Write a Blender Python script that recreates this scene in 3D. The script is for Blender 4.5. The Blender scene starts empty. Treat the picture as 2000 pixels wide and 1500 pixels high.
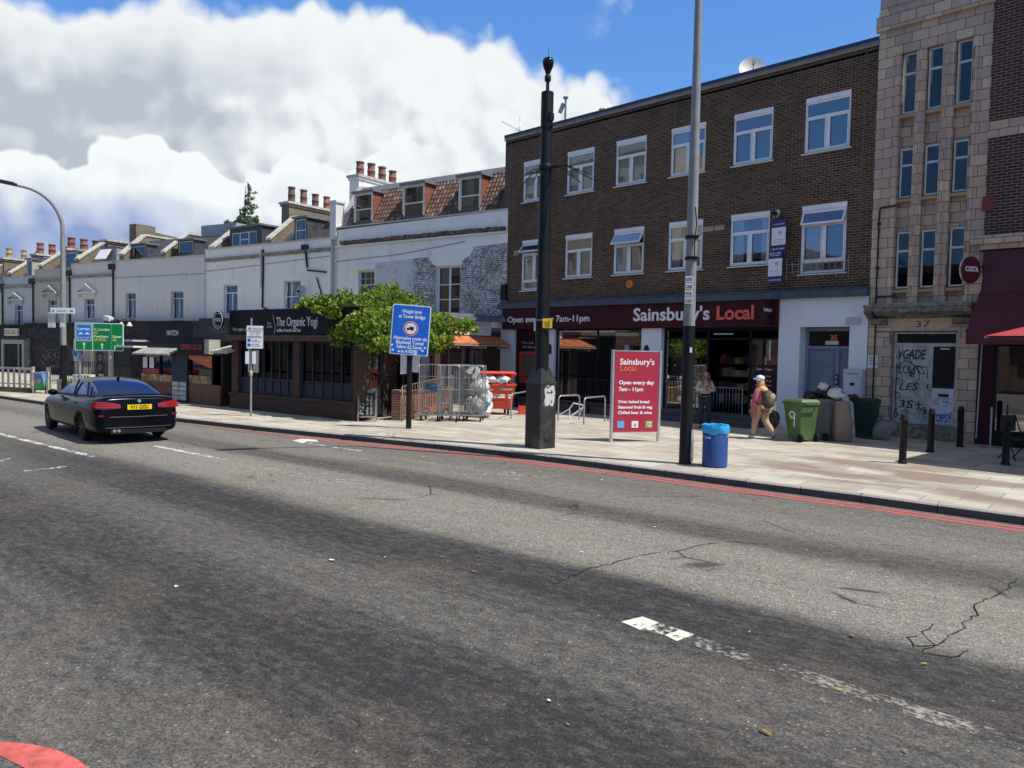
import bpy, bmesh, math, random
from mathutils import Vector, Matrix
PI = math.pi
RAD = math.radians
random.seed(7)
SC = bpy.context.scene
COL = SC.collection

# ------------------------------------------------------------------ camera
YAW, PITCH, ROLL, FPX, CAMH = RAD(45.14), RAD(-2.41), RAD(1.15), 1500.0, 2.1
CF = Vector((-math.sin(YAW)*math.cos(PITCH), math.cos(YAW)*math.cos(PITCH), math.sin(PITCH)))
_r0 = Vector((math.cos(YAW), math.sin(YAW), 0)); _u0 = _r0.cross(CF)
CR = _r0*math.cos(ROLL)+_u0*math.sin(ROLL); CU = -_r0*math.sin(ROLL)+_u0*math.cos(ROLL)
CP = Vector((0, 0, CAMH))
cam = bpy.data.cameras.new('camera'); cam.sensor_width = 36; cam.lens = 27.0
cam.clip_start = 0.1; cam.clip_end = 3000
camo = bpy.data.objects.new('camera', cam); COL.objects.link(camo)
camo.matrix_world = Matrix(((CR.x, CU.x, -CF.x, 0), (CR.y, CU.y, -CF.y, 0), (CR.z, CU.z, -CF.z, CAMH), (0, 0, 0, 1)))
SC.camera = camo

def ray(px, py): return CF+CR*((px-1000)/FPX)-CU*((py-750)/FPX)
def gp(px, py, z=0.0):                       # photo pixel -> the point of the level z that shows there
    d = ray(px, py); t = (z-CAMH)/d.z; return CP+d*t
ROADZ = -0.13

# ------------------------------------------------------------------ light
SUN_AZ = RAD(24)       # the sun stands to the right and a little behind the facades
SUN_EL = RAD(59.5)
sd = Vector((math.cos(SUN_AZ)*math.cos(SUN_EL), math.sin(SUN_AZ)*math.cos(SUN_EL), math.sin(SUN_EL)))
sl = bpy.data.lights.new('sun', 'SUN'); sl.energy = 4.8; sl.angle = RAD(0.53); sl.color = (1.0, 0.95, 0.87)
so = bpy.data.objects.new('sun', sl); COL.objects.link(so); so.rotation_euler = sd.to_track_quat('Z', 'Y').to_euler()
SC.cycles.max_bounces = 7; SC.cycles.diffuse_bounces = 3; SC.cycles.glossy_bounces = 3; SC.cycles.transparent_max_bounces = 10
SC.view_settings.view_transform = 'Standard'; SC.view_settings.look = 'None'
SC.view_settings.exposure = 0.22; SC.view_settings.gamma = 1.0

# sky texture with clouds laid out by compass direction and height above the horizon
w = bpy.data.worlds.new('World'); w.cycles.sampling_method = 'MANUAL'; w.cycles.sample_map_resolution = 256; SC.world = w; w.use_nodes = True
nt = w.node_tree; nt.nodes.clear()
def N(t, **k):
    n = nt.nodes.new(t)
    for a, b in k.items(): setattr(n, a, b)
    return n
def L(a, b): nt.links.new(a, b)
def mth(op, a, b=None, c=None, clamp=False):
    n = N('ShaderNodeMath', operation=op); n.use_clamp = clamp
    for i, v in enumerate((a, b, c)):
        if v is None: continue
        if isinstance(v, (int, float)): n.inputs[i].default_value = v
        else: L(v, n.inputs[i])
    return n.outputs[0]
def sstep(v, a, b):
    n = N('ShaderNodeMapRange', interpolation_type='SMOOTHSTEP')
    L(v, n.inputs['Value']); n.inputs['From Min'].default_value = a; n.inputs['From Max'].default_value = b
    return n.outputs[0]
def mixc(f, a, b):
    n = N('ShaderNodeMix', data_type='RGBA')
    if isinstance(f, (int, float)): n.inputs[0].default_value = f
    else: L(f, n.inputs[0])
    for i, v in ((6, a), (7, b)):
        if isinstance(v, tuple): n.inputs[i].default_value = (*v, 1)
        else: L(v, n.inputs[i])
    return n.outputs[2]
def noise(vec, scale, detail=6, rough=0.55, dist=0.0):
    n = N('ShaderNodeTexNoise'); L(vec, n.inputs['Vector'])
    n.inputs['Scale'].default_value = scale; n.inputs['Detail'].default_value = detail
    n.inputs['Roughness'].default_value = rough; n.inputs['Distortion'].default_value = dist
    return n.outputs['Fac']
def fcurve(v, pts):                            # pts in 0..1 / 0..1
    n = N('ShaderNodeFloatCurve'); L(v, n.inputs['Value']); c = n.mapping.curves[0]
    while len(c.points) < len(pts): c.points.new(0.5, 0.5)
    for p, q in zip(c.points, pts): p.location = q; p.handle_type = 'AUTO'
    n.mapping.use_clip = False; n.mapping.update(); return n.outputs[0]
CLW = (7.6, 7.95, 8.1); CLG = (4.2, 4.6, 5.4); CLW2 = (7.9, 8.25, 8.4)
tc = N('ShaderNodeTexCoord'); sep = N('ShaderNodeSeparateXYZ'); L(tc.outputs['Generated'], sep.inputs[0])
dx, dy, dz = sep.outputs
az = mth('MULTIPLY', mth('ARCTAN2', mth('MULTIPLY', dx, -1.0), dy), 180/PI)     # degrees left of +Y
el = mth('MULTIPLY', mth('ARCSINE', dz), 180/PI)
sky = N('ShaderNodeTexSky', sky_type='NISHITA'); sky.sun_disc = False
sky.sun_elevation = SUN_EL; sky.sun_rotation = RAD(66); sky.air_density = 1.0; sky.dust_density = 0.3; sky.ozone_density = 2.2
v = tc.outputs['Generated']
n1 = noise(v, 4.2, 5, 0.5, 0.3); n2 = noise(v, 1.7, 3, 0.5); n3 = noise(v, 13.0, 4, 0.55)
def voro(vec, scale):
    q = N('ShaderNodeTexVoronoi', feature='F1'); q.inputs['Scale'].default_value = scale
    L(vec, q.inputs['Vector']); return q.outputs['Distance']
wv = N('ShaderNodeTexNoise'); L(v, wv.inputs['Vector']); wv.inputs['Scale'].default_value = 9.0; wv.inputs['Detail'].default_value = 4
def warp(vec):
    a = N('ShaderNodeVectorMath', operation='SCALE'); L(wv.outputs['Color'], a.inputs[0]); a.inputs['Scale'].default_value = 0.07
    b = N('ShaderNodeVectorMath', operation='ADD'); L(vec, b.inputs[0]); L(a.outputs[0], b.inputs[1]); return b.outputs[0]
def puffs(vec):                                # cauliflower billows: cells of three sizes
    vec = warp(vec)
    return mth('ADD', mth('MULTIPLY', voro(vec, 12.0), -0.6), mth('MULTIPLY', voro(vec, 30.0), -0.4))
pf = puffs(v)
nn = mth('ADD', mth('ADD', mth('MULTIPLY', mth('SUBTRACT', n1, 0.5), 22.0), mth('MULTIPLY', mth('SUBTRACT', n3, 0.5), 7.0)), mth('MULTIPLY', mth('ADD', pf, 0.42), 24.0))
# lit side of the billows: the same noise looked up a little towards the sun
sh = N('ShaderNodeVectorMath', operation='ADD'); L(v, sh.inputs[0]); sh.inputs[1].default_value = (0.035, 0.012, 0.05)
n1b = noise(sh.outputs[0], 4.2, 5, 0.5, 0.3); sh2 = N('ShaderNodeVectorMath', operation='ADD'); L(v, sh2.inputs[0]); sh2.inputs[1].default_value = (0.012, 0.004, 0.018)
n3b = noise(sh2.outputs[0], 13.0, 4, 0.55)
sh3 = N('ShaderNodeVectorMath', operation='ADD'); L(v, sh3.inputs[0]); sh3.inputs[1].default_value = (0.016, 0.005, 0.022)
pfb = puffs(sh3.outputs[0])
lit = mth('ADD', mth('ADD', mth('MULTIPLY', mth('SUBTRACT', n1, n1b), 2.4), mth('MULTIPLY', mth('SUBTRACT', n3, n3b), .9)), mth('MULTIPLY', mth('SUBTRACT', pf, pfb), 1.5))
aN = mth('DIVIDE', az, 90.0)                   # 0..1 over the quarter the street is seen in
def azel(px, py):
    d = ray(px, py).normalized(); return math.degrees(math.atan2(-d.x, d.y)), math.degrees(math.asin(d.z))
def edge(pixels, pre=(), post=()):
    pts = sorted([(azel(*p)[0]/90, azel(*p)[1]/60) for p in pixels]+list(pre)+list(post))
    return fcurve(aN, pts)
e1 = edge([(1420, 300), (1215, 205), (1120, 150), (1040, 112), (985, 66), (930, 30), (880, 15), (800, 18), (740, 26), (690, 5), (600, 5), (520, 0), (400, -30), (0, -60)], pre=[(0.05, 0.0), (0.3, 0.08)], post=[(1.0, 0.55)])
d1 = mth('SUBTRACT', mth('ADD', mth('MULTIPLY', e1, 60.0), mth('MULTIPLY', nn, 0.16)), el)
m1 = mth('MULTIPLY', sstep(d1, -0.3, 0.9), sstep(az, 112.0, 96.0))
sh1 = mth('MULTIPLY', mth('MULTIPLY', sstep(az, 58.0, 74.0), sstep(el, 30.0, 20.0)), 0.95)
sh1 = mth('ADD', sh1, mth('MULTIPLY', sstep(mth('ABSOLUTE', mth('SUBTRACT', el, 17.0)), 7.0, 1.0), 0.16))
sh1 = mth('ADD', sh1, mth('MULTIPLY', mth('SUBTRACT', n2, 0.5), 1.3))
sh1 = mth('ADD', sh1, mth('MULTIPLY', mth('SUBTRACT', n1, 0.5), 1.3))
sh1 = mth('SUBTRACT', sh1, mth('MULTIPLY', lit, 1.0))
sh1 = mth('MULTIPLY', sh1, sstep(d1, 0.0, 6.0), clamp=True)
c1 = mixc(sh1, CLW, CLG)
e2 = edge([(0, 292), (60, 288), (110, 300), (150, 308), (190, 285), (240, 268), (290, 262), (340, 285), (400, 320), (450, 352), (500, 345), (560, 318), (620, 322), (660, 330), (720, 300), (780, 272), (860, 270), (960, 300), (1010, 330)], pre=[(0.05, 0.0), (0.4, 0.1)], post=[(1.0, 0.2)])
d2 = mth('SUBTRACT', mth('ADD', mth('MULTIPLY', e2, 60.0), mth('MULTIPLY', nn, 0.15)), el)
m2 = sstep(d2, -0.1, 0.28)
m2 = mth('MULTIPLY', mth('MULTIPLY', m2, sstep(az, 44.0, 58.0)), sstep(az, 112.0, 96.0))
lowb = mth('ADD', mth('MULTIPLY', sstep(mth('ADD', el, mth('MULTIPLY', n1, 5.0)), 13.5, 8.0), 0.95), mth('SUBTRACT', mth('MULTIPLY', mth('SUBTRACT', n1, 0.45), 0.7), mth('MULTIPLY', lit, 0.55)), clamp=True)
lowb = mth('MULTIPLY', lowb, sstep(az, 48.0, 62.0))
lowb = mth('MULTIPLY', lowb, sstep(d2, 0.0, 2.5), clamp=True)
c2 = mixc(lowb, CLW2, (2.3, 3.2, 5.4))
# broken cloud over the rest of the sky, so that panes and paint have something to mirror
n4 = noise(v, 2.6, 4, 0.55)
away = mth('SUBTRACT', 1.0, mth('MULTIPLY', sstep(az, -28.0, -12.0), sstep(az, 118.0, 100.0)))
m3 = mth('MULTIPLY', sstep(n4, 0.55, 0.66), mth('MULTIPLY', away, sstep(az, -20.0, -50.0)))
n5 = noise(v, 9.0, 4, 0.62)
wis = mth('MULTIPLY', sstep(n5, 0.56, 0.7), mth('MULTIPLY', sstep(az, 28.0, 38.0), 0.35))
blue = mixc(0.6, sky.outputs[0], (0.45, 2.2, 7.2))
blue = mixc(sstep(el, 34.0, 8.0), blue, mixc(0.5, blue, (1.9, 4.6, 9.0)))
blue = mixc(sstep(el, 32.0, 50.0), blue, (2.6, 2.7, 3.0))
cc = mixc(wis, blue, (5.6, 6.4, 7.4))
cc = mixc(m1, cc, c1); cc = mixc(m2, cc, c2)
cc = mixc(m3, cc, (6.2, 6.5, 7.0))
bg = N('ShaderNodeBackground'); L(cc, bg.inputs[0]); bg.inputs[1].default_value = 0.1
wo = N('ShaderNodeOutputWorld'); L(bg.outputs[0], wo.inputs[0])
# ------------------------------------------------------------------ mesh helpers
SPLIT = dict(blue_symbols='symbol', lorry_symbols='lorry_symbol', symbols='symbol', arrows='arrow', pilaster='pilaster', piers='pier', pane='pane', sills='sill', emblem='emblem', white_notice='notice', rail='rail', rails='rail', manifestation_dots='window_dot', side_plates='side_plate', panels='panel', side_glazing='side_glazing', door_bars='door_bar', menu_pictures='menu_picture', leaflets='leaflet', stickers='sticker', labels='label_plate', letter_rings='letter_ring', rooflights='rooflight', tables='table', fluting='fluting', air_brick='air_brick', serving_window='serving_window', glazed_front='glazed_front', shutter_frame='shutter_frame', white_boards='white_board', back_plates='back_plate', door_handle='door_handle', side_door='side_door', stone_band='stone_band', bare_brick='bare_brick')
class MB:
    def __init__(s): s.v = []; s.f = []; s.m = []; s.sm = []
    def face(s, pts, m=0, sm=False):
        i = len(s.v); s.v += [tuple(p) for p in pts]; s.f.append(tuple(range(i, i+len(pts)))); s.m.append(m); s.sm.append(sm)
    def mesh(s, vs, fs, m=0, sm=False):
        i = len(s.v); s.v += [tuple(p) for p in vs]
        for f in fs: s.f.append(tuple(k+i for k in f)); s.m.append(m); s.sm.append(sm)
    def box(s, x0, x1, y0, y1, z0, z1, m=0, skip=''):
        a = [(x0, y0, z0), (x1, y0, z0), (x1, y1, z0), (x0, y1, z0), (x0, y0, z1), (x1, y0, z1), (x1, y1, z1), (x0, y1, z1)]
        F = {'b': (0, 3, 2, 1), 't': (4, 5, 6, 7), 'f': (0, 1, 5, 4), 'r': (1, 2, 6, 5), 'k': (2, 3, 7, 6), 'l': (3, 0, 4, 7)}
        s.mesh(a, [F[k] for k in F if k not in skip], m)
    def obox(s, c, ax, ay, az, hx, hy, hz, m=0):          # oriented box
        c = Vector(c); ax, ay, az = (Vector(t).normalized() for t in (ax, ay, az))
        P = [c+ax*(i*hx)+ay*(j*hy)+az*(k*hz) for k in (-1, 1) for i, j in ((-1, -1), (1, -1), (1, 1), (-1, 1))]
        s.mesh(P, [(0, 3, 2, 1), (4, 5, 6, 7), (0, 1, 5, 4), (1, 2, 6, 5), (2, 3, 7, 6), (3, 0, 4, 7)], m)
    def cyl(s, p0, p1, r0, r1=None, n=10, m=0, caps=True, sm=True):
        r1 = r0 if r1 is None else r1; p0 = Vector(p0); p1 = Vector(p1); d = (p1-p0).normalized()
        a = d.orthogonal().normalized(); b = d.cross(a)
        P = [p0+(a*math.cos(t)+b*math.sin(t))*r0 for t in [2*PI*k/n for k in range(n)]]+[p1+(a*math.cos(t)+b*math.sin(t))*r1 for t in [2*PI*k/n for k in range(n)]]
        s.mesh(P, [(k, (k+1) % n, n+(k+1) % n, n+k) for k in range(n)], m, sm)
        if caps: s.mesh(P, [tuple(range(n))[::-1], tuple(range(n, 2*n))], m)
    def tube(s, pts, r, n=8, m=0, closed=False):
        pts = [Vector(p) for p in pts]; K = len(pts); R = r if isinstance(r, (list, tuple)) else [r]*K
        vs = []; prev = None
        for i, p in enumerate(pts):
            d = (pts[(i+1) % K if closed else min(i+1, K-1)]-pts[(i-1) % K if closed else max(i-1, 0)]).normalized()
            a = (prev-d*prev.dot(d)) if prev is not None else d.orthogonal()
            if a.length < 1e-6: a = d.orthogonal()
            a.normalize(); prev = a; b = d.cross(a)
            vs += [p+(a*math.cos(2*PI*k/n)+b*math.sin(2*PI*k/n))*R[i] for k in range(n)]
        fs = []
        for i in range(K if closed else K-1):
            j = (i+1) % K
            fs += [(i*n+k, i*n+(k+1) % n, j*n+(k+1) % n, j*n+k) for k in range(n)]
        s.mesh(vs, fs, m, True)
        if not closed: s.mesh(vs, [tuple(range(n))[::-1], tuple(range((K-1)*n, K*n))], m)
    def lathe(s, c, prof, n=16, m=0, sm=True):            # prof: (r, z)
        c = Vector(c); vs = []
        for r, z in prof: vs += [c+Vector((r*math.cos(2*PI*k/n), r*math.sin(2*PI*k/n), z)) for k in range(n)]
        fs = []
        for i in range(len(prof)-1): fs += [(i*n+k, i*n+(k+1) % n, (i+1)*n+(k+1) % n, (i+1)*n+k) for k in range(n)]
        s.mesh(vs, fs, m, sm)
        s.mesh(vs, [tuple(range(n))[::-1], tuple(range((len(prof)-1)*n, len(prof)*n))], m)
    def prism(s, prof, y0, y1, m=0, ax='y'):              # prof in x,z extruded along y (or in y,z along x)
        if ax == 'y': A = [(x, y0, z) for x, z in prof]; B = [(x, y1, z) for x, z in prof]
        elif ax == 'x': A = [(y0, x, z) for x, z in prof]; B = [(y1, x, z) for x, z in prof]
        else: A = [(x, z, y0) for x, z in prof]; B = [(x, z, y1) for x, z in prof]
        n = len(prof); s.mesh(A+B, [tuple(range(n)), tuple(range(n, 2*n))[::-1]]+[(k, n+k, n+(k+1) % n, (k+1) % n) for k in range(n)], m)
    def blob(s, c, rx, ry, rz, amp=0.15, n=10, m=0, seed=0, sm=True):
        rnd = random.Random(seed); c = Vector(c); vs = []; K = n//2+1
        ph = [(rnd.uniform(0, 6), rnd.uniform(0, 6), rnd.randint(2, 5), rnd.randint(2, 4)) for _ in range(4)]
        for i in range(K+1):
            th = PI*i/K
            for k in range(n):
                a = 2*PI*k/n; q = 1+amp*sum(math.sin(p[2]*a+p[0])*math.sin(p[3]*th+p[1]) for p in ph)/1.6
                vs.append(c+Vector((rx*math.sin(th)*math.cos(a)*q, ry*math.sin(th)*math.sin(a)*q, -rz*math.cos(th)*q)))
        s.mesh(vs, [(i*n+k, i*n+(k+1) % n, (i+1)*n+(k+1) % n, (i+1)*n+k) for i in range(K) for k in range(n)], m, sm)
    def build(s, name, mats, parent=None, loc=None):
        if name in SPLIT:                      # loose pieces become parts of their own
            key = {}; grp = {}
            def root(a):
                while grp[a] != a: a = grp[a]
                return a
            K = [tuple(round(c, 4) for c in v) for v in s.v]
            for f in s.f:
                for i in f: grp.setdefault(K[i], K[i])
                for i in f[1:]:
                    a, b = root(K[f[0]]), root(K[i])
                    if a != b: grp[b] = a
            comps = {}
            for q, f in enumerate(s.f): comps.setdefault(root(K[f[0]]), []).append(q)
            if len(comps) > 1:
                out = None
                for fs in comps.values():
                    m_ = MB()
                    for q in fs: m_.face([s.v[i] for i in s.f[q]], s.m[q], s.sm[q])
                    o = m_.build(SPLIT[name]+' ', mats, parent, loc); o.name = SPLIT[name]; out = out or o
                return out
            name = SPLIT[name]
        me = bpy.data.meshes.new(name); me.from_pydata(s.v, [], s.f)
        for m in (mats if isinstance(mats, (list, tuple)) else [mats]): me.materials.append(getattr(m, 'm', m))
        me.polygons.foreach_set('material_index', s.m); me.polygons.foreach_set('use_smooth', s.sm)
        me.update()
        bm = bmesh.new(); bm.from_mesh(me); bmesh.ops.remove_doubles(bm, verts=bm.verts, dist=1e-5)
        bmesh.ops.recalc_face_normals(bm, faces=bm.faces)
        for e in bm.edges:
            if len(e.link_faces) == 2 and e.calc_face_angle(0) > .9: e.smooth = False
        bm.to_mesh(me); bm.free()
        o = bpy.data.objects.new(name, me); COL.objects.link(o)
        if parent is not None: o.parent = parent
        if loc is not None: o.location = loc
        return o
def tag(o, label=None, cat=None, group=None, kind=None):
    if label: o['label'] = label
    if cat: o['category'] = cat
    if group: o['group'] = group
    if kind: o['kind'] = kind
    return o
def thing(name, label, cat, loc=(0, 0, 0), rotz=0.0, group=None):
    o = bpy.data.objects.new(name, None); COL.objects.link(o); o.empty_display_size = 0.3
    o.location = loc; o.rotation_euler = (0, 0, rotz); return tag(o, label, cat, group)
def copy_tree(o, parent=None, **k):
    c = o.copy(); COL.objects.link(c); c.parent = parent
    for ch in list(o.children): copy_tree(ch, c)
    for a, b in k.items(): setattr(c, a, b)
    return c
class Fr:                                      # an upright plane: x along it, y into the building, z up
    def __init__(s, p, ang): s.p = Vector((p[0], p[1], 0)); s.a = ang; s.d = Vector((math.cos(ang), math.sin(ang), 0)); s.n = Vector((-math.sin(ang), math.cos(ang), 0))
    def at(s, px, py, y=0.0):
        d = ray(px, py); t = (s.p+s.n*y-CP).dot(s.n)/d.dot(s.n); q = CP+d*t; return ((q-s.p).dot(s.d), q.z)
    def rect(s, x0, y0, x1, y1, y=0.0):        # photo box -> x0, x1, z0, z1
        a = s.at(x0, y0, y); b = s.at(x1, y1, y); return a[0], b[0], b[1], a[1]
    def w(s, x, y, z=0.0): return s.p+s.d*x+s.n*y+Vector((0, 0, z))
    def loc(s, P): q = Vector(P)-s.p; return q.dot(s.d), q.dot(s.n), q.z
def text(body, size, name='lettering', parent=None, loc=(0, 0, 0), mat=None, ex=0.004, align='LEFT', wide=1.0, rot=(PI/2, 0, 0), bold=0.0, fitw=None, shear=0.0):
    c = bpy.data.curves.new('t', 'FONT'); c.body = body; c.size = size; c.extrude = ex; c.align_x = align; c.offset = bold; c.resolution_u = 3; c.shear = shear
    t = bpy.data.objects.new('t', c); COL.objects.link(t); bpy.context.view_layer.update()
    me = bpy.data.meshes.new_from_object(t.evaluated_get(bpy.context.evaluated_depsgraph_get()))
    bpy.data.objects.remove(t); me.materials.clear()
    if mat: me.materials.append(getattr(mat, 'm', mat))
    if fitw and len(me.vertices):
        xs = [q.co.x for q in me.vertices]; wide = fitw/max(1e-6, max(xs)-min(xs))
    M = Matrix.Rotation(rot[2], 4, 'Z') @ Matrix.Rotation(rot[1], 4, 'Y') @ Matrix.Rotation(rot[0], 4, 'X') @ Matrix.Diagonal((wide, 1, 1, 1))
    me.transform(Matrix.Translation(loc) @ M); me.name = name
    o = bpy.data.objects.new(name, me); COL.objects.link(o)
    if parent is not None: o.parent = parent
    return o
def join_into(name, objs, parent):             # several letter runs in one lettering mesh
    bm = bmesh.new(); mats = []
    for o in objs:
        k0 = len(bm.faces); bm.from_mesh(o.data); bm.faces.ensure_lookup_table()
        mt = o.data.materials[0]
        if mt not in mats: mats.append(mt)
        for f in bm.faces[k0:]: f.material_index = mats.index(mt)
    me = bpy.data.meshes.new(name); bm.to_mesh(me); bm.free()
    for m_ in mats: me.materials.append(m_)
    for o in objs: bpy.data.objects.remove(o)
    o = bpy.data.objects.new(name, me); COL.objects.link(o); o.parent = parent; return o

# ------------------------------------------------------------------ materials
class MT:
    def __init__(s, name):
        s.m = bpy.data.materials.new(name); s.m.use_nodes = True; s.t = s.m.node_tree; s.t.nodes.clear()
        s.out = s.n('ShaderNodeOutputMaterial'); s.p = s.n('ShaderNodeBsdfPrincipled'); s.l(s.p.outputs[0], s.out.inputs[0])
        s._o = None
    def n(s, t, **k):
        q = s.t.nodes.new(t)
        for a, b in k.items(): setattr(q, a, b)
        return q
    def l(s, a, b): s.t.links.new(a, b)
    def obj(s):
        if s._o is None: s._o = s.n('ShaderNodeTexCoord').outputs['Object']
        return s._o
    def vec(s, sc=(1, 1, 1), rot=(0, 0, 0), src=None):
        q = s.n('ShaderNodeMapping'); s.l(src or s.obj(), q.inputs[0]); q.inputs['Scale'].default_value = sc; q.inputs['Rotation'].default_value = rot; return q.outputs[0]
    def wallvec(s):                            # (x + y, z): courses run level round the corner
        a = s.n('ShaderNodeSeparateXYZ'); s.l(s.obj(), a.inputs[0]); b = s.n('ShaderNodeCombineXYZ')
        s.l(s.math('ADD', a.outputs[0], a.outputs[1]), b.inputs[0]); s.l(a.outputs[2], b.inputs[1]); return b.outputs[0]
    def math(s, op, a, b=None, c=None, clamp=False):
        q = s.n('ShaderNodeMath', operation=op); q.use_clamp = clamp
        for i, x in enumerate((a, b, c)):
            if x is None: continue
            if isinstance(x, (int, float)): q.inputs[i].default_value = x
            else: s.l(x, q.inputs[i])
        return q.outputs[0]
    def noise(s, sc=5, det=4, rough=.55, src=None, dist=0):
        q = s.n('ShaderNodeTexNoise'); s.l(src or s.obj(), q.inputs['Vector']); q.inputs['Scale'].default_value = sc
        q.inputs['Detail'].default_value = det; q.inputs['Roughness'].default_value = rough; q.inputs['Distortion'].default_value = dist; return q.outputs['Fac']
    def step(s, x, a, b):
        q = s.n('ShaderNodeMapRange', interpolation_type='SMOOTHSTEP'); s.l(x, q.inputs['Value']); q.inputs['From Min'].default_value = a; q.inputs['From Max'].default_value = b; return q.outputs[0]
    def mix(s, f, a, b, mode='MIX'):
        q = s.n('ShaderNodeMix', data_type='RGBA', blend_type=mode)
        if isinstance(f, (int, float)): q.inputs[0].default_value = f
        else: s.l(f, q.inputs[0])
        for i, x in ((6, a), (7, b)):
            if isinstance(x, tuple): q.inputs[i].default_value = (*x[:3], 1)
            else: s.l(x, q.inputs[i])
        return q.outputs[2]
    def set(s, col=None, rough=None, metal=None, spec=None, coat=None):
        if col is not None:
            if isinstance(col, tuple): s.p.inputs['Base Color'].default_value = (*col[:3], 1)
            else: s.l(col, s.p.inputs['Base Color'])
        if rough is not None:
            if isinstance(rough, (int, float)): s.p.inputs['Roughness'].default_value = rough
            else: s.l(rough, s.p.inputs['Roughness'])
        if metal is not None: s.p.inputs['Metallic'].default_value = metal
        if spec is not None: s.p.inputs['Specular IOR Level'].default_value = spec
        if coat is not None: s.p.inputs['Coat Weight'].default_value = coat; s.p.inputs['Coat Roughness'].default_value = 0.04
        return s
    def bump(s, h, st=.3, dist=.01):
        q = s.n('ShaderNodeBump'); q.inputs['Strength'].default_value = st; q.inputs['Distance'].default_value = dist; s.l(h, q.inputs['Height']); s.l(q.outputs[0], s.p.inputs['Normal']); return s
def sc3(c, k): return tuple(min(1, x*k) for x in c)
_pc = {}
def paint(name, c, rough=.5, metal=0, var=.12, sc=3.0, bump=.05, coat=None, spec=None):
    if name in _pc: return _pc[name]
    if spec is None and max(c) < .06: spec = .2
    m = MT(name); nz = m.noise(sc, 5, .6)
    m.set(m.mix(m.step(nz, .3, .7), sc3(c, 1-var), sc3(c, 1+var)), rough, metal, spec, coat)
    if bump: m.bump(m.noise(sc*9, 4), bump, .006)
    _pc[name] = m.m; return m.m
def render_wall(name, c, dirt=(.16, .15, .13), amt=.55, blue=0):
    m = MT(name); a = m.noise(1.3, 6, .6, src=m.vec((1, 1, .22))); b = m.noise(4.5, 6, .65); z = m.noise(.5, 3)
    f = m.math('MULTIPLY', m.step(m.math('ADD', m.math('MULTIPLY', a, .6), m.math('MULTIPLY', b, .4)), .50, .74), amt)
    col = m.mix(z, sc3(c, .9), sc3(c, 1.07)); col = m.mix(f, col, dirt)
    m.set(col, .82).bump(m.noise(14, 5), .22, .01); return m.m
def brick(name, c1, c2, mortar, bw=.225, bh=.075, ms=.011, var=.5, stain=None):
    m = MT(name); v = m.wallvec(); q = m.n('ShaderNodeTexBrick'); m.l(v, q.inputs['Vector']); q.inputs['Scale'].default_value = 1
    q.inputs['Color1'].default_value = (*c1, 1); q.inputs['Color2'].default_value = (*c2, 1); q.inputs['Mortar'].default_value = (*mortar, 1)
    q.inputs['Brick Width'].default_value = bw; q.inputs['Row Height'].default_value = bh; q.inputs['Mortar Size'].default_value = ms; q.inputs['Mortar Smooth'].default_value = .2; q.inputs['Bias'].default_value = 0
    col = m.mix(var, q.outputs[0], m.mix(m.noise(1.1, 5, .6), (.35, .35, .35), (1.6, 1.6, 1.6)), 'MULTIPLY')
    if stain: col = m.mix(m.math('MULTIPLY', m.step(m.noise(.8, 6, .6, src=m.vec((1, 1, .4))), .52, .72), .6), col, stain)
    m.set(col, .85); m.bump(m.math('MULTIPLY', q.outputs[1], -1), .5, .012); return m.m
GLASSN = 0
def glass(name='window glass', tint=(.5, .55, .57), refl=.3, fk=.5, gc=(.95, .97, 1)):
    m = MT(name); t = m.n('ShaderNodeBsdfTransparent'); t.inputs[0].default_value = (*tint, 1)
    g = m.n('ShaderNodeBsdfGlossy'); g.inputs['Roughness'].default_value = .02; g.inputs['Color'].default_value = (*gc, 1)
    lw = m.n('ShaderNodeLayerWeight'); lw.inputs[0].default_value = .35
    mx = m.n('ShaderNodeMixShader'); m.l(m.math('ADD', m.math('MULTIPLY', lw.outputs['Facing'], fk), refl*.6, clamp=True), mx.inputs[0]); m.l(t.outputs[0], mx.inputs[1]); m.l(g.outputs[0], mx.inputs[2])
    b = m.n('ShaderNodeBump'); b.inputs['Strength'].default_value = .04; b.inputs['Distance'].default_value = .02; m.l(m.noise(1.7, 2), b.inputs['Height']); m.l(b.outputs[0], g.inputs['Normal'])
    m.l(mx.outputs[0], m.out.inputs[0]); return m.m
WHITE = paint('white upvc', (.78, .79, .8), .35, var=.04)
OFFW = paint('old white paint', (.62, .62, .6), .6, var=.2, sc=6)
BLACK = paint('black paint', (.012, .012, .014), .35, var=.3)
DARK = paint('dark interior', (.02, .02, .022), .9)  # near-black colour stands in for unlit interiors
GREYM = paint('grey metal', (.3, .31, .33), .38, .8, var=.1)
GALV = paint('galvanised steel', (.38, .39, .4), .45, .6, var=.15, sc=8)
LGREY = paint('light grey paint', (.42, .44, .46), .5, var=.08)
GLASS = glass(); GLASSO = glass('old glass', (.3, .33, .34), .1, .22); GLASS37 = glass('dim glass', (.2, .22, .24), .1, .12); GLASSD = glass('shop glass', (.32, .34, .36), .5)
LEAD = paint('lead sheet', (.16, .17, .19), .6, var=.2)
SLATE = paint('slate', (.05, .053, .062), .55, var=.35, sc=5)
RUBBER = paint('rubber', (.015, .015, .016), .8)
WLET = paint('white lettering', (.85, .85, .85), .5, var=.02, bump=0)
BLET = paint('black lettering', (.02, .02, .02), .5, var=.02, bump=0)
CURT = paint('net curtain', (.72, .72, .7), .9, var=.12, sc=9)
CURTD = paint('dark curtain', (.1, .1, .12), .9, var=.3)
REDTILE = paint('hung clay tile', (.22, .075, .045), .7, var=.3, sc=9)
POT = paint('clay pot', (.21, .09, .065), .75, var=.35, sc=5)
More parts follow.
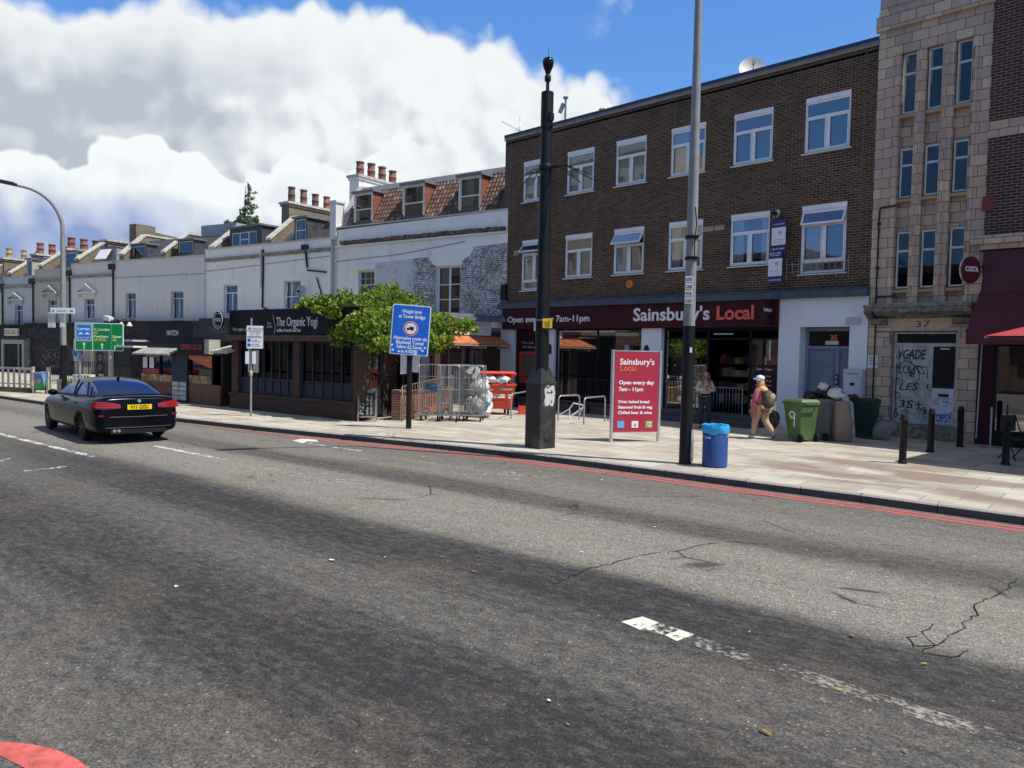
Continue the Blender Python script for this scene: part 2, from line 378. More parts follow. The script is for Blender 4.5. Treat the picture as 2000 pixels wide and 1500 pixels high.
BRICKY = brick('yellow stock brick', (.24, .18, .1), (.15, .11, .07), (.2, .18, .15), stain=(.04, .035, .03))
CONC = paint('stone coping', (.5, .48, .43), .85, var=.25, sc=6, bump=.2)
# ------------------------------------------------------------------ ground
KERB = [(8, 13.4), (0, 12.55), (-2.42, 12.33), (-4.55, 12.2), (-6.37, 11.98), (-7.9, 11.84), (-9.4, 11.68), (-11.5, 11.42), (-12.8, 11.14), (-14.14, 10.8), (-15.77, 10.4), (-17.4, 9.97), (-19.24, 9.52), (-21.0, 9.15), (-22.9, 8.75), (-27.5, 7.95), (-31, 7.45), (-35.3, 6.95), (-45, 5.2), (-60, 1.8), (-90, -6)]
def offs(pts, d):                              # offset to the left of the walking direction (towards the houses is negative x walk)
    out = []
    for i, p in enumerate(pts):
        a = Vector(pts[max(0, i-1)]); b = Vector(pts[min(len(pts)-1, i+1)]); t = (b-a).normalized(); n = Vector((t.y, -t.x))
        out.append((p[0]+n.x*d, p[1]+n.y*d))
    return out
def strip(mb, A, B, z, m=0):
    for i in range(len(A)-1): mb.face([(*A[i], z), (*A[i+1], z), (*B[i+1], z), (*B[i], z)], m)
# walking to -x the left-hand normal (t.y,-t.x) points to +y : into the pavement
def asphalt():
    m = MT('asphalt'); r = m.vec(rot=(0, 0, RAD(-6)))
    g1 = m.noise(62, 2, .7); g2 = m.noise(24, 4, .75); 
    sp = m.n('ShaderNodeSeparateXYZ'); m.l(r, sp.inputs[0])
    q = m.n('ShaderNodeFloatCurve'); c = q.mapping.curves[0]
    # wear across the carriageway: pale bare stone between the darker wheel tracks (y -3..14 m -> 0..1)
    pts = [(0, .3), (0.176, 0.30), (0.265, 0.34), (0.312, 0.30), (0.335, 0.14), (0.365, 0.07), (0.406, 0.10), (0.429, 0.22), (0.459, 0.30), (0.482, 0.20), (0.506, 0.09), (0.529, 0.05), (0.553, 0.12), (0.574, 0.60), (0.618, 0.84), (0.665, 0.82), (0.694, 0.38), (0.718, 0.26), (0.741, 0.45), (0.782, 0.68), (0.824, 0.56), (0.882, 0.50), (0.941, 0.50), (1, .5)]
    while len(c.points) < len(pts): c.points.new(.5, .5)
    for p, k in zip(c.points, pts): p.location = k; p.handle_type = 'AUTO'
    q.mapping.update()
    wob = m.noise(.55, 4, .6, src=m.vec((.35, 1, 1), src=r))
    y = m.math('MULTIPLY', m.math('ADD', m.math('ADD', sp.outputs[1], m.math('MULTIPLY', m.math('SUBTRACT', wob, .5), .7)), 3), 1/17)
    m.l(y, q.inputs['Value'])
    pat = m.noise(1.6, 8, .68, src=m.vec((.12, 1.9, 1), src=r)); fine = m.noise(9, 6, .78, src=m.vec((.7, 1.3, 1), src=r))
    v = m.math('ADD', q.outputs[0], m.math('MULTIPLY', m.math('SUBTRACT', pat, .5), .5)); v = m.math('ADD', v, m.math('MULTIPLY', m.math('SUBTRACT', fine, .5), 1.1), clamp=True)
    col = m.mix(v, (.026, .0255, .028), (.215, .204, .182))
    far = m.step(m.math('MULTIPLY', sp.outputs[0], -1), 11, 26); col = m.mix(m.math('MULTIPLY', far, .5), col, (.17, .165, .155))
    br = m.step(m.noise(.7, 4), .5, .75); col = m.mix(m.math('MULTIPLY', br, .3), col, (.15, .115, .085))
    vo = m.n('ShaderNodeTexVoronoi'); m.l(m.obj(), vo.inputs['Vector']); vo.inputs['Scale'].default_value = 75
    sv = m.n('ShaderNodeSeparateColor'); m.l(vo.outputs['Color'], sv.inputs[0])
    col = m.mix(1.0, col, m.mix(sv.outputs[0], (.56, .56, .56), (1.46, 1.45, 1.43)), 'MULTIPLY')
    col = m.mix(m.step(sv.outputs[1], .985, .995), col, m.mix(1., col, (2.6, 2.5, 2.3), 'MULTIPLY'))
    col = m.mix(.5, col, m.mix(g2, (.3, .3, .3), (1.7, 1.7, 1.7)), 'MULTIPLY')
    # hairline cracks
    cr = m.n('ShaderNodeTexVoronoi', feature='DISTANCE_TO_EDGE'); m.l(m.mix(.12, r, m.n('ShaderNodeTexNoise').outputs['Color']), cr.inputs['Vector']); cr.inputs['Scale'].default_value = .55
    ck = m.math('MULTIPLY', m.step(cr.outputs['Distance'], .012, .003), m.step(m.noise(.9, 4), .52, .62)); ck = m.math('MULTIPLY', ck, m.step(sp.outputs[1], 6.6, 7.6))
    col = m.mix(m.math('MULTIPLY', ck, .75), col, (.02, .02, .02))
    m.set(col, .88, spec=.3); m.bump(m.math('ADD', m.math('MULTIPLY', vo.outputs['Distance'], .6), g1), .5, .009); return m.m
ASPH = asphalt()
mb = MB(); mb.face([(-900, -300, ROADZ), (400, -300, ROADZ), (400, 700, ROADZ), (-900, 700, ROADZ)]); tag(mb.build('road', ASPH), kind='structure')
def slabs():
    m = MT('paving slabs'); r = m.vec(rot=(0, 0, RAD(-5)), src=None)
    q = m.n('ShaderNodeTexBrick'); m.l(r, q.inputs['Vector']); q.inputs['Scale'].default_value = 1; q.offset = .5
    q.inputs['Color1'].default_value = (0, 0, 0, 1); q.inputs['Color2'].default_value = (1, 1, 1, 1); q.inputs['Mortar'].default_value = (.5, .5, .5, 1)
    q.inputs['Brick Width'].default_value = .9; q.inputs['Row Height'].default_value = .6; q.inputs['Mortar Size'].default_value = .008; q.inputs['Mortar Smooth'].default_value = .3
    ramp = m.n('ShaderNodeValToRGB'); m.l(q.outputs[0], ramp.inputs[0]); e = ramp.color_ramp; e.interpolation = 'CONSTANT'
    cols = [(0, (.42, .395, .33)), (.22, (.375, .335, .275)), (.4, (.45, .425, .36)), (.55, (.36, .335, .29)), (.68, (.40, .355, .29)), (.82, (.46, .44, .38))]
    e.elements[0].color = (*cols[0][1], 1); e.elements[1].position = .22; e.elements[1].color = (*cols[1][1], 1)
    for p, c_ in cols[2:]: k = e.elements.new(p); k.color = (*c_, 1)
    col = m.mix(.55, ramp.outputs[0], m.mix(m.noise(2.2, 6, .65), (.55, .55, .55), (1.45, 1.45, 1.45)), 'MULTIPLY')
    col = m.mix(m.math('MULTIPLY', q.outputs[1], .85), col, (.1, .09, .08))
    sp = m.n('ShaderNodeSeparateXYZ'); m.l(m.obj(), sp.inputs[0])
    # brown spill stains along the slab runs at the right
    st = m.noise(.75, 5, .6, src=m.vec((.55, 1.6, 1), src=r)); area = m.math('MULTIPLY', m.step(sp.outputs[0], -8.2, -6.4), m.math('MULTIPLY', m.step(sp.outputs[1], 12.7, 13.4), m.step(sp.outputs[1], 19, 15.5)))
    col = m.mix(m.math('MULTIPLY', m.math('MULTIPLY', m.step(st, .40, .56), area), .75), col, (.19, .125, .095))
    st2 = m.noise(1.6, 6, .6, src=m.vec((.6, 1.5, 1), src=r)); col = m.mix(m.math('MULTIPLY', m.step(st2, .48, .66), .5), col, (.2, .17, .14))
    m.set(col, .8); m.bump(m.math('SUBTRACT', m.noise(22, 4), m.math('MULTIPLY', q.outputs[1], 1.2)), .3, .008); return m.m
mb = MB(); K0 = offs(KERB, .15)
far_ = [(x+max(0, 0), 60) for x, y in K0]
strip(mb, K0, far_, 0.0); tag(mb.build('pavement', slabs()), kind='structure')
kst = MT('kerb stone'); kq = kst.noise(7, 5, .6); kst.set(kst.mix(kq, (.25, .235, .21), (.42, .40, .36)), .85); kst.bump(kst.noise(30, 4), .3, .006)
kdk = MT('shaded kerb face'); kdk.set(kdk.mix(kdk.noise(6, 5), (.045, .042, .04), (.11, .1, .095)), .85)  # same stone as the top, shade of the front put into the colour
mb = MB(); fa = offs(KERB, 0.0)
seg = []
for i in range(len(KERB)-1):                   # kerb stones of about 0.9 m with open joints
    a = Vector(KERB[i]); b = Vector(KERB[i+1]); n = max(1, round((b-a).length/.92))
    seg += [(a.lerp(b, k/n)) for k in range(n)]
rk = random.Random(3)
for i in range(len(seg)-1):
    a, b = seg[i], seg[i+1]; t = (b-a).normalized(); nn_ = Vector((t.y, -t.x)); g = .007; a = a+t*g; b = b-t*g; zt = .004+rk.uniform(-.004, .004)
    P = lambda q, o, z: (q.x+nn_.x*o, q.y+nn_.y*o, z)
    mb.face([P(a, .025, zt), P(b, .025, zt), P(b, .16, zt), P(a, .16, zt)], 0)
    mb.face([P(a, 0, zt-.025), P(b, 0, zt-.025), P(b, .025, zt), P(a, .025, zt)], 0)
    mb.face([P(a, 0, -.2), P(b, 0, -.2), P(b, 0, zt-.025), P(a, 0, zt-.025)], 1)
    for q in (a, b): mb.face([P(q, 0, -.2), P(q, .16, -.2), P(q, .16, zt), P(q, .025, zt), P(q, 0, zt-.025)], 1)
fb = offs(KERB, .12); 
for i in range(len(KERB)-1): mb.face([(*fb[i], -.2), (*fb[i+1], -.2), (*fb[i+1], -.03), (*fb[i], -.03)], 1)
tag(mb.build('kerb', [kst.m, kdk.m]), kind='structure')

# painted markings: sheets 4 mm above the asphalt, worn through by noise in the material
def worn(name, c, lo=.35, hi=.6, sc=14, big=1.5):
    m = MT(name); tr = m.n('ShaderNodeBsdfTransparent'); mx = m.n('ShaderNodeMixShader')
    f = m.step(m.math('ADD', m.math('MULTIPLY', m.noise(sc, 4, .7), .6), m.math('MULTIPLY', m.noise(big, 4, .6), .4)), lo, hi)
    m.set(m.mix(m.noise(8, 4), sc3(c, .8), sc3(c, 1.1)), .75); m.l(f, mx.inputs[0]); m.l(tr.outputs[0], mx.inputs[1]); m.l(m.p.outputs[0], mx.inputs[2]); m.l(mx.outputs[0], m.out.inputs[0]); return m.m
RW = worn('worn white road paint', (.6, .59, .55), .43, .56); RWF = worn('faint white road paint', (.36, .35, .32), .47, .58); RWN = worn('fresh white road paint', (.62, .61, .55), .36, .46, 30, 9)
RR = worn('red road paint', (.52, .10, .09), .33, .46, 20, 3); RRF = worn('faded red road paint', (.36, .1, .08), .42, .56, 14, 1.2); RRN = paint('red surfacing', (.5, .10, .09), .85, var=.3, sc=9, bump=.8)
MZ = ROADZ+.004
for k, (o0, o1) in enumerate(((-.2, -.29), (-.4, -.49))):
    pts = [p for p in KERB if p[0] > -17.5]
    mb = MB(); strip(mb, offs(KERB, o0)[:len(pts)], offs(KERB, o1)[:len(pts)], MZ)
    nm = mb.build('road_marking', RR); tag(nm, kind='structure')
    mb = MB(); i0 = len(pts)-1; strip(mb, offs(KERB, o0)[i0:i0+5], offs(KERB, o1)[i0:i0+5], MZ); tag(mb.build('road_marking', RRF), kind='structure')
def mark(pix, mat, dz=0):
    mb = MB(); mb.face([tuple(gp(x, y, MZ+dz)) for x, y in pix]); tag(mb.build('road_marking', mat), kind='structure')
def bar(a, b, wd, mat, dz=0):
    A = gp(*a, MZ+dz); B = gp(*b, MZ+dz); t = (B-A).normalized(); n = Vector((-t.y, t.x, 0))*wd/2
    mb = MB(); mb.face([A-n, B-n, B+n, A+n]); tag(mb.build('road_marking', mat), kind='structure')
bar((-60, 833), (188, 893), .15, RW); bar((303, 871), (440, 898), .14, RW)
bar((604, 866), (706, 881), .12, RW)
mark([(570, 860), (590, 857), (618, 858), (622, 863), (600, 862), (592, 866)], RWN)
bar((40, 921), (130, 911), .12, RW); bar((-30, 902), (0, 905), .3, RWF); bar((-10, 905), (22, 893), .1, RWF)
mark([(1213, 1214), (1255, 1204), (1288, 1216), (1250, 1230)], RWN)
mark([(1298, 1240), (1330, 1230), (1356, 1239), (1322, 1252)], RWN)
mark([(1250, 1230), (1288, 1216), (1330, 1230), (1298, 1240)], RW)
A = gp(1339, 1245, MZ); B = gp(2060, 1475, MZ); n_ = Vector((.02, .1, 0)); mb = MB(); mb.face([A-n_, B-n_*1.0, B+n_*1.0, A+n_]); tag(mb.build('road_marking', worn('scuffed white line', (.30, .285, .255), .47, .62, 22, 2.5)), kind='structure')
# faded cycle emblem and arrows in the near lane
def ring(c, r, wd, mat, k=.45):
    C = gp(*c, MZ); mb = MB(); d = Vector((-.97, -.22, 0)); n = Vector((.22, -.97, 0))
    for i in range(20):
        a, b = 2*PI*i/20, 2*PI*(i+1)/20
        f = lambda t, q: C+d*(math.cos(t)*q*1.9)+n*(math.sin(t)*q)
        mb.face([f(a, r), f(b, r), f(b, r+wd), f(a, r+wd)])
    tag(mb.build('road_marking', mat), kind='structure')
ring((1035, 924), .26, .07, RWF); ring((950, 918), .26, .07, RWF); ring((690, 945), .26, .07, RWF); ring((560, 915), .26, .07, RWF)
for a, b in (((900, 915), (970, 925)), ((960, 932), (1035, 938)), ((510, 912), (600, 928)), ((640, 938), (720, 950)), ((750, 893), (850, 905)), ((780, 885), (890, 900)), ((560, 930), (640, 925)), ((900, 926), (1060, 930))): bar(a, b, .08, RWF)
# red surfacing that curves into the near corner of the carriageway
pix = [(-200, 1420), (0, 1448), (60, 1453), (110, 1464), (150, 1482), (185, 1510), (230, 1560), (150, 1560), (90, 1520), (0, 1476), (-200, 1450)]
mb = MB(); mb.face([tuple(gp(x, y, MZ)) for x, y in pix]); tag(mb.build('road_marking', RRN), kind='structure')
# open cracks in the surface
crk = paint('crack', (.015, .015, .015), .95, bump=0)
def crack(pts, wd, seed):
    r_ = random.Random(seed); P = []
    for i in range(len(pts)-1):
        a = gp(*pts[i], MZ); b = gp(*pts[i+1], MZ); n = max(2, int((b-a).length/.08))
        P += [a.lerp(b, k/n)+Vector((r_.uniform(-1, 1), r_.uniform(-1, 1), 0))*.022 for k in range(n)]
    P.append(gp(*pts[-1], MZ)); A = []; B = []
    for i, p in enumerate(P):
        t = (P[min(i+1, len(P)-1)]-P[max(i-1, 0)]).normalized(); n = Vector((-t.y, t.x, 0)); w_ = wd*r_.uniform(.25, 1)
        A.append(p+n*w_/2); B.append(p-n*w_/2)
    mb = MB()
    for i in range(len(P)-1): mb.face([A[i], A[i+1], B[i+1], B[i]])
    tag(mb.build('road_crack', crk), kind='structure')
crack([(1080, 1142), (1150, 1110), (1180, 1104), (1215, 1095), (1260, 1082), (1290, 1078)], .022, 1); crack([(1300, 1080), (1340, 1072), (1375, 1062), (1440, 1058), (1500, 1064)], .016, 2)
crack([(1990, 1130), (1950, 1160), (1900, 1180), (1908, 1200), (1880, 1215), (1884, 1227), (1850, 1240), (1830, 1258), (1790, 1262)], .018, 3); crack([(1790, 1262), (1778, 1245), (1790, 1240)], .022, 4); crack([(1820, 1218), (1800, 1240), (1830, 1262)], .018, 5); crack([(1830, 1258), (1800, 1275), (1860, 1285), (1890, 1270)], .018, 6)
crack([(1480, 1133), (1530, 1143), (1555, 1150)], .012, 7); crack([(1640, 1168), (1700, 1182), (1745, 1192)], .012, 8)
# drain cover on the carriageway edge
# ------------------------------------------------------------------ fallen leaves and litter
LF = [paint('dry leaf', (.42, .22, .06), .8, var=.3, sc=20), paint('yellow leaf', (.55, .36, .06), .8, var=.3, sc=20), paint('brown leaf', (.28, .12, .05), .8, var=.3, sc=20)]
def leaf(px, py, s, mi, seed, lab, z=ROADZ):
    r_ = random.Random(seed); c = gp(px, py, z+.012); a = r_.uniform(0, 6.28); mb = MB(); n = 10; P = []
    for k in range(n):
        t = 2*PI*k/n; q = s*(.55+.45*abs(math.cos(t)))*(r_.uniform(.75, 1.1)); x = math.cos(t)*q; y = math.sin(t)*q*.5
        P.append((x*math.cos(a)-y*math.sin(a), x*math.sin(a)+y*math.cos(a), abs(y)*.7+.3*abs(x)*r_.uniform(0, 1)))
    for k in range(n): mb.face([(0, 0, .004), P[k], P[(k+1) % n]])
    mb.cyl((0, 0, .004), (P[0][0]*1.35, P[0][1]*1.35, .01), .002, .001, 5)
    tag(mb.build('fallen_leaf', LF[mi], loc=c), lab, 'leaf', 'fallen leaves on the road')
for i, a in enumerate([(1495, 1430, .042, 0, 'curled orange-brown leaf near the bottom edge of the road, largest of the fallen leaves'), (1665, 1242, .034, 0, 'curled tan leaf on the road to the right of the painted white block'), (1805, 1297, .03, 1, 'yellow leaf on the road just below the branching crack'), (1640, 1347, .034, 1, 'flat yellow leaf lying on the scuffed white line'), (1710, 1366, .03, 1, 'dull yellow leaf on the scuffed line, right of the flat yellow one'), (1464, 1234, .022, 1, 'small yellow leaf on the road between the white block and the tan leaf'), (1768, 1467, .022, 0, 'small orange leaf at the very bottom of the road, right side'), (752, 1089, .034, 1, 'small yellow leaf in the middle of the dark carriageway, left of another one'), (862, 1088, .03, 1, 'small yellow leaf in the middle of the carriageway, right of another one'), (928, 1117, .035, 0, 'small orange leaf in the middle of the carriageway, lowest of three'), (1109, 1415, .018, 0, 'tiny pale leaf low in the centre of the road')]):
    leaf(*a[:4], 40+i, a[4])
LIT = paint('paper scrap', (.75, .75, .72), .8, bump=0)
for i, (x, y, s, z, lab) in enumerate([(648, 1095, .045, ROADZ, 'flat white paper scrap on the dark carriageway left of two yellow leaves'), (345, 1147, .03, ROADZ, 'small white scrap on the carriageway at the left'), (1073, 1371, .02, ROADZ, 'white chip on the road left of the tiny pale leaf'), (1278, 1030, .03, ROADZ, 'white scrap on the pale lane below the litter bin'), (1176, 938, .035, ROADZ, 'white scrap in the gutter lane below the red hoarding sign'), (1136, 1080, .02, ROADZ, 'white scrap on the pale lane above the left crack'), (510, 831, .05, ROADZ, 'white scrap in the gutter right of the parking sign post')]):
    mb = MB(); r_ = random.Random(i); mb.face([(math.cos(t)*s*r_.uniform(.7, 1.2), math.sin(t)*s*.6, .006+r_.uniform(0, .012)) for t in (0, 1.2, 2.4, 3.6, 4.9)]); mb.face([(math.cos(t)*s*.7, math.sin(t)*s*.5, .004) for t in (0, 1.2, 2.4, 3.6, 4.9)])
    tag(mb.build('paper_scrap', LIT, loc=gp(x, y, z+.003)), lab, 'litter', 'scraps of litter on the road')
# ------------------------------------------------------------------ walls and windows
def grid_wall(mb, x0, x1, z0, z1, holes, m=0, y=0.0, dep=.18, mr=None):
    mr = m if mr is None else mr
    xs = sorted({x0, x1, *[h[0] for h in holes], *[h[1] for h in holes]}); zs = sorted({z0, z1, *[h[2] for h in holes], *[h[3] for h in holes]})
    inh = lambda x, z: any(h[0] < x < h[1] and h[2] < z < h[3] for h in holes)
    for i in range(len(xs)-1):
        for j in range(len(zs)-1):
            if not inh((xs[i]+xs[i+1])/2, (zs[j]+zs[j+1])/2):
                mb.face([(xs[i], y, zs[j]), (xs[i+1], y, zs[j]), (xs[i+1], y, zs[j+1]), (xs[i], y, zs[j+1])], m)
    for a, b, c, d in holes:
        mb.face([(a, y, c), (a, y+dep, c), (a, y+dep, d), (a, y, d)], mr); mb.face([(b, y, c), (b, y, d), (b, y+dep, d), (b, y+dep, c)], mr)
        mb.face([(a, y, d), (a, y+dep, d), (b, y+dep, d), (b, y, d)], mr); mb.face([(a, y, c), (b, y, c), (b, y+dep, c), (a, y+dep, c)], mr)
def shell(mb, x0, x1, y1, z0, z1, m=0):        # sides, back and inside of a building behind its front wall (plane y=0)
    mb.face([(x0, 0, z0), (x0, y1, z0), (x0, y1, z1), (x0, 0, z1)], m); mb.face([(x1, 0, z0), (x1, 0, z1), (x1, y1, z1), (x1, y1, z0)], m)
    mb.face([(x0, y1, z0), (x1, y1, z0), (x1, y1, z1), (x0, y1, z1)], m)
def frame_of(mb, x0, x1, z0, z1, t, y0, y1, bars=(), m=0):
    mb.box(x0, x0+t, y0, y1, z0, z1, m); mb.box(x1-t, x1, y0, y1, z0, z1, m); mb.box(x0+t, x1-t, y0, y1, z0, z0+t, m); mb.box(x0+t, x1-t, y0, y1, z1-t, z1, m)
    for a, b, c, d in bars: mb.box(a, b, y0+.004, y1-.004, c, d, m)
def curtain(par, x0, x1, z0, z1, y, mat=None, seed=0, amp=.025):
    r_ = random.Random(seed); n = max(6, int((x1-x0)/.05)); mb = MB(); ph = r_.uniform(0, 6)
    X = [x0+(x1-x0)*i/n for i in range(n+1)]; Y = [y+amp*math.sin(i*1.9+ph)+r_.uniform(-.3, .3)*amp for i in range(n+1)]
    for i in range(n): mb.face([(X[i], Y[i], z0), (X[i+1], Y[i+1], z0), (X[i+1], Y[i+1], z1), (X[i], Y[i], z1)], 0, True)
    return mb.build('curtain', mat or CURT, par)
def upvc(par, x0, x1, z0, z1, kind='std', curt=None, seed=0, lintel=.14, openv=0):
    mb = MB(); t = .055; zt = z1-lintel; H = zt-z0; tz = z0+H*.69; xm = (x0+x1)/2
    bars = [(x0+t, x1-t, tz-.035, tz+.035)]
    low = z0
    if kind == 'tall':
        low = z0+.34; bars.append((x0+t, x1-t, low-.03, low+.03)); tz = z0+.34+(H-.34)*.72; bars[0] = (x0+t, x1-t, tz-.035, tz+.035)
    bars.append((xm-.04, xm+.04, (low+.03 if kind == 'tall' else z0+t), tz-.035))
    frame_of(mb, x0, x1, z0, zt, t, .03, .11, bars)
    for a, b in ((x0+t, xm-.04), (xm+.04, x1-t)):
        lo = low+.03 if kind == 'tall' else z0+t
        frame_of(mb, a+.006, b-.006, lo+.006, tz-.041, .028, .02, .06)
    win = mb.build('window', WHITE, par)
    mb = MB(); mb.box(x0, x1, .012, .1, zt, z1); mb.box(x0+.15, x1-.35, -.006, .012, zt+.02, zt+.055); mb.build('lintel', WHITE, win)
    mb = MB(); mb.prism([(-.07, z0-.06), (.12, z0-.06), (.12, z0), (-.07, z0-.035)], x0-.06, x1+.06, ax='x'); mb.build('sill', WHITE, win)
    mb = MB(); g = .075; mb.face([(x0+t, g, z0+t), (x1-t, g, z0+t), (x1-t, g, tz), (x0+t, g, tz)])
    if not openv: mb.face([(x0+t, g, tz), (x1-t, g, tz), (x1-t, g, zt-t), (x0+t, g, zt-t)])
    mb.build('pane', GLASS, win)
    if openv:                                  # top-hung fanlight swung outwards
        a = openv; h = zt-t-tz; mb = MB(); top = Vector((0, .02, zt-t)); dn = Vector((0, -math.sin(a), -math.cos(a))); nr = Vector((0, -math.cos(a), math.sin(a)))
        for (u0, u1, v0, v1) in ((x0+.03, x1-.03, 0, .05), (x0+.03, x1-.03, h, h+.05), (x0+.03, x0+.08, .05, h), (x1-.08, x1-.03, .05, h)):
            c = Vector(((u0+u1)/2, 0, 0))+top+dn*((v0+v1)/2); mb.obox(c, (1, 0, 0), dn, nr, (u1-u0)/2, (v1-v0)/2, .02)
        q = mb.build('fanlight', WHITE, win); mb = MB(); P = [top+dn*.05, top+dn*h]
        mb.face([(x0+.08, P[0].y, P[0].z), (x1-.08, P[0].y, P[0].z), (x1-.08, P[1].y, P[1].z), (x0+.08, P[1].y, P[1].z)]); mb.build('pane', glass('tilted glass', (.2, .22, .25), 1.0, .3, (.16, .27, .6)), win)  # blue of the mirrored sky put into the gloss colour
    if curt == 'full': curtain(win, x0+.04, x1-.04, z0+.02, tz+.02, .17, seed=seed)
    elif curt == 'all': curtain(win, x0+.04, x1-.04, z0+.02, zt-.02, .17, seed=seed)
    elif curt == 'left': curtain(win, x0+.04, xm-.1, z0+.02, zt-.02, .17, seed=seed)
    elif curt == 'sides': curtain(win, x0+.04, x0+.4, z0+.02, zt-.02, .17, seed=seed); curtain(win, x1-.35, x1-.04, z0+.02, zt-.02, .17, seed=seed+1)
    elif curt == 'dark': curtain(win, x0+.04, x1-.04, z0+.02, zt-.02, .3, CURTD, seed)
    mb = MB(); mb.box(x0-.1, x1+.1, 1.1, 1.13, z0-.2, z1+.2); mb.build('dark_backing', DARK, win)  # near-black sheet behind the pane stands in for the unlit room
    return win

# ------------------------------------------------------------------ brown brick building with the supermarket
F35 = Fr((-22.9, 22.15), 0.0)
BR35 = brick('brown brick', (.108, .052, .027), (.027, .0155, .0115), (.235, .168, .11), ms=.0085, var=.8, stain=(.03, .018, .012))
b35 = thing('brick_building', 'three-storey dark brown brick building with twelve white windows above the supermarket', 'building', (-22.9, 22.15, 0))
WX = [1.05+2.318*k for k in range(6)]
holes = [(x, x+1.32, 8.1, 9.69) for x in WX]+[(x, x+1.32, (4.58 if k in (0, 5) else 4.95), 6.56) for k, x in enumerate(WX)]
mb = MB(); grid_wall(mb, 0, 14.7, 3.9, 10.78, holes, dep=.2); shell(mb, 0, 14.7, 10, 0, 10.78); mb.build('wall', BR35, b35)
mb = MB(); mb.box(0, 14.7, 0, 10, 10.55, 10.6); mb.box(-.03, 14.7, -.05, .3, 10.78, 10.84, 0); mb.build('roof', LEAD, b35)
mb = MB(); mb.box(-.03, 14.72, -.07, .35, 10.843, 10.93); mb.build('parapet_coping', paint('blue-black roof edge', (.025, .035, .075), .5), b35)
mb = MB(); mb.box(-.02, 14.72, -.055, -.002, 10.7, 10.775); mb.build('string_course', paint('pale concrete trim', (.25, .22, .19), .8), b35)
cur = ['left', 'all', 'all', 'left', None, None, 'left', 'dark', 'left', 'sides', 'sides', 'left']
for k, x in enumerate(WX): upvc(b35, x, x+1.32, 8.1, 9.69, curt=cur[k], seed=k)
for k, x in enumerate(WX): upvc(b35, x, x+1.32, 4.58 if k in (0, 5) else 4.95, 6.56, kind='tall' if k in (0, 5) else 'std', curt=cur[6+k], seed=20+k, openv={0: .75, 2: .6, 5: .38}.get(k, 0))
BAND = paint('slate blue paint', (.055, .072, .10), .55, var=.25)
mb = MB(); mb.prism([(-.3, 3.84), (0, 3.84), (0, 4.14), (-.12, 4.12), (-.3, 4.02)], -.02, 14.72, ax='x'); mb.build('fascia_band', BAND, b35)
PIL = render_wall('pale blue-white render', (.74, .75, .77), amt=.3)
mb = MB()
for a, b in ((.2, .78), (2.5, 3.0), (7.08, 7.9), (12.1, 12.76), (14.2, 14.72)): mb.box(a, b, -.1, .35, 0, 3.0)
mb.box(12.1, 14.72, -.1, .3, 3.0, 3.838); mb.build('pilaster', PIL, b35)
mb = MB(); mb.box(0, 14.7, .55, .6, 0, .04); mb.box(0.2, 12.1, 0.34, .5, 2.9, 3.84); mb.build('soffit', DARK, b35)
# cash machine bay
mb = MB(); mb.box(.78, 2.5, .05, .12, 0, 2.99); at_ = mb.build('cash_machine_panel', paint('dark maroon panel', (.03, .008, .012), .35), b35)
text('Free cash\nwithdrawals', .17, 'lettering', at_, (1.12, .045, 2.42), paint('faint lettering', (.35, .33, .33), .6), ex=.002)
mb = MB(); frame_of(mb, 1.05, 2.02, .85, 2.12, .12, -.02, .05); mb.box(1.17, 1.9, 0, .04, .97, 1.25); cm = mb.build('cash_machine', paint('red plastic', (.5, .05, .025), .4), b35)
mb = MB(); mb.box(1.17, 1.9, .025, .045, 1.25, 2.0); mb.build('screen', paint('machine screen', (.12, .09, .08), .3), cm)
# mirror-like shop window
mb = MB(); frame_of(mb, 3.0, 7.08, .35, 2.99, .05, .02, .1, [(5.0, 5.05, .4, 2.94)]); sw = mb.build('shop_window', BLACK, b35)
mb = MB(); mb.face([(3.05, .06, .4), (7.03, .06, .4), (7.03, .06, 2.94), (3.05, .06, 2.94)])
gm = MT('silvered shop glass'); gm.set((.012, .013, .014), .03, spec=1.0); gm.p.inputs['IOR'].default_value = 2.6; mb.build('pane', gm.m, sw)
mb = MB(); mb.box(3.0, 7.08, -.02, .1, 0, .35); mb.build('stall_riser', BLACK, b35)
LOGO = paint('dark emblem', (.03, .03, .035), .5)
for a in (2.76, 7.3):
    mb = MB(); mb.prism([(a-.1, 2.05), (a+.12, 2.05), (a+.12, 2.3), (a+.06, 2.42), (a-.04, 2.42), (a-.1, 2.3)], -.115, -.104); mb.build('emblem', LOGO, b35)
# entrance
mb = MB(); frame_of(mb, 7.9, 12.1, 0, 2.99, .07, .08, .16, [(9.55, 9.63, 0, 2.9), (11.05, 11.13, 0, 2.9), (7.97, 12.03, 2.62, 2.68), (8.7, 8.74, 0, 2.62)]); en = mb.build('entrance', BLACK, b35)
mb = MB()
for a, b in ((7.97, 9.55), (11.13, 12.03)): mb.face([(a, .12, .06), (b, .12, .06), (b, .12, 2.62), (a, .12, 2.62)])
mb.build('pane', GLASSD, en)
mb = MB(); mb.box(8.15, 8.85, .16, .17, 1.25, 2.5, 0); mb.box(8.35, 8.62, .15, .158, 1.05, 2.3, 0); mb.build('poster', paint('pale green poster', (.34, .36, .31), .6, var=.25, sc=3), en)
mb = MB(); mb.box(11.25, 12.0, .1, .11, .95, 1.85); ps = mb.build('poster', paint('maroon poster', (.045, .008, .014), .5), en)
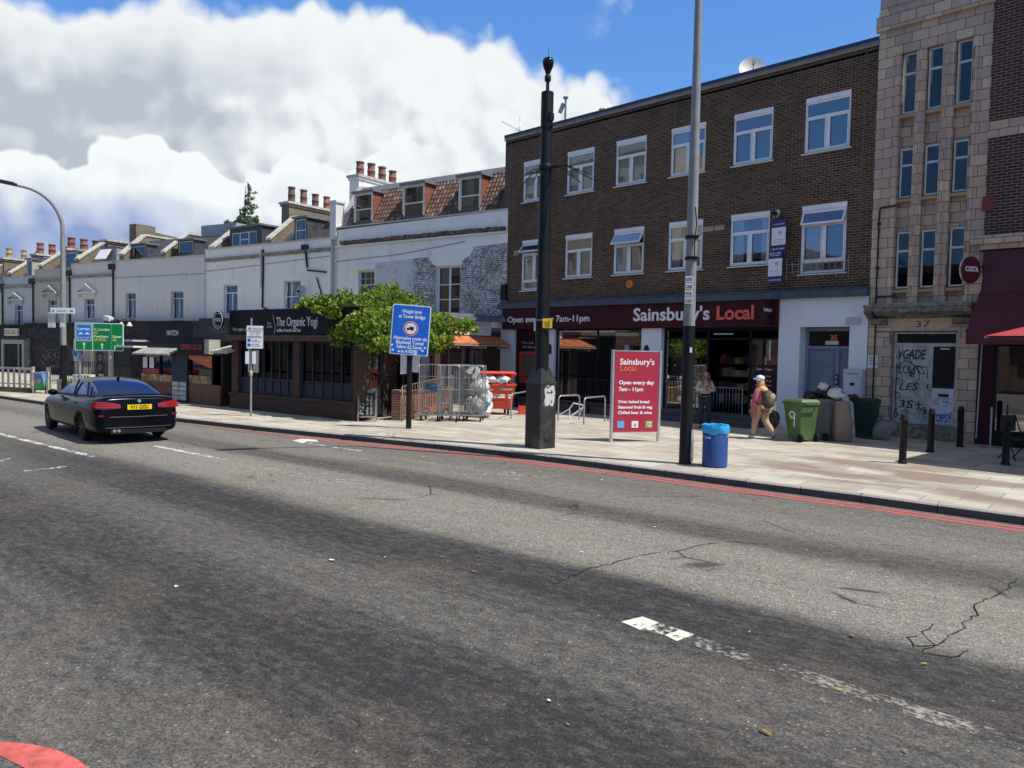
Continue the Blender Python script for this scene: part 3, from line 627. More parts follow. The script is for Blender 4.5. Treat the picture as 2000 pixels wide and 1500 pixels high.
j = [text('7am - 11pm', .11, mat=WLET, loc=(11.3, .095, 1.68), ex=.001), text('Oven baked bread', .065, mat=WLET, loc=(11.3, .095, 1.48), ex=.001), text('Seasonal fruit & veg', .065, mat=WLET, loc=(11.3, .095, 1.34), ex=.001), text('Chilled beer & wine', .065, mat=WLET, loc=(11.3, .095, 1.2), ex=.001)]
join_into('lettering', j, en)
mb = MB(); mb.box(11.28, 11.48, .1, .11, .68, .88); mb.build('sticker', paint('blue sticker', (.08, .25, .55), .5), en)
mb = MB()
for k in range(10): mb.cyl((8.0+k*.12, .1, 1.2), (8.0+k*.12, .108, 1.2), .018, n=8)
for k in range(5): mb.cyl((8.05+k*.3, .1, 1.75), (8.05+k*.3, .108, 1.75), .02, n=8)
mb.build('manifestation_dots', WLET, en)
mb = MB(); mb.box(9.8, 10.5, .06, .085, 2.78, 2.83); mb.build('door_sensor', LGREY, en)
# inside the shop: dark walls, stocked shelves
mb = MB(); mb.box(7.9, 12.1, 3.9, 4, 0, 3); mb.box(7.8, 7.9, .4, 4, 0, 3); mb.box(12.1, 12.2, .4, 4, 0, 3); mb.box(7.9, 12.1, .35, 4, 3.0, 3.05); mb.build('shop_interior', DARK, b35)
SHC = [paint('stock orange', (.5, .16, .04), .6), paint('stock red', (.35, .05, .04), .6), paint('stock tan', (.4, .28, .14), .6), paint('stock dark', (.06, .05, .05), .6), paint('stock pale', (.45, .42, .36), .6)]
r_ = random.Random(5); mb = MB()
for zz in (.5, .95, 1.4, 1.85):
    mb.box(8.9, 11.9, 1.9, 2.3, zz-.03, zz, 3); x = 8.95
    while x < 11.75:
        wd = r_.uniform(.08, .3); mb.box(x, x+wd*.92, 1.95, 2.25, zz, zz+r_.uniform(.15, .33), r_.choice([0, 1, 2, 3, 3, 4])); x += wd
mb.build('shelves', SHC, b35)
mb = MB(); mb.box(8.2, 12.05, -1.5, .08, 0, .14); mb.box(8.2, 12.05, -1.1, .08, .141, .28); mb.build('doorstep', paint('dark step', (.07, .07, .075), .8, var=.25), b35)
# flat entrance number 35
DOORB = paint('grey-blue door paint', (.16, .19, .26), .45, var=.12); DOORF = paint('grey-blue frame', (.2, .24, .33), .5)
mb = MB(); frame_of(mb, 12.76, 14.2, .12, 2.98, .09, .3, .42, [(12.85, 14.11, 2.36, 2.45), (13.68, 13.77, .2, 2.36)]); d35 = mb.build('door_frame', DOORF, b35)
mb = MB(); mb.box(12.85, 13.68, .36, .4, .21, 2.355); mb.box(12.93, 13.6, .345, .36, .3, 2.28); dd = mb.build('door', DOORB, b35)
mb = MB(); mb.box(13.77, 14.11, .36, .4, .21, 2.355); mb.build('side_panel', DOORB, b35)
mb = MB(); mb.box(12.76, 14.2, .42, .5, 0, 3); mb.build('door_backing', DARK, b35)
mb = MB(); mb.box(12.85, 14.11, .38, .4, 2.45, 2.89); fan = mb.build('fanlight', paint('brown glass', (.03, .022, .018), .1), b35)
text('35', .22, 'house_number', b35, (13.46, .37, 2.62), paint('orange number', (.85, .22, .06), .5), ex=.004, bold=.006)
mb = MB(); mb.box(13.33, 13.72, .35, .372, 2.49, 2.6); mb.build('number_plate', paint('cream plate', (.6, .56, .5), .6), b35)
mb = MB(); mb.box(13.685, 13.765, .27, .3, 1.32, 1.62); ic = mb.build('intercom', BLACK, b35)
mb = MB(); mb.box(13.7, 13.75, .262, .27, 1.36, 1.46); mb.box(13.7, 13.75, .262, .27, 1.5, 1.58); mb.build('button_plate', LGREY, ic)
mb = MB(); mb.box(12.76, 14.2, -.12, .3, 0, .12); mb.build('doorstep', CONC, b35)
# small fittings on the brick
mb = MB(); mb.box(9.35, 9.72, -.02, .0, 6.12, 6.27); mb.box(9.76, 10.1, -.02, 0, 6.12, 6.27); mb.build('air_brick', paint('buff vent', (.34, .29, .2), .8, sc=30), b35)
mb = MB(); mb.box(.6, .85, -.02, .0, 6.0, 6.2); mb.build('air_brick', paint('buff vent', (.34, .29, .2), .8), b35)
mb = MB(); mb.box(14.1, 14.5, -.14, 0-.0, 0.6+2.45, .8+2.45); mb.build('security_light', LGREY, b35)
for x, z in ((.35, 10.7), (14.35, 10.7)):
    mb = MB(); mb.cyl((x, -.012, 4.15), (x, -.012, z), .012, n=6); mb.build('cable', paint('grey cable', (.16, .15, .14), .7), b35)
mb = MB(); mb.box(-.02, .26, -.12, -.002, 4.2, 4.85); mb.build('junction_box', BLACK, b35)
# wall-mounted alarm bell
t = thing('alarm_box', 'round orange alarm bell on the brown brick under the third lower window from the left', 'alarm', (-22.9+6.47, 22.13, 4.57))
mb = MB(); mb.cyl((0, .02, 0), (0, -.06, 0), .15, .14, 20); mb.build('body', paint('orange plastic', (.6, .2, .04), .4), t)
text('ADT', .08, 'lettering', t, (-.08, -.063, -.03), BLET, ex=.001)
# supermarket fascia
MAR = paint('maroon fascia', (.05, .006, .014), .5, var=.1)
t = thing('shop_sign', 'long dark maroon supermarket fascia with white and coral lettering', 'sign', (-22.9, 22.15, 0))
mb = MB(); mb.box(.2, 12.1, -.2, -.102, 3.0, 3.838); mb.build('board', MAR, t)
CORAL = paint('coral lettering', (.75, .13, .08), .5, bump=0); SW = paint('sign white', (.78, .76, .74), .5, bump=0)
text('Open every day 7am-11pm', .34, 'lettering', t, (.52, -.2, 3.28), SW, ex=.015, fitw=4.28, bold=.006)
text("Sainsbury's", .62, 'lettering', t, (6.78, -.2, 3.26), SW, ex=.02, fitw=3.0, bold=.012)
text('Local', .6, 'lettering', t, (10.02, -.2, 3.26), CORAL, ex=.02, fitw=1.28, bold=.016)
t = thing('projecting_sign', 'small square maroon sign projecting at the right end of the long fascia', 'sign', (-11.02, 21.95, 0))
mb = MB(); mb.box(0, .05, -.62, -.0, 3.06, 3.78); mb.build('panel', MAR, t)
text("Sainsbury's", .14, 'lettering', t, (.054, -.56, 3.46), SW, ex=.003, rot=(PI/2, 0, PI/2), fitw=.5, bold=.003)
# two agency boards on the wall
NAVY = paint('navy panel', (.022, .022, .14), .5); WHT = paint('white panel', (.72, .74, .78), .5); STAR = paint('gold star', (.55, .3, .12), .5)
for q, (x0, z0, hd, lab) in enumerate(((11.86, 5.24, "LET & MANAGED", 'upper navy and white letting board on the brown brick'), (11.78, 4.32, 'TO LET', 'lower navy and white letting board reading TO LET'))):
    t = thing('letting_board', lab, 'sign', (-22.9+x0, 21.9, z0), RAD(-6), 'letting boards on the brick wall')
    mb = MB(); mb.box(0, .46, -.02, .0, 0, .96, 0); mb.build('panel', NAVY, t)
    mb = MB(); mb.box(.0, .462, -.026, -.021, .2, .72); mb.build('face', WHT, t)
    j = [text(hd, .15 if q else .055, mat=WLET, loc=(.03, -.024, .8), ex=.001, fitw=.38), text('020 8773 8833', .07, mat=WLET, loc=(.03, -.024, .06), ex=.001, fitw=.4), text('estates\nlettings', .075, mat=paint('grey lettering', (.3, .3, .33), .6, bump=0), loc=(.06, -.028, .34), ex=.001, fitw=.3)]
    join_into('lettering', j, t)
    mb = MB(); P = [(.27+(.09 if k % 2 == 0 else .03)*math.sin(k*PI/5), .57+(.09 if k % 2 == 0 else .03)*math.cos(k*PI/5)) for k in range(10)]; mb.prism(P, -.031, -.027); mb.build('star', STAR, t)
    mb = MB(); mb.cyl((.23, 0, .5), (.23, .25, .5), .02); mb.build('bracket', BLACK, t)
def dish(c, r, yaw, pitch, lab, mat=None, stand=None, grp=None, arm=1.0):
    t = thing('satellite_dish', lab, 'satellite dish', c, yaw, grp); M = Matrix.Rotation(pitch, 4, 'X')
    mb = MB(); n = 24; rings = 5; vs = []
    for i in range(rings+1):
        q = r*i/rings
        for k in range(n): a = 2*PI*k/n; vs.append(M @ Vector((q*math.cos(a), -.12-.25*q*q/r+.0, q*math.sin(a)*1.08)))
    mb.mesh(vs, [(i*n+k, i*n+(k+1) % n, (i+1)*n+(k+1) % n, (i+1)*n+k) for i in range(rings) for k in range(n)], 0, True)
    mb.mesh([v_+Vector((0, .012, 0)) for v_ in vs], [(i*n+k, i*n+(k+1) % n, (i+1)*n+(k+1) % n, (i+1)*n+k) for i in range(rings) for k in range(n)], 0, True)
    mb.build('reflector', mat or LGREY, t)
    mb = MB(); A = M @ Vector((0, -.12-.25*r, -r*1.0)); B = M @ Vector((0, -.12-.95*r, -r*.15)); mb.cyl(A, B, .02); mb.obox(B, (1, 0, 0), (0, 1, 0), (0, 0, 1), .05, .07, .05); mb.build('feed_arm', BLACK if r < .4 else LGREY, t)
    mb = MB()
    if stand: mb.cyl((0, -.02, -stand), (0, -.02, 0), .03)
    mb.cyl((0, -.14, 0), (0, .1, 0), .035); mb.build('mount', GREYM, t); return t
q = F35.at(1468, 130, 1.2); dish(F35.w(q[0], 1.2, q[1]-.22), .42, RAD(35), RAD(-25), 'large pale satellite dish on the flat roof of the brown brick building', paint('pale dish', (.55, .55, .5), .5), stand=.7)
q = F35.at(1524, 421, -.1); dish(F35.w(q[0], -.1, q[1]), .13, RAD(-20), RAD(-15), 'tiny white dish above the upper letting board', paint('cream dish', (.6, .56, .48), .5))
# roof edge rail
t = thing('roof_rail', 'thin wire safety rail along the parapet of the brown brick building', 'railing', (-22.9, 22.15, 0))
mb = MB(); mb.cyl((1.7, .5, 11.12), (11.0, .5, 11.12), .014, n=6); mb.build('rail', GREYM, t)
for x in (1.8, 4.6, 7.4, 9.4, 11.0):
    mb = MB(); mb.cyl((x, .5, 10.6), (x, .5, 11.16), .018, n=6); mb.build('post', LGREY, t)
# aerial masts
def yagi(c, h, lab, ang=0.0, tilt=.5):
    t = thing('tv_aerial', lab, 'aerial', c, ang); mb = MB(); mb.cyl((0, 0, 0), (0, 0, h), .016, n=6); mb.build('mast', GREYM, t)
    mb = MB(); d = Vector((-math.cos(tilt), 0, math.sin(tilt))); o = Vector((0, 0, h*.62)); mb.cyl(o+d*-.1, o+d*.95, .01, n=5)
    for k in range(9): p = o+d*(.05+k*.1); mb.cyl(p+Vector((0, -.16, -.03)), p+Vector((0, .16, .03)), .006, n=4); mb.cyl(p-Vector((.0, 0, .1)), p+Vector((0, 0, .1)), .005, n=4)
    for k in range(6): z = h*.35+k*.11; mb.cyl((-.28, 0, z), (.22, .0, z), .006, n=4)
    mb.build('elements', GREYM, t)
q = F35.at(1015, 255, 1.5); yagi(F35.w(q[0], 1.5, 10.6), 1.6, 'thin rooftop television aerial left of the tall black column', RAD(30))
t = thing('radio_mast', 'short rooftop mast with a white antenna right of the tall black column', 'mast', F35.w(F35.at(1104, 232, .8)[0], .8, 10.6))
mb = MB(); mb.cyl((0, 0, 0), (0, 0, 1.55), .04); mb.lathe((0, 0, .5), [(.09, 0), (.1, .04), (.05, .08)], 12); mb.lathe((0, 0, 1.5), [(.04, -.06), (.11, 0), (.11, .04), (.03, .07)], 12); mb.build('pole', GREYM, t)
mb = MB(); mb.obox((-.2, 0, 1.15), (.5, 0, .9), (0, 1, 0), (.9, 0, -.5), .2, .06, .06); mb.cyl((0, 0, 1.2), (-.2, 0, 1.15), .02); mb.tube([(0, 0, 1.0), (-.3, 0, .55), (-.1, 0, .45), (0, 0, .6)], .008); mb.build('antenna', LGREY, t)
mb = MB(); mb.blob((0, 0, .07), .07, .13, .07, .1); mb.cyl((0, .05, .1), (0, .14, .17), .03); tag(mb.build('pigeon', paint('grey feathers', (.12, .12, .14), .8), loc=F35.w(F35.at(1173, 215, .1)[0], .15, 10.93)), 'grey pigeon perched on the parapet of the brown brick building', 'bird')
# window guard rail on the lower right window
t = thing('window_guard', 'low ornamental metal window guard below the lowest right window of the brown brick building', 'railing', (-22.9+WX[5], 22.0, 4.5))
mb = MB(); mb.cyl((-.35, -.02, .12), (1.5, -.02, .12), .012); mb.cyl((-.35, -.02, .34), (1.5, -.02, .34), .012)
for k in range(11): x = -.33+k*.182; mb.cyl((x, -.02, 0 if k % 2 else -.1), (x, -.02, .44 if k % 2 else .52), .008, n=5); mb.lathe((x, -.02, .28), [(.004, -.04), (.022, 0), (.004, .04)], 6)
mb.cyl((-.3, -.02, .12), (-.3, .15, .12), .012); mb.cyl((1.45, -.02, .12), (1.45, .15, .12), .012); mb.build('bars', GREYM, t)

# ------------------------------------------------------------------ stone-clad stair tower, number 37
F37 = Fr((-8.2, 22.05), 0.0)
def faience():
    m = MT('faience tiles'); v = m.wallvec(); q = m.n('ShaderNodeTexBrick'); m.l(v, q.inputs['Vector']); q.inputs['Scale'].default_value = 1
    q.inputs['Color1'].default_value = (0, 0, 0, 1); q.inputs['Color2'].default_value = (1, 1, 1, 1); q.inputs['Mortar'].default_value = (.5, .5, .5, 1)
    q.inputs['Brick Width'].default_value = .42; q.inputs['Row Height'].default_value = .27; q.inputs['Mortar Size'].default_value = .009; q.inputs['Mortar Smooth'].default_value = .1
    r = m.n('ShaderNodeValToRGB'); m.l(q.outputs[0], r.inputs[0]); e = r.color_ramp; e.interpolation = 'CONSTANT'
    cs = [(0, (.52, .40, .28)), (.2, (.46, .345, .26)), (.38, (.56, .44, .30)), (.52, (.42, .31, .245)), (.66, (.49, .35, .25)), (.82, (.40, .30, .245))]
    e.elements[0].color = (*cs[0][1], 1); e.elements[1].position = .2; e.elements[1].color = (*cs[1][1], 1)
    for p, c_ in cs[2:]: e.elements.new(p).color = (*c_, 1)
    col = m.mix(.5, r.outputs[0], m.mix(m.noise(2.5, 6, .65, src=m.vec((1, 1, .35))), (.45, .45, .45), (1.35, 1.35, 1.35)), 'MULTIPLY')
    col = m.mix(m.math('MULTIPLY', q.outputs[1], .9), col, (.045, .035, .03)); m.set(col, .55); m.bump(m.math('MULTIPLY', q.outputs[1], -1), .4, .01); return m.m
FAI = faience()
t37 = thing('tiled_building', 'tall narrow stair tower clad in cream and pinkish tiles, number 37', 'building', (-8.2, 22.05, 0))
CH = [(.6, .98), (1.22, 1.62), (1.9, 2.3)]
rows = [(8.7, 10.28), (6.45, 7.76), (4.02, 5.54)]
mb = MB(); grid_wall(mb, 0, 2.75, 0, 3.4, [(.64, 2.25, .38, 2.87)], dep=.3); grid_wall(mb, 0, 2.75, 3.4, 12.6, [(a, b, 3.62, 10.3) for a, b in CH], dep=.22); shell(mb, 0, 2.75, 8, 0, 12.6)
for a, b in CH:                                # recessed strips: spandrels between the windows
    for c, d in ((3.62, 4.0), (5.56, 6.43), (7.78, 8.68)): mb.face([(a, .2, c), (b, .2, c), (b, .2, d), (a, .2, d)])
mb.build('wall', FAI, t37)
mb = MB()
for a, b in CH:
    for c in (4.0, 6.43, 8.68): mb.prism([(.02, c-.1), (.2, c-.1), (.2, c), (.02, c-.02)], a+.003, b-.003, ax='x')
mb.build('sills', paint('tan sill', (.36, .24, .14), .6), t37)
mb = MB()
for x in (.53, 1.1, 1.72, 2.38): mb.prism([(x-.07, 0), (x-.035, -.05), (x+.035, -.05), (x+.07, 0)], 3.6, 10.3, ax='z')
mb.build('fluting', FAI, t37)
mb = MB(); mb.box(-.05, 2.8, -.12, 0, 10.98, 11.35); mb.box(0, 2.75, -.07, 0, 11.353, 11.5); mb.build('cornice', FAI, t37)
for a, b in CH:
    for ri, (c, d) in enumerate(rows):
        mb = MB(); hz = c+(d-c)*.66; frame_of(mb, a+.03, b-.002, c, d, .045, .12, .17, [(a+.05, b-.03, hz-.03, hz+.03)]); wn = mb.build('window', paint('pale green-white frame', (.52, .54, .5), .45), t37)
        mb = MB(); mb.face([(a+.04, .15, c+.02), (b-.02, .15, c+.02), (b-.02, .15, d-.02), (a+.04, .15, d-.02)]); mb.build('pane', GLASS37, wn)
        mb = MB(); mb.box(a, b, .5, .52, c-.1, d+.1); mb.build('dark_backing', DARK, wn)  # dark sheet in place of the unlit stair behind
STN = paint('weathered stone', (.17, .15, .12), .8, var=.5, sc=7, bump=.3)
mb = MB(); mb.box(-.03, 2.62, -.34, 0, 3.5, 3.57); mb.prism([(-.3, 3.36), (0, 3.2), (0, 3.5), (-.3, 3.5)], -.02, 2.6, ax='x')
for x in (.1, 2.15): mb.prism([(-.25, 3.2), (-.12, 3.05), (0, 3.02), (0, 3.2)], x, x+.42, ax='x')
mb.build('door_hood', STN, t37)
mb = MB(); mb.box(.62, 2.05, -.012, 0-.002, 2.93, 3.19); mb.build('number_panel', paint('tan tile', (.48, .32, .19), .5, var=.15), t37)
text('37', .24, 'house_number', t37, (1.2, -.015, 2.97), paint('dark brown numeral', (.07, .05, .035), .7), ex=.004, fitw=.36)
DW = paint('dirty white door', (.36, .37, .36), .5, var=.25, sc=4); DG = paint('dark door glass', (.02, .022, .025), .15)
mb = MB(); frame_of(mb, .66, 2.23, .38, 2.85, .06, .14, .24, [(.72, 2.17, 2.46, 2.55), (1.56, 1.64, .44, 2.46)]); mb.build('door_frame', DW, t37)
mb = MB(); mb.box(.72, 2.17, .2, .22, 2.55, 2.79); mb.build('fanlight', DG, t37)
mb = MB(); mb.box(.72, 1.56, .16, .2, .44, 2.46)
for zz in (.6, 1.1, 1.6, 2.1): mb.box(.84, 1.12, .15, .16, zz, zz+.34); mb.box(1.2, 1.46, .15, .16, zz, zz+.34)
door = mb.build('door', DW, t37)
mb = MB(); mb.box(1.64, 2.17, .18, .21, 1.36, 2.46); mb.build('side_window', DG, t37); mb = MB(); mb.box(1.8, 2.02, .17, .18, 2.38, 2.42); mb.build('sticker', LGREY, t37)
mb = MB(); mb.box(1.64, 2.17, .16, .2, .44, 1.36); sp_ = mb.build('side_panel', paint('white panel paint', (.5, .53, .56), .5, var=.15), t37); mb = MB(); mb.box(1.8, 2.05, .15, .159, 1.14, 1.22); mb.build('letter_box', BLACK, t37)
def scrawl(par, x0, x1, z0, z1, y, mat, n, seed, r=.011):
    r_ = random.Random(seed); mb = MB()
    for k in range(n):
        x = r_.uniform(x0, x1); z = r_.uniform(z0, z1); a = r_.uniform(0, 6.28); P = []; da = r_.uniform(-1.1, 1.1)
        for i in range(r_.randint(6, 14)):
            P.append((min(x1, max(x0, x)), y, min(z1, max(z0, z)))); a += da+r_.uniform(-.5, .5); s_ = r_.uniform(.03, .06); x += math.cos(a)*s_; z += math.sin(a)*s_*1.2
        mb.tube(P, r, 4)
    mb.build('graffiti', mat, par)
SPR = paint('black spray paint', (.02, .02, .02), .6, bump=0); SPB = paint('blue spray paint', (.03, .06, .4), .6, bump=0); SPRD = paint('red marker', (.4, .05, .05), .6, bump=0)
j = [text('VGADE', .36, mat=SPR, loc=(.74, .146, 2.12), ex=.004, fitw=.7, bold=.004, shear=.2), text('YOUTS', .3, mat=SPR, loc=(.78, .146, 1.72), ex=.004, fitw=.72, bold=0.0, shear=-.3), text('LES', .28, mat=SPR, loc=(.8, .146, 1.28), ex=.004, fitw=.5, shear=.3), text('3S+', .3, mat=SPR, loc=(.8, .146, .8), ex=.004, fitw=.6, shear=.1)]
join_into('graffiti', j, door); scrawl(door, .74, 1.54, .46, 2.4, .147, SPR, 20, 3, .009)
mb = MB(); mb.tube([(.78, .148, .6), (.74, .148, 1.2), (.76, .148, 1.9), (.95, .148, 2.08), (1.2, .148, 1.95), (1.5, .148, 1.9), (1.53, .148, 1.6)], .01, 4); mb.build('graffiti', SPR, door)
text('TOPSY', .3, 'graffiti', sp_, (1.66, .155, .48), SPB, ex=.003, fitw=.48, bold=.006); scrawl(sp_, 1.7, 2.1, .85, 1.1, .157, SPRD, 4, 8, .006); scrawl(sp_, 1.68, 2.12, .48, .8, .157, SPB, 4, 9, .007); scrawl(sp_, 1.7, 2.1, .9, 1.1, .156, SPR, 3, 11, .005)
mb = MB(); mb.box(.3, 2.45, -.12, .14, 0, .38); mb.build('doorstep', STN, t37)
PIPE = paint('black pipe', (.018, .018, .02), .45)
mb = MB(); mb.tube([(.72, -.1, 6.2), (.66, -.06, 6.25), (.22, -.06, 6.22), (.2, -.06, 6.1), (.2, -.06, 3.62)], .022, 6); mb.tube([(.75, -.06, 3.78), (.7, -.05, 3.82), (.2, -.05, 3.8)], .02, 6); mb.tube([(.22, -.38, 3.4), (.22, -.06, 3.2), (.22, -.06, 0)], .022, 6); mb.tube([(.24, -.03, 2.85), (.6, -.03, 2.85), (.63, -.03, 2.5)], .012, 5)
for z in (5.8, 4.6): mb.box(.16, .24, -.08, 0, z-.03, z+.03)
mb.build('downpipe', PIPE, t37)
mb = MB(); mb.box(.03, .3, -.012, -.002, 1.85, 2.2); pn = mb.build('notice', WHT, t37); text('NO\nBALL\nGAMES', .08, 'lettering', pn, (.06, -.014, 2.1), BLET, ex=.001)

# ------------------------------------------------------------------ corner building with the coffee shop
FC = Fr((-5.47, 22.0), 0.0)
BRC = brick('dark red brick', (.075, .018, .014), (.022, .012, .012), (.21, .17, .14), ms=.0095, var=.6)
cb = thing('cafe_building', 'dark red brick building with stone bands and maroon awning at the right edge', 'building', (-5.47, 22.0, 0))
mb = MB(); mb.box(.02, 9, 0, 8, 5.2, 13); mb.build('wall', BRC, cb)
mb = MB(); mb.box(.0, 9, -.03, 0-.0, 7.64, 8.04); mb.box(-.22, 9, -.3, 0, 5.0, 5.2); mb.box(-.05, 9, -.18, 0, 4.86, 4.998); mb.build('stone_band', CONC if 0 else FAI, cb)
mb = MB(); mb.box(0.02, 9, 0, 8, 2.95, 4.858); mb.box(.0, .35, 0, 8, 0, 2.95, 0); mb.build('ground_floor_wall', paint('maroon render', (.045, .006, .012), .6), cb)
mb = MB(); mb.box(-.06, .2, -.02, .0, 5.85, 6.2); mb.build('vent', paint('red vent', (.16, .02, .02), .6, sc=30), cb)
mb = MB(); mb.box(.33, .36, -.02, .03, 5.85, 6.2)
mb = MB(); mb.box(.06, 9, -.1, 0-.004, 3.82, 4.84); mb.build('fascia', paint('maroon fascia board', (.06, .005, .013), .45), cb)
AWN = paint('maroon awning cloth', (.075, .006, .02), .75, var=.15, sc=5)
mb = MB(); mb.prism([(-.1, 3.84), (-1.05, 2.85), (-1.07, 2.78), (-.1, 3.7)], .0, 9, ax='x'); mb.box(.0, 9, -1.1, -1.075, 2.5, 2.84); aw = mb.build('awning', AWN, cb)
mb = MB(); mb.cyl((-.02, -1.06, 2.83), (9, -1.06, 2.83), .035); mb.build('front_bar', AWN, cb)
mb = MB(); frame_of(mb, .35, 4.5, .3, 2.95, .08, .02, .1, [(1.9, 1.96, .35, 2.9), (.4, 4.4, 1.3, 1.34)]); cw = mb.build('shop_window', BLACK, cb)
mb = MB(); mb.face([(.43, .06, .38), (4.4, .06, .38), (4.4, .06, 2.87), (.43, .06, 2.87)]); mb.build('pane', GLASSD, cw)
mb = MB(); mb.box(.35, 4.5, -.04, .1, 0, .3); mb.build('stall_riser', BLACK, cb)
mb = MB(); mb.box(.3, 6, 3, 3.1, 0, 3); mb.build('shop_interior', DARK, cb)
mb = MB(); mb.box(.6, 2.0, 1.0, 1.5, .3, 1.15, 0); mb.box(.7, 1.05, .9, 1.0, 1.2, 1.32, 1); mb.box(.5, 2.2, .95, 1.5, 1.15, 1.19, 2); mb.build('counter', [paint('pale counter', (.4, .4, .38), .5), paint('blue item', (.03, .18, .5), .5), OFFW], cb)
mb = MB(); mb.tube([(-.08, -.03, 5.12), (-.1, -.03, 4.3), (.12, -.03, 4.12), (.1, -.03, 3.2), (.05, -.03, .15)], .018, 6); mb.build('waste_pipe', paint('grey-white pipe', (.4, .4, .42), .5), cb)
t = thing('projecting_sign', 'round dark red cafe sign projecting beside the stone tower', 'sign', (-5.42, 21.9, 4.35))
mb = MB(); mb.cyl((-.03, -.45, 0), (.03, -.45, 0), .33, n=32); mb.build('disc', paint('deep red sign', (.12, .006, .02), .4), t)
mb = MB(); mb.tube([(-.034, -.45+.33*math.cos(a), .33*math.sin(a)) for a in [2*PI*k/32 for k in range(32)]], .02, 6, closed=True); mb.build('rim', paint('silver rim', (.6, .58, .58), .3, .5), t)
mb = MB(); mb.cyl((0, -.12, .1), (0, 0.05, .1), .02); mb.build('bracket', BLACK, t)
t.rotation_euler = (0, 0, RAD(-22)); text('COSTA', .17, 'lettering', t, (.034, -.68, -.04), WLET, ex=.004, rot=(PI/2, 0, PI/2), fitw=.46, bold=.006); 
t = thing('parasol', 'red square-topped cafe parasol at the right edge of the picture', 'parasol', (-2.2, 19.3, 0))
RED = paint('red canvas', (.36, .03, .035), .8, var=.1); mb = MB(); s = 2.0; A = Vector((0, 0, 3.3)); C_ = [Vector((-s, -s, 2.6)), Vector((s, -s, 2.6)), Vector((s, s, 2.6)), Vector((-s, s, 2.6))]
for k in range(4): mb.face([A, C_[k], C_[(k+1) % 4]]); mb.face([A-Vector((0, 0, .02)), C_[k]-Vector((0, 0, .02)), C_[(k+1) % 4]-Vector((0, 0, .02))], 1)
mb.build('canopy', [RED, BLACK], t)
mb = MB()
for k in range(4): mb.cyl(C_[k]-Vector((0, 0, .03)), A-Vector((0, 0, .06)), .015, n=6); mb.cyl(C_[k]*.55+Vector((0, 0, 1.25)), (0, 0, 2.1), .012, n=5)
mb.build('ribs', LGREY, t); mb = MB(); mb.cyl((0, 0, 0), (0, 0, 3.15), .03); mb.build('pole', BLACK, t); mb = MB(); mb.box(-.4, .4, -.4, .4, 0, .08); mb.build('base', BLACK, t)
# ------------------------------------------------------------------ the far side of the street, mirrored in the panes
OPC = brick('cream stone', (.52, .45, .34), (.45, .39, .3), (.3, .27, .22), bw=.9, bh=.4)
for x0, x1, h, y0, mt, lab in ((-66, -44, 23, -19, OPC, 'tall cream stone building across the street, seen only mirrored in the windows'), (-43.8, -28, 11, -17, BRR_ if 0 else BR35, 'brown brick building across the street, seen only mirrored in the glass'), (-27.5, 2, 9, -17, BR35, 'long low brick building across the street behind the camera')):
    t = thing('opposite_building', lab, 'building', (x0, y0, 0)); mb = MB(); W = x1-x0; hl = []
    nx = int(W/3)
    for i in range(nx):
        for jz in range(int(h/3.4)): cx_ = (i+.5)*W/nx; hl.append((cx_-.6, cx_+.6, 1+jz*3.4, 3.1+jz*3.4))
    grid_wall(mb, 0, W, 0, h, hl, y=0, dep=-.25); mb.box(0, W, -8, -.3, 0, h); mb.box(-.2, W+.2, -.1, .35, h-.6, h-.1); mb.build('wall', mt, t)
# ------------------------------------------------------------------ white terrace
T1 = Fr((-22.676, 22.15), RAD(10)); T3 = Fr((-43.505, 18.477), RAD(15.5))
RW1 = render_wall('white render', (.88, .855, .80), dirt=(.3, .27, .22), amt=.5)
RW2 = render_wall('grey-white render', (.69, .685, .65), dirt=(.17, .17, .16), amt=.5)
RW3 = render_wall('blue-grey render', (.5, .53, .55), dirt=(.17, .18, .19), amt=.45)
RWC = render_wall('cream-grey render', (.47, .47, .41), dirt=(.2, .19, .16), amt=.5)
def peeled():
    m = MT('peeling painted brick'); v = m.wallvec(); q = m.n('ShaderNodeTexBrick'); m.l(v, q.inputs['Vector']); q.inputs['Scale'].default_value = 1
    q.inputs['Color1'].default_value = (.34, .31, .27, 1); q.inputs['Color2'].default_value = (.2, .18, .155, 1); q.inputs['Mortar'].default_value = (.08, .07, .06, 1)
    q.inputs['Brick Width'].default_value = .23; q.inputs['Row Height'].default_value = .078; q.inputs['Mortar Size'].default_value = .012
    sp = m.n('ShaderNodeSeparateXYZ'); m.l(m.obj(), sp.inputs[0])
    sw = m.step(sp.outputs[0], -5.9, -4.6)     # the left stretch keeps most of its paint
    f = m.math('ADD', m.math('MULTIPLY', m.noise(7, 8, .78), .7), m.math('MULTIPLY', m.noise(1.5, 4), .3))
    f = m.math('ADD', f, m.math('MULTIPLY', m.math('SUBTRACT', 1, sw), .13)); f = m.math('SUBTRACT', f, m.math('MULTIPLY', q.outputs[1], .07))
    keep = m.step(f, .45, .53); col = m.mix(keep, q.outputs[0], m.mix(m.noise(3, 4), (.55, .56, .56), (.72, .72, .71)))
    m.set(col, .85); m.bump(m.math('SUBTRACT', m.math('MULTIPLY', keep, .3), q.outputs[1]), .6, .015); return m.m
PEEL = peeled()
FRM = paint('white timber frame', (.62, .62, .6), .5, var=.1)
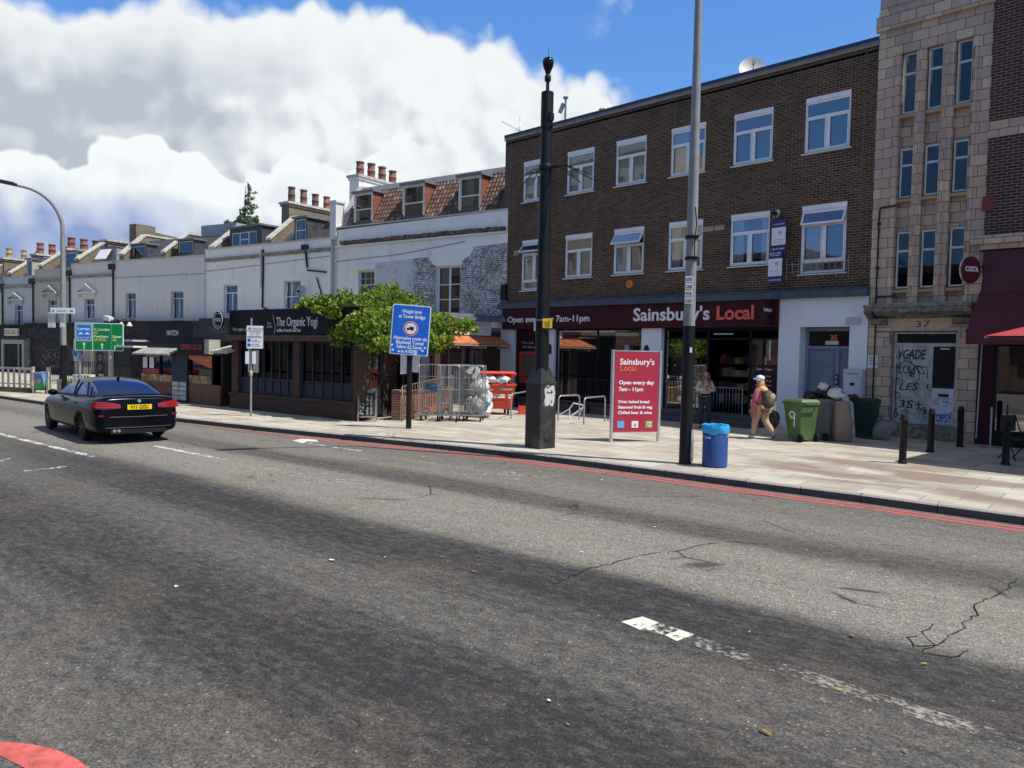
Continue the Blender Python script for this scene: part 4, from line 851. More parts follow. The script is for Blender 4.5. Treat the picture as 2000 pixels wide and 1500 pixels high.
def sash(par, x0, x1, z0, z1, bars, y=.14, t=.05, mat=None, curt=None, seed=0, dep=.05):
    mb = MB(); frame_of(mb, x0+.004, x1-.004, z0+.004, z1-.004, t, y, y+dep, bars); w_ = mb.build('window', mat or FRM, par)
    mb = MB(); mb.face([(x0+.02, y+dep*.6, z0+.02), (x1-.02, y+dep*.6, z0+.02), (x1-.02, y+dep*.6, z1-.02), (x0+.02, y+dep*.6, z1-.02)]); mb.build('pane', GLASSO, w_)
    if curt: curtain(w_, *curt, y+.12, seed=seed, amp=.015)
    mb = MB(); mb.box(x0-.02, x1+.02, y+.45, y+.47, z0-.05, z1+.05); mb.build("dark_backing", DARK, w_)  # dark sheet painted as the gloom behind the sash
    mb = MB(); mb.box(x0-.06, x1+.06, -.06, y, z0-.08, z0+.0); mb.build('sill', FRM, w_); return w_
def roofbox(par, x0, x1, z, y0, ztop, ytop, mat, name='roof', back=9):
    mb = MB(); mb.prism([(y0, z), (ytop, ztop), (back, ztop), (back, z)], x0, x1, ax='x'); return mb.build(name, mat, par)
def coping(par, x, z0, z1, y0, y1, wd=.32, mat=None, up=.28):       # sloping party wall rising through the roof, stone coped
    mb = MB(); mb.prism([(y0, z0-.6), (y0, z0), (y1, z1), (y1+4, z1), (y1+4, z0-.6)], x-wd/2, x+wd/2, ax='x'); pw = mb.build('party_wall', mat or BRICKY, par)
    s = (z1-z0)/(y1-y0); mb = MB(); mb.prism([(y0-.08, z0+.01), (y0-.08, z0+.14), (y1, z1+.14), (y1+4, z1+.14), (y1+4, z1+.01), (y1, z1+.01)], x-wd/2-.05, x+wd/2+.05, ax='x'); mb.build('coping', CONC, pw); return pw
def dormer(par, x0, x1, z0, z1, y, bars=(), cheek=None, top=.1, back=2.4, curt=None, seed=0, frm=None, wz=None, wx=None):
    cheek = cheek or SLATE; d = MB(); wx0, wx1 = wx or (x0+.08, x1-.08); wz0, wz1 = wz or (z0+.05, z1-.06)
    grid_wall(d, x0, x1, z0, z1, [(wx0, wx1, wz0, wz1)], 0, y=y, dep=.06)
    d.face([(x0, y, z0), (x0, y+back, z0), (x0, y+back, z1), (x0, y, z1)], 1); d.face([(x1, y, z0), (x1, y, z1), (x1, y+back, z1), (x1, y+back, z0)], 1)
    dm = d.build('dormer', [OFFW if cheek is REDTILE else cheek, cheek], par)
    mb = MB(); mb.box(x0-.1, x1+.1, y-.12, y+back, z1, z1+top); mb.build('dormer_roof', LEAD, dm)
    b = MB(); frame_of(b, wx0+.003, wx1-.003, wz0+.003, wz1-.003, .05, y+.02, y+.06, bars); w_ = b.build('window', frm or FRM, dm)
    for ob in (w_,): pass
    mb = MB(); mb.face([(wx0, y+.05, wz0), (wx1, y+.05, wz0), (wx1, y+.05, wz1), (wx0, y+.05, wz1)]); mb.build('pane', GLASSO, dm)
    mb = MB(); mb.box(x0+.01, x1-.01, y+.5, y+.52, z0, z1-.01); mb.build('dark_backing', DARK, dm)  # dark sheet in place of the unlit attic
    if curt: curtain(dm, *curt, y+.12, seed=seed, amp=.012)
    return dm
def chimney(par, x0, x1, y0, y1, z0, z1, pots, mat, cap=CONC, potc=None, r=.14, h=.75, seed=0):
    r_ = random.Random(seed); mb = MB(); mb.box(x0, x1, y0, y1, z0, z1-.25); mb.box(x0-.06, x1+.06, y0-.06, y1+.06, z1-.249, z1-.12); ch = mb.build('chimney', mat, par)
    mb = MB(); mb.box(x0-.12, x1+.12, y0-.12, y1+.12, z1-.119, z1); mb.build('cap', cap, ch)
    for k in range(pots):
        y = y0+(y1-y0)*(k+.5)/pots; hh = h*r_.uniform(.92, 1.05); mb = MB()
        mb.lathe(((x0+x1)/2, y, z1), [(r*1.15, -.05), (r*1.2, .04), (r, .08), (r*1.02, hh*.45), (r*1.1, hh*.47), (r*1.1, hh*.52), (r*1.0, hh*.54), (r*.92, hh*.9), (r*1.12, hh*.92), (r*1.1, hh), (r*.8, hh), (r*.75, hh*.8)], 14); mb.build('chimney_pot', (potc or [POT])[k % len(potc or [POT])], ch)
    return ch
def pipe(par, pts, r=.035, mat=None, name='downpipe'):
    mb = MB(); mb.tube(pts, r, 7); return mb.build(name, mat or OFFW, par)

# house with the tiled mansard, next to the brown brick building
hA = thing('terraced_house', 'white house with tiled mansard and three dormers beside the brown brick building', 'house', T1.w(0, 0), T1.a, 'houses of the white terrace')
a1 = (-8.7, -7.62, 4.48, 5.77); a2 = (-3.82, -2.47, 3.6, 5.77)
mb = MB(); grid_wall(mb, -10.3, .0, 0, 7.12, [a1, a2], dep=.16); shell(mb, -10.3, 0, 9, 0, 8.0); mb.build('wall', RW1, hA)
mb = MB(); mb.prism([(-10.3, 7.0), (0, 7.0), (0, 7.9), (-10.3, 7.82)], -.03, .4); mb.build('parapet', RW1, hA)
mb = MB(); mb.box(-10.35, .02, -.07, .45, 7.9, 7.96); mb.build('parapet_coping', CONC, hA)
mb = MB(); r_ = random.Random(2)
for k in range(52):
    x = -9.8+k*.187; dz = r_.uniform(-.015, .015)+.02; mb.box(x, x+.188, -.16-r_.uniform(0, .04), -.031, 7.06+dz, 7.19+dz*2)
mb.build('broken_cornice', paint('rusty broken stone', (.13, .1, .075), .9, var=.7, sc=8, bump=.5), hA)
mb = MB(); mb.box(-10.2, -.1, -.13, -.032, 6.97, 7.03); mb.build('cornice', RW1, hA)
# old brick showing where the render has come away
PZ = [(-7.55, 6.12), (-5.9, 6.16), (-4.35, 6.2), (-4.0, 5.85), (-3.84, 5.78)]; PZ2 = [(-2.45, 5.78), (-2.3, 6.0), (-1.95, 6.15), (-1.72, 6.5), (-.9, 6.52), (0, 6.56)]
mb = MB(); mb.prism([(-7.55, 3.5)]+PZ+[(-3.84, 3.5)], -.012, -.002); mb.prism([(-2.45, 3.5)]+PZ2+[(0, 3.5)], -.012, -.002); mb.build('bare_brick', PEEL, hA)
def stepline(z0, z1, x0, x1): mb.prism([(x0, z0), (x1, z1), (x1, z1+.03), (x0, z0+.03)], -.02, -.0)
mb = MB(); mb.box(-8.8, -7.5, -.14, -.0, 5.82, 5.98); mb.box(-8.78, -7.55, -.05, 0, 5.78, 5.82); mb.build('lintel', RW1, hA)
sash(hA, *a1, [(-8.36, -8.34, 4.53, 5.72), (-8.0, -7.98, 4.53, 5.72), (-8.65, -7.67, 5.1, 5.15), (-8.65, -7.67, 5.4, 5.42), (-8.65, -7.67, 4.8, 4.82)])
sash(hA, *a2, [(-3.19, -3.1, 3.65, 5.7), (-3.77, -3.19, 4.95, 4.99), (-3.1, -2.52, 4.95, 4.99), (-3.77, -3.19, 4.3, 4.34), (-3.1, -2.52, 4.3, 4.34)], t=.07, mat=WHITE, curt=(-3.7, -3.3, 5.0, 5.68), seed=4)
pipe(hA, [(-10.22, -.07, 7.9), (-10.22, -.07, 3.4)]); mb = MB(); mb.box(-10.32, -10.12, -.16, -.03, 7.5, 7.72); mb.build('rainwater_head', OFFW, hA)
mb = MB(); mb.prism([(-9.62, 4.2), (-9.48, 4.35), (-9.44, 4.6), (-9.5, 4.85), (-9.58, 5.0), (-9.64, 4.6)], -.01, -.002); mb.build('patch', paint('bare patch', (.16, .14, .13), .9, var=.6, sc=15), hA)
pipe(hA, [(-10.2, -.02, 6.3), (-6, -.02, 6.42), (-2.2, -.02, 6.75)], .012, paint('grey cable', (.4, .4, .4), .7), 'cable')
# mansard of corrugated pantiles, modelled tile by tile
def pantile(par, x0, x1, z0, y0, z1, y1, gaps, cw=.19, rows=9):
    nx = int((x1-x0)/cw); sl = math.hypot(y1-y0, z1-z0); dn = Vector((0, y1-y0, z1-z0)).normalized(); nr = Vector((0, -dn.z, dn.y)); mb = MB(); r_ = random.Random(9)
    for i in range(nx):
        xa = x0+i*(x1-x0)/nx; xb = x0+(i+1)*(x1-x0)/nx; xm = (xa+xb)/2
        for j in range(rows):
            s0 = sl*j/rows; s1 = sl*(j+1)/rows; o = Vector((0, y0, z0)); zc = z0+(z1-z0)*(j+.5)/rows
            if any(a < xm < b and zc < c for a, b, c in gaps): continue
            m = r_.choice([0, 0, 1, 2]); P = []
            for k in range(6):
                u = k/5; h = .055*math.sin(u*PI*1.0)-.0 if u < 1 else 0
                x = xa+(xb-xa)*u; P.append((x, h))
            lo = [o+dn*(s0-.02)+nr*(h+.035)+Vector((x, 0, 0)) for x, h in P]; hi = [o+dn*s1+nr*(h+.008)+Vector((x, 0, 0)) for x, h in P]; bt = [o+dn*(s0-.02)+nr*(.0)+Vector((x, 0, 0)) for x, h in P]
            for k in range(5): mb.face([lo[k], lo[k+1], hi[k+1], hi[k]], m, True); mb.face([bt[k], bt[k+1], lo[k+1], lo[k]], m)
    return mb.build('tiling', [paint('weathered pantile', (.14, .075, .052), .75, var=.35, sc=6), paint('pale pantile', (.22, .145, .105), .75, var=.3, sc=6), paint('dark pantile', (.09, .05, .04), .75, var=.35, sc=6)], par)
mb = MB(); mb.prism([(.4, 7.8), (1.6, 10.1), (9, 10.1), (9, 7.8)], -10.2, -.02, ax='x'); rf = mb.build('roof', SLATE, hA)
dz = [(-9.72, -8.42, 9.7), (-6.5, -5.12, 9.75), (-3.14, -1.9, 9.75)]
pantile(rf, -10.1, -1.0, 7.86, .42, 9.85, 1.46, dz)
mb = MB(); mb.prism([(1.38, 9.84), (1.6, 10.14), (2.4, 10.2), (2.4, 10.1), (1.62, 10.06), (1.42, 9.8)], -10.2, -.02, ax='x'); mb.build('ridge_flashing', LEAD, rf)
for k, (a, b, c) in enumerate(dz): dormer(rf, a, b, 7.98, c-.08, .62, [(a+.13, b-.13, 8.8, 8.86)], cheek=REDTILE, back=1.2, curt=(a+.12, b-.5, 8.05, 9.5) if k == 2 else None)
coping(hA, -10.35, 7.95, 10.1, .3, 1.65, .3, RW1)
mb = MB(); mb.box(-10.62, -10.2, -.1, .45, 7.4, 9.15); mb.box(-10.68, -10.14, -.16, .5, 9.151, 9.25); mb.build('end_pier', RW2, hA)
cx, cz = T1.at(703, 360, 2.6); chimney(hA, cx-.35, cx+.35, 2.2, 5.4, 9, 11.05, 4, RW1, CONC, [POT], h=.8, r=.2, seed=1)
mb = MB(); mb.box(-.9, -.0, .55, 1.3, 7.9, 8.0); mb.build('valley_flashing', LEAD, hA)

def house(lab, fr, x0, x1, mat, ztop, cor, wins, zlow=3.3, base=0):
    t = thing('terraced_house', lab, 'house', fr.w(x0, 0), fr.a, 'houses of the white terrace'); O = x0
    mb = MB(); grid_wall(mb, 0, x1-x0, 0, ztop, [(a-O, b-O, c, d) for a, b, c, d in wins], dep=.16); shell(mb, 0, x1-x0, 8, 0, ztop); mb.box(0, x1-x0, .25, .35, ztop-.35, ztop-.001)
    mb.build('wall', mat, t)
    mb = MB(); mb.box(.0, x1-x0, -.06, .3, ztop, ztop+.06); mb.build('parapet_coping', CONC, t)
    if cor: mb = MB(); mb.box(0.01, x1-x0-.01, -.1, -.0, cor-.05, cor+.05); mb.box(.01, x1-x0-.01, -.06, 0, cor-.14, cor-.051); mb.build('cornice', paint('weathered cornice', (.3, .27, .22), .85, var=.5, sc=7, bump=.3), t)
    return t, O
# two houses with black dormers
wB = (-14.16, -12.86, 4.06, 5.51); hB, O = house('white house with slate dormer and chimney pots, left of the tiled mansard house', T1, -15.85, -10.65, RW1, 7.48, 6.98, [wB])
sash(hB, wB[0]-O, wB[1]-O, wB[2], wB[3], [(-13.75-O, -13.69-O, 4.1, 5.47), (wB[0]-O+.05, wB[1]-O-.05, 4.68, 4.73)], mat=WHITE, curt=(wB[0]-O+.1, wB[1]-O-.1, 4.1, 5.4))
rB = roofbox(hB, .05, 5.15, 7.3, .5, 9.0, 2.5, SLATE)
dormer(rB, -14.5-O, -13.5-O, 7.55, 8.85, .9, [(-14.4-O, -13.6-O, 8.2, 8.25)], back=1.8, curt=(-14.4-O, -14.0-O, 7.7, 8.7))
coping(hB, .0, 7.75, 9.15, .35, 1.95, .35)
mb = MB()
for k in range(3): x = 2.9+1.1+k*.33; mb.prism([(1.0, 7.86), (1.9, 8.62), (1.9, 8.66), (1.0, 7.9)], x, x+.22, ax='x')
for k in range(4): x = .75+k*.2; mb.prism([(.9, 7.78), (1.4, 8.2), (1.4, 8.24), (.9, 7.82)], x, x+.09, ax='x')
mb.build('rooflights', paint('rooflight glass', (.25, .36, .5), .15), rB)
cx = T1.at(568, 410, 2.6)[0]-O; chimney(hB, cx-.3, cx+.35, 2.2, 5.6, 8, 10.2, 4, BRICKY, CONC, [paint('dark pot', (.12, .07, .06), .8), POT, paint('dark pot', (.12, .07, .06), .8), paint('red pot', (.3, .11, .07), .7)], h=.85, r=.19, seed=2)
pipe(hB, [(-12.45-O, -.06, 7.2), (-12.45-O, -.06, 7.0), (-12.3-O, -.06, 6.1)], .05, PIPE); mb = MB(); mb.box(-12.62-O, -12.28-O, -.2, -.02, 7.0, 7.25); mb.build('rainwater_head', PIPE, hB)
pipe(hB, [(-12.3-O, -.06, 5.98), (-10.9-O, -.06, 5.82)], .04, PIPE); pipe(hB, [(-11.6-O, -.06, 5.6), (-11.15-O, -.06, 4.6)], .035, PIPE)
pipe(hB, [(-15.82-O, -.06, 7.2), (-15.82-O, -.06, 5.8), (-15.86-O, -.06, 4.2), (-15.3-O, -.06, 4.0), (-13.8-O, -.06, 3.8)], .045, PIPE)
pipe(hB, [(0.05, -.015, 6.45), (5.1, -.015, 6.6)], .009, PIPE, 'cable')
dish(T1.w(-12.35, -.25, 4.85), .3, RAD(25), RAD(-10), 'grey satellite dish on the white wall beside the window above the bar fascia', LGREY)
wC = (-19.35, -18.1, 3.85, 5.47); hC, O = house('white rendered house with a wide three-light dormer and yellow brick party wall', T1, -21.1, -15.87, RW1, 7.5, 6.95, [wC])
sash(hC, wC[0]-O, wC[1]-O, wC[2], wC[3], [(-18.76-O, -18.68-O, 3.9, 5.0), (wC[0]-O+.05, wC[1]-O-.05, 5.0, 5.06)], mat=WHITE, curt=(wC[0]-O+.06, wC[0]-O+.5, 3.9, 5.0))
rC = roofbox(hC, .05, 5.2, 7.3, .5, 8.8, 2.6, SLATE)
dormer(rC, -20.2-O, -17.3-O, 7.55, 8.75, .95, [(-19.3-O, -19.22-O, 7.75, 8.45), (-18.5-O, -18.42-O, 7.75, 8.45), (-19.22-O, -18.5-O, 8.05, 8.11)], back=1.8, wx=(-20.0-O, -17.75-O), wz=(7.72, 8.5))
coping(hC, .25, 7.6, 9.0, .3, 1.9, .5)
pipe(hC, [(5.1, -.07, 7.3), (5.12, -.07, 5.2)], .045, OFFW); pipe(hC, [(.05, -.07, 7.1), (.05, -.07, 3.6)], .04, OFFW); pipe(hC, [(0.05, -.015, 6.3), (5.1, -.015, 6.42)], .009, PIPE, 'cable')
mb = MB(); mb.blob((5.05, -.02, 7.45), .25, .15, .35, .3, seed=4); 
# two blue-grey houses
wD = (-2.95, -1.85, 3.62, 5.24); hD, O = house('blue-grey house with grey roof extension, right one of the plain pair', T3, -4.15, -.02, RW2, 7.2, None, [wD])
sash(hD, wD[0]-O, wD[1]-O, wD[2], wD[3], [(-2.43-O, -2.37-O, 3.67, 4.8), (wD[0]-O+.05, wD[1]-O-.05, 4.8, 4.85)])
rD = roofbox(hD, .02, 4.1, 7.1, .45, 8.75, 2.2, SLATE); dormer(rD, -3.6-O, -2.15-O, 7.35, 8.35, .95, back=1.4)
mb = MB(); mb.box(-3.3-O+.2, -O, 2.2, 5, 8.7, 9.4); mb.build('roof_extension', paint('grey sheet', (.3, .33, .36), .6), rD)
coping(hD, .0, 7.55, 8.9, .4, 2.0, .3); mb = MB(); mb.box(0.02, 4.1, -.02, 0, 6.17, 6.2); mb.build('string_course', paint('grey line', (.25, .27, .29), .8), hD)
wE = (-7.26, -6.26, 3.62, 5.24); hE, O = house('blue-grey house below a long brick stack, left one of the plain pair', T3, -8.35, -4.17, RW2, 7.2, None, [wE])
sash(hE, wE[0]-O, wE[1]-O, wE[2], wE[3], [(-6.8-O, -6.74-O, 3.67, 4.8), (wE[0]-O+.05, wE[1]-O-.05, 4.8, 4.85)])
rE = roofbox(hE, .02, 4.16, 7.1, .45, 8.75, 2.2, SLATE); dormer(rE, -8.0-O, -6.55-O, 7.35, 8.3, .95, back=1.4)
coping(hE, .1, 7.6, 9.0, .4, 1.9, .5, BRICKY); mb = MB(); mb.box(0.02, 4.15, -.02, 0, 6.17, 6.2); mb.build('string_course', paint('grey line', (.25, .27, .29), .8), hE)
cx = T3.at(262, 450, 2.4)[0]-O; mb = MB(); mb.box(cx-.2, cx+.5, 2.2, 3.6, 7.5, 9.95); mb.prism([(3.6, 8), (3.6, 9.6), (5.2, 9.5), (6.8, 9.0), (9.5, 8.9), (9.5, 8)], cx-.1, cx+.4, ax='x'); mb.build('chimney', BRICKY, hE)
def pediment(par, x0, x1, z0, z1, mat):
    mb = MB(); xm = (x0+x1)/2; mb.prism([(x0, z0), (x1, z0), (x1, z0+.1), (x0, z0+.1)], -.26, 0); mb.prism([(x0, z0+.101), (xm, z1), (x1, z0+.101), (x1-.14, z0+.101), (xm, z1-.14), (x0+.14, z0+.101)], -.24, 0)
    mb.prism([(x0+.14, z0+.101), (xm, z1-.14), (x1-.14, z0+.101)], -.08, 0); mb.box(x0+.15, x0+.3, -.18, 0, z0-.25, z0-.001); mb.box(x1-.3, x1-.15, -.18, 0, z0-.25, z0-.001); mb.build('pediment', mat, par)
for (a, b, w4, ped, mat, lab, pots, dk) in (
    (-12.98, -8.37, (-11.55, -10.45, 3.68, 4.95), (-12.2, -10.1, 5.28, 5.9), RW2, 'pale blue-grey house with pedimented window and a tilted roof window', 0, 'F'),
    (-17.25, -13.0, (-15.6, -14.6, 3.3, 4.95), (-16.25, -14.35, 5.32, 5.9), RWC, 'cream-grey house with pedimented window and four terracotta pots, behind the direction sign', 4, 'G'),
    (-21.1, -17.27, (-19.7, -18.7, 3.2, 4.66), (-20.5, -18.45, 4.95, 5.5), RW3, 'grey house with pedimented window and twin narrow dormers, second from the left edge', 4, 'H'),
    (-25.5, -21.12, (-24, -23, 3.1, 4.5), (-24.4, -22.5, 4.85, 5.35), RWC, 'pale house cut by the left edge of the picture', 3, 'I'),
    (-30, -25.52, (-28, -27, 3.0, 4.3), (-28.6, -26.5, 4.7, 5.2), RW3, 'furthest terraced house beyond the left edge', 0, 'J')):
    if dk == 'J': continue
    k = {'F': 7.2, 'G': 6.95, 'H': 6.55, 'I': 6.3}[dk]; t, O = house(lab, T3, a, b, mat, k, {'F': 6.42, 'G': 6.28, 'H': 5.95, 'I': 5.7}[dk], [w4])
    xm = (w4[0]+w4[1])/2-O; sash(t, w4[0]-O, w4[1]-O, w4[2], w4[3], [(xm-.03, xm+.03, w4[2]+.05, w4[3]-.42), (w4[0]-O+.05, w4[1]-O-.05, w4[3]-.42, w4[3]-.36)])
    pediment(t, ped[0]-O, ped[1]-O, ped[2], ped[3], mat); W = b-a
    rf = roofbox(t, .02, W-.02, k-.2, .5, k+1.25, 2.3, SLATE)
    coping(t, .15, k+.3, k+1.55, .35, 2.0, .4, BRICKY)
    if dk == 'F':
        mb = MB(); mb.box(1.9, 3.6, .8, 2.8, k, k+1.05); e_ = mb.build('dormer', paint('grey sheet', (.3, .33, .36), .6), rf); mb = MB(); mb.box(1.85, 3.65, .72, 2.8, k+1.051, k+1.12); mb.build('dormer_roof', LEAD, e_)
        mb = MB(); c = Vector((2.65, .5, k+.6)); u = Vector((0, -.5, -.8)).normalized(); 
        mb.obox(c, (1, 0, 0), u, u.cross(Vector((1, 0, 0))), .55, .38, .03); w_ = mb.build('roof_window', WHITE, rf); mb = MB(); mb.obox(c+u.cross(Vector((1, 0, 0)))*-.012, (1, 0, 0), u, u.cross(Vector((1, 0, 0))), .46, .3, .03); mb.build('pane', gm.m, w_)
        chimney(t, -.1, .5, 2.2, 6.0, k, k+1.9, 0, BRICKY)
    if dk == 'G':
        dormer(rf, 2.0, 3.4, k+.1, k+1.25, .9, cheek=paint('grey sheet', (.3, .33, .36), .6), back=2); chimney(t, -.15, .45, 2.0, 5.6, k, k+1.75, 4, RWC, CONC, [POT, POT, paint('dark pot', (.12, .07, .06), .8), paint('red pot', (.3, .11, .07), .7)], h=.8, r=.24, seed=5)
    if dk == 'H':
        dormer(rf, 1.6, 2.3, k+.1, k+1.3, .7, back=2.2, cheek=paint('light cheek', (.4, .38, .34), .7)); dormer(rf, 3.1, 3.8, k+.1, k+1.3, .7, back=2.2, cheek=paint('light cheek', (.4, .38, .34), .7)); chimney(t, -.15, .5, 2.0, 5.4, k, k+1.95, 4, BRICKY, CONC, [POT], h=.8, r=.23, seed=6)
    if dk == 'I': chimney(t, -.1, .5, 2.0, 5.2, k, k+2.1, 3, BRICKY, CONC, [paint('buff pot', (.36, .25, .12), .8)], h=.8, r=.2, seed=7)
    pipe(t, [(W-.05, -.07, k-.4), (W-.05, -.07, 2.9)], .05, PIPE); mb = MB(); mb.box(W-.3, W+.1, -.24, -.02, k-.5, k-.15); mb.build('rainwater_head', PIPE, t)
# ------------------------------------------------------------------ vegetation helper
def leaves(mb, pts, n, s0, s1, seed, up=.3, mats=3):
    r_ = random.Random(seed); W_ = [p[3] for p in pts]
    for _ in range(n):
        cx, cy, cz, wgt, rx, ry, rz = r_.choices(pts, W_)[0]
        while True:
            a = Vector((r_.uniform(-1, 1), r_.uniform(-1, 1), r_.uniform(-1, 1)))
            if .35 < a.length < 1: break
        a = a*(a.length**-.35)
        if a.length > 1.12: a *= 1/a.length
        c = Vector((cx+a.x*rx, cy+a.y*ry, cz+a.z*rz)); nr = Vector((r_.gauss(0, .6), r_.gauss(0, .6)-.15, r_.gauss(up, .5))).normalized()
        t = nr.orthogonal().normalized(); b = nr.cross(t); an = r_.uniform(0, 6.28); t, b = t*math.cos(an)+b*math.sin(an), b*math.cos(an)-t*math.sin(an); s = r_.uniform(s0, s1)
        m = r_.randrange(mats); mb.face([c-t*s, c-t*s*.2+b*s*.62+nr*s*.12, c+t*s*.95, c-t*s*.2-b*s*.62+nr*s*.12], m)
def leafmat(name, c, tr=.35):
    m = MT(name); m.set(m.mix(m.noise(2.5, 3), sc3(c, .65), sc3(c, 1.3)), .5); tl = m.n('ShaderNodeBsdfTranslucent'); tl.inputs[0].default_value = (c[0]*1.6, min(1, c[1]*1.7), c[2]*.7, 1)
    mx = m.n('ShaderNodeMixShader'); mx.inputs[0].default_value = tr; m.l(m.p.outputs[0], mx.inputs[1]); m.l(tl.outputs[0], mx.inputs[2]); m.l(mx.outputs[0], m.out.inputs[0]); return m.m
VL = [leafmat('vine leaf', (.15, .23, .025)), leafmat('bright vine leaf', (.27, .36, .045)), leafmat('dark vine leaf', (.035, .08, .015))]
TL = [leafmat('tree leaf', (.11, .16, .075)), leafmat('light tree leaf', (.17, .22, .11)), leafmat('dark tree leaf', (.04, .075, .03))]
# tree behind the roofs
q = T1.at(475, 440, 9); tb = T1.w(q[0], 9, 0); t = thing('tree', 'slender pointed green tree rising behind the terrace roofs', 'tree', tb)
mb = MB(); hz = lambda py, px=483: T1.at(px, py, 9)[1]; ztop = hz(355)
mb.tube([(0, 0, 0), (.05, 0, 4), (.1, 0, 8), (.2, 0, ztop-2.2), (.35, 0, ztop-.3)], [.22, .18, .13, .06, .015], 8)
for k in range(14):
    z = 7.5+k*.3; a = k*2.4; l_ = max(.35, 1.6-k*.1); mb.tube([(.1, 0, z), (.1+math.cos(a)*l_*.5, math.sin(a)*l_*.5, z+.25), (.1+math.cos(a)*l_, math.sin(a)*l_, z+.55)], [.04, .025, .01], 5)
mb.build('trunk', paint('bark', (.09, .07, .05), .9, bump=.4), t)
k = lambda px, py, w_, rx, rz: (T1.at(px, py, 9)[0]-q[0], 0, T1.at(px, py, 9)[1], w_, rx, rx, rz)
mb = MB(); leaves(mb, [k(478, 430, 3, .6, .4), k(497, 434, 3, .5, .4), k(463, 437, 2.4, .5, .25), k(436, 434, 1.1, .32, .2), k(447, 440, 1.2, .4, .15), k(488, 412, 2, .42, .3), k(474, 413, 1.2, .25, .3), k(502, 405, .9, .3, .2), k(486, 396, 1, .25, .25), k(496, 388, .7, .3, .13), k(489, 378, .5, .13, .25), k(483, 384, .25, .14, .1), k(490, 366, .35, .12, .2), k(495, 372, .2, .14, .08), k(488, 358, .12, .06, .12), k(508, 430, 1, .2, .3), k(505, 378, .25, .2, .1)], 1500, .06, .13, 3)
mb.build('crown', TL, t)
# ------------------------------------------------------------------ shops in front of the terrace
YG = Fr((-18.98, 12.46), RAD(7.5))
FASB = paint('black fascia board', (.007, .008, .013), .55, var=.25, sc=2)
NB = paint('navy black joinery', (.02, .026, .045), .45, var=.25)
BRR = brick('orange red brick', (.30, .10, .055), (.16, .055, .035), (.28, .23, .19), ms=.01, var=.5)
BRD = brick('soft red brick', (.085, .033, .022), (.04, .018, .013), (.07, .055, .045), ms=.009, var=.5)
yb = thing('bar_frontage', 'single-storey black bar frontage with brick plinth and piers under the vine', 'shop', YG.w(0, 0), YG.a)
# angled footprint in local coordinates
cor = [YG.loc((-18.95, 12.6, 0))[:2], YG.loc((-20.9, 17.2, 0))[:2], YG.loc((-22.72, 17.6, 0))[:2], YG.loc((-22.72, 21.9, 0))[:2]]
mb = MB(); P = [(-6.4, .1), (-.02, .1)]+[tuple(c) for c in cor]+[(-6.4, 8.0)]
mb.mesh([(x, y, 2.9) for x, y in P]+[(x, y, 3.05) for x, y in P], [tuple(range(len(P)))[::-1], tuple(range(len(P), 2*len(P)))]+[(i, (i+1) % len(P), len(P)+(i+1) % len(P), len(P)+i) for i in range(len(P))]); mb.build('roof', LEAD, yb)
mb = MB(); mb.box(-6.35, .05, -.02, .2, 0, .47); mb.box(-6.38, .08, -.06, .26, .471, .53); mb.build('plinth', BRD, yb)
mb = MB()
for a, b in ((-6.32, -5.95), (-2.95, -2.62), (-.12, .3)): mb.box(a, b, .02, .35, .532, 2.3)
mb.build('piers', BRD, yb)
mb = MB(); frame_of(mb, -5.95, -2.95, .532, 2.32, .07, .1, .18, [(-5.88+.42*k, -5.82+.42*k, .55, 2.25) for k in range(1, 7)]+[(-5.88, -3.02, 1.02, 1.07)]); frame_of(mb, -2.62, -.12, .532, 2.32, .07, .1, .18, [(-2.55+.45*k, -2.49+.45*k, .55, 2.25) for k in range(1, 6)]+[(-2.55, -.19, 1.02, 1.07)])
gz = mb.build('glazed_front', paint('blue-grey bars', (.022, .03, .048), .5), yb)
mb = MB(); mb.box(-5.88, -3.02, .13, .15, .6, 1.02); mb.box(-2.55, -.19, .13, .15, .6, 1.02); mb.build('panels', NB, gz)
mb = MB(); mb.face([(-5.88, .14, 1.07), (-3.02, .14, 1.07), (-3.02, .14, 2.25), (-5.88, .14, 2.25)]); mb.face([(-2.55, .14, 1.07), (-.19, .14, 1.07), (-.19, .14, 2.25), (-2.55, .14, 2.25)]); mb.build('pane', glass('bar glass', (.2, .22, .24), .03, .04), gz)
mb = MB(); mb.box(-6.3, -.05, 2.6, 2.7, 0, 2.85); mb.box(-6.3, -6.2, .3, 2.6, 0, 2.85); mb.build('interior', DARK, yb)
mb = MB()
for k in range(7): x = -5.7+k*.85; mb.lathe((x, .8+.3*(k % 2), .95), [(.16, 0), (.16, .03), (.03, .05), (.03, .6)], 8); mb.box(x-.02, x+.14, .6, .66, 1.25, 1.55)
mb.build('tables', [paint('dim furniture', (.08, .06, .045), .6)], yb)
mb = MB(); mb.box(-6.4, .05, -.1, .12, 2.3, 2.42); mb.box(-6.4, .05, -.16, .1, 2.421, 2.47); mb.build('timber_rail', paint('brown timber rail', (.1, .05, .032), .6, var=.3), yb)
t = thing('shop_sign', 'long black bar fascia with hand-drawn white lettering, left of the vine', 'sign', YG.w(0, 0), YG.a)
mb = MB(); mb.box(-6.25, .25, -.12, .05, 2.473, 3.3); mb.build('board', FASB, t)
GL = paint('soft white lettering', (.6, .6, .62), .6, bump=0)
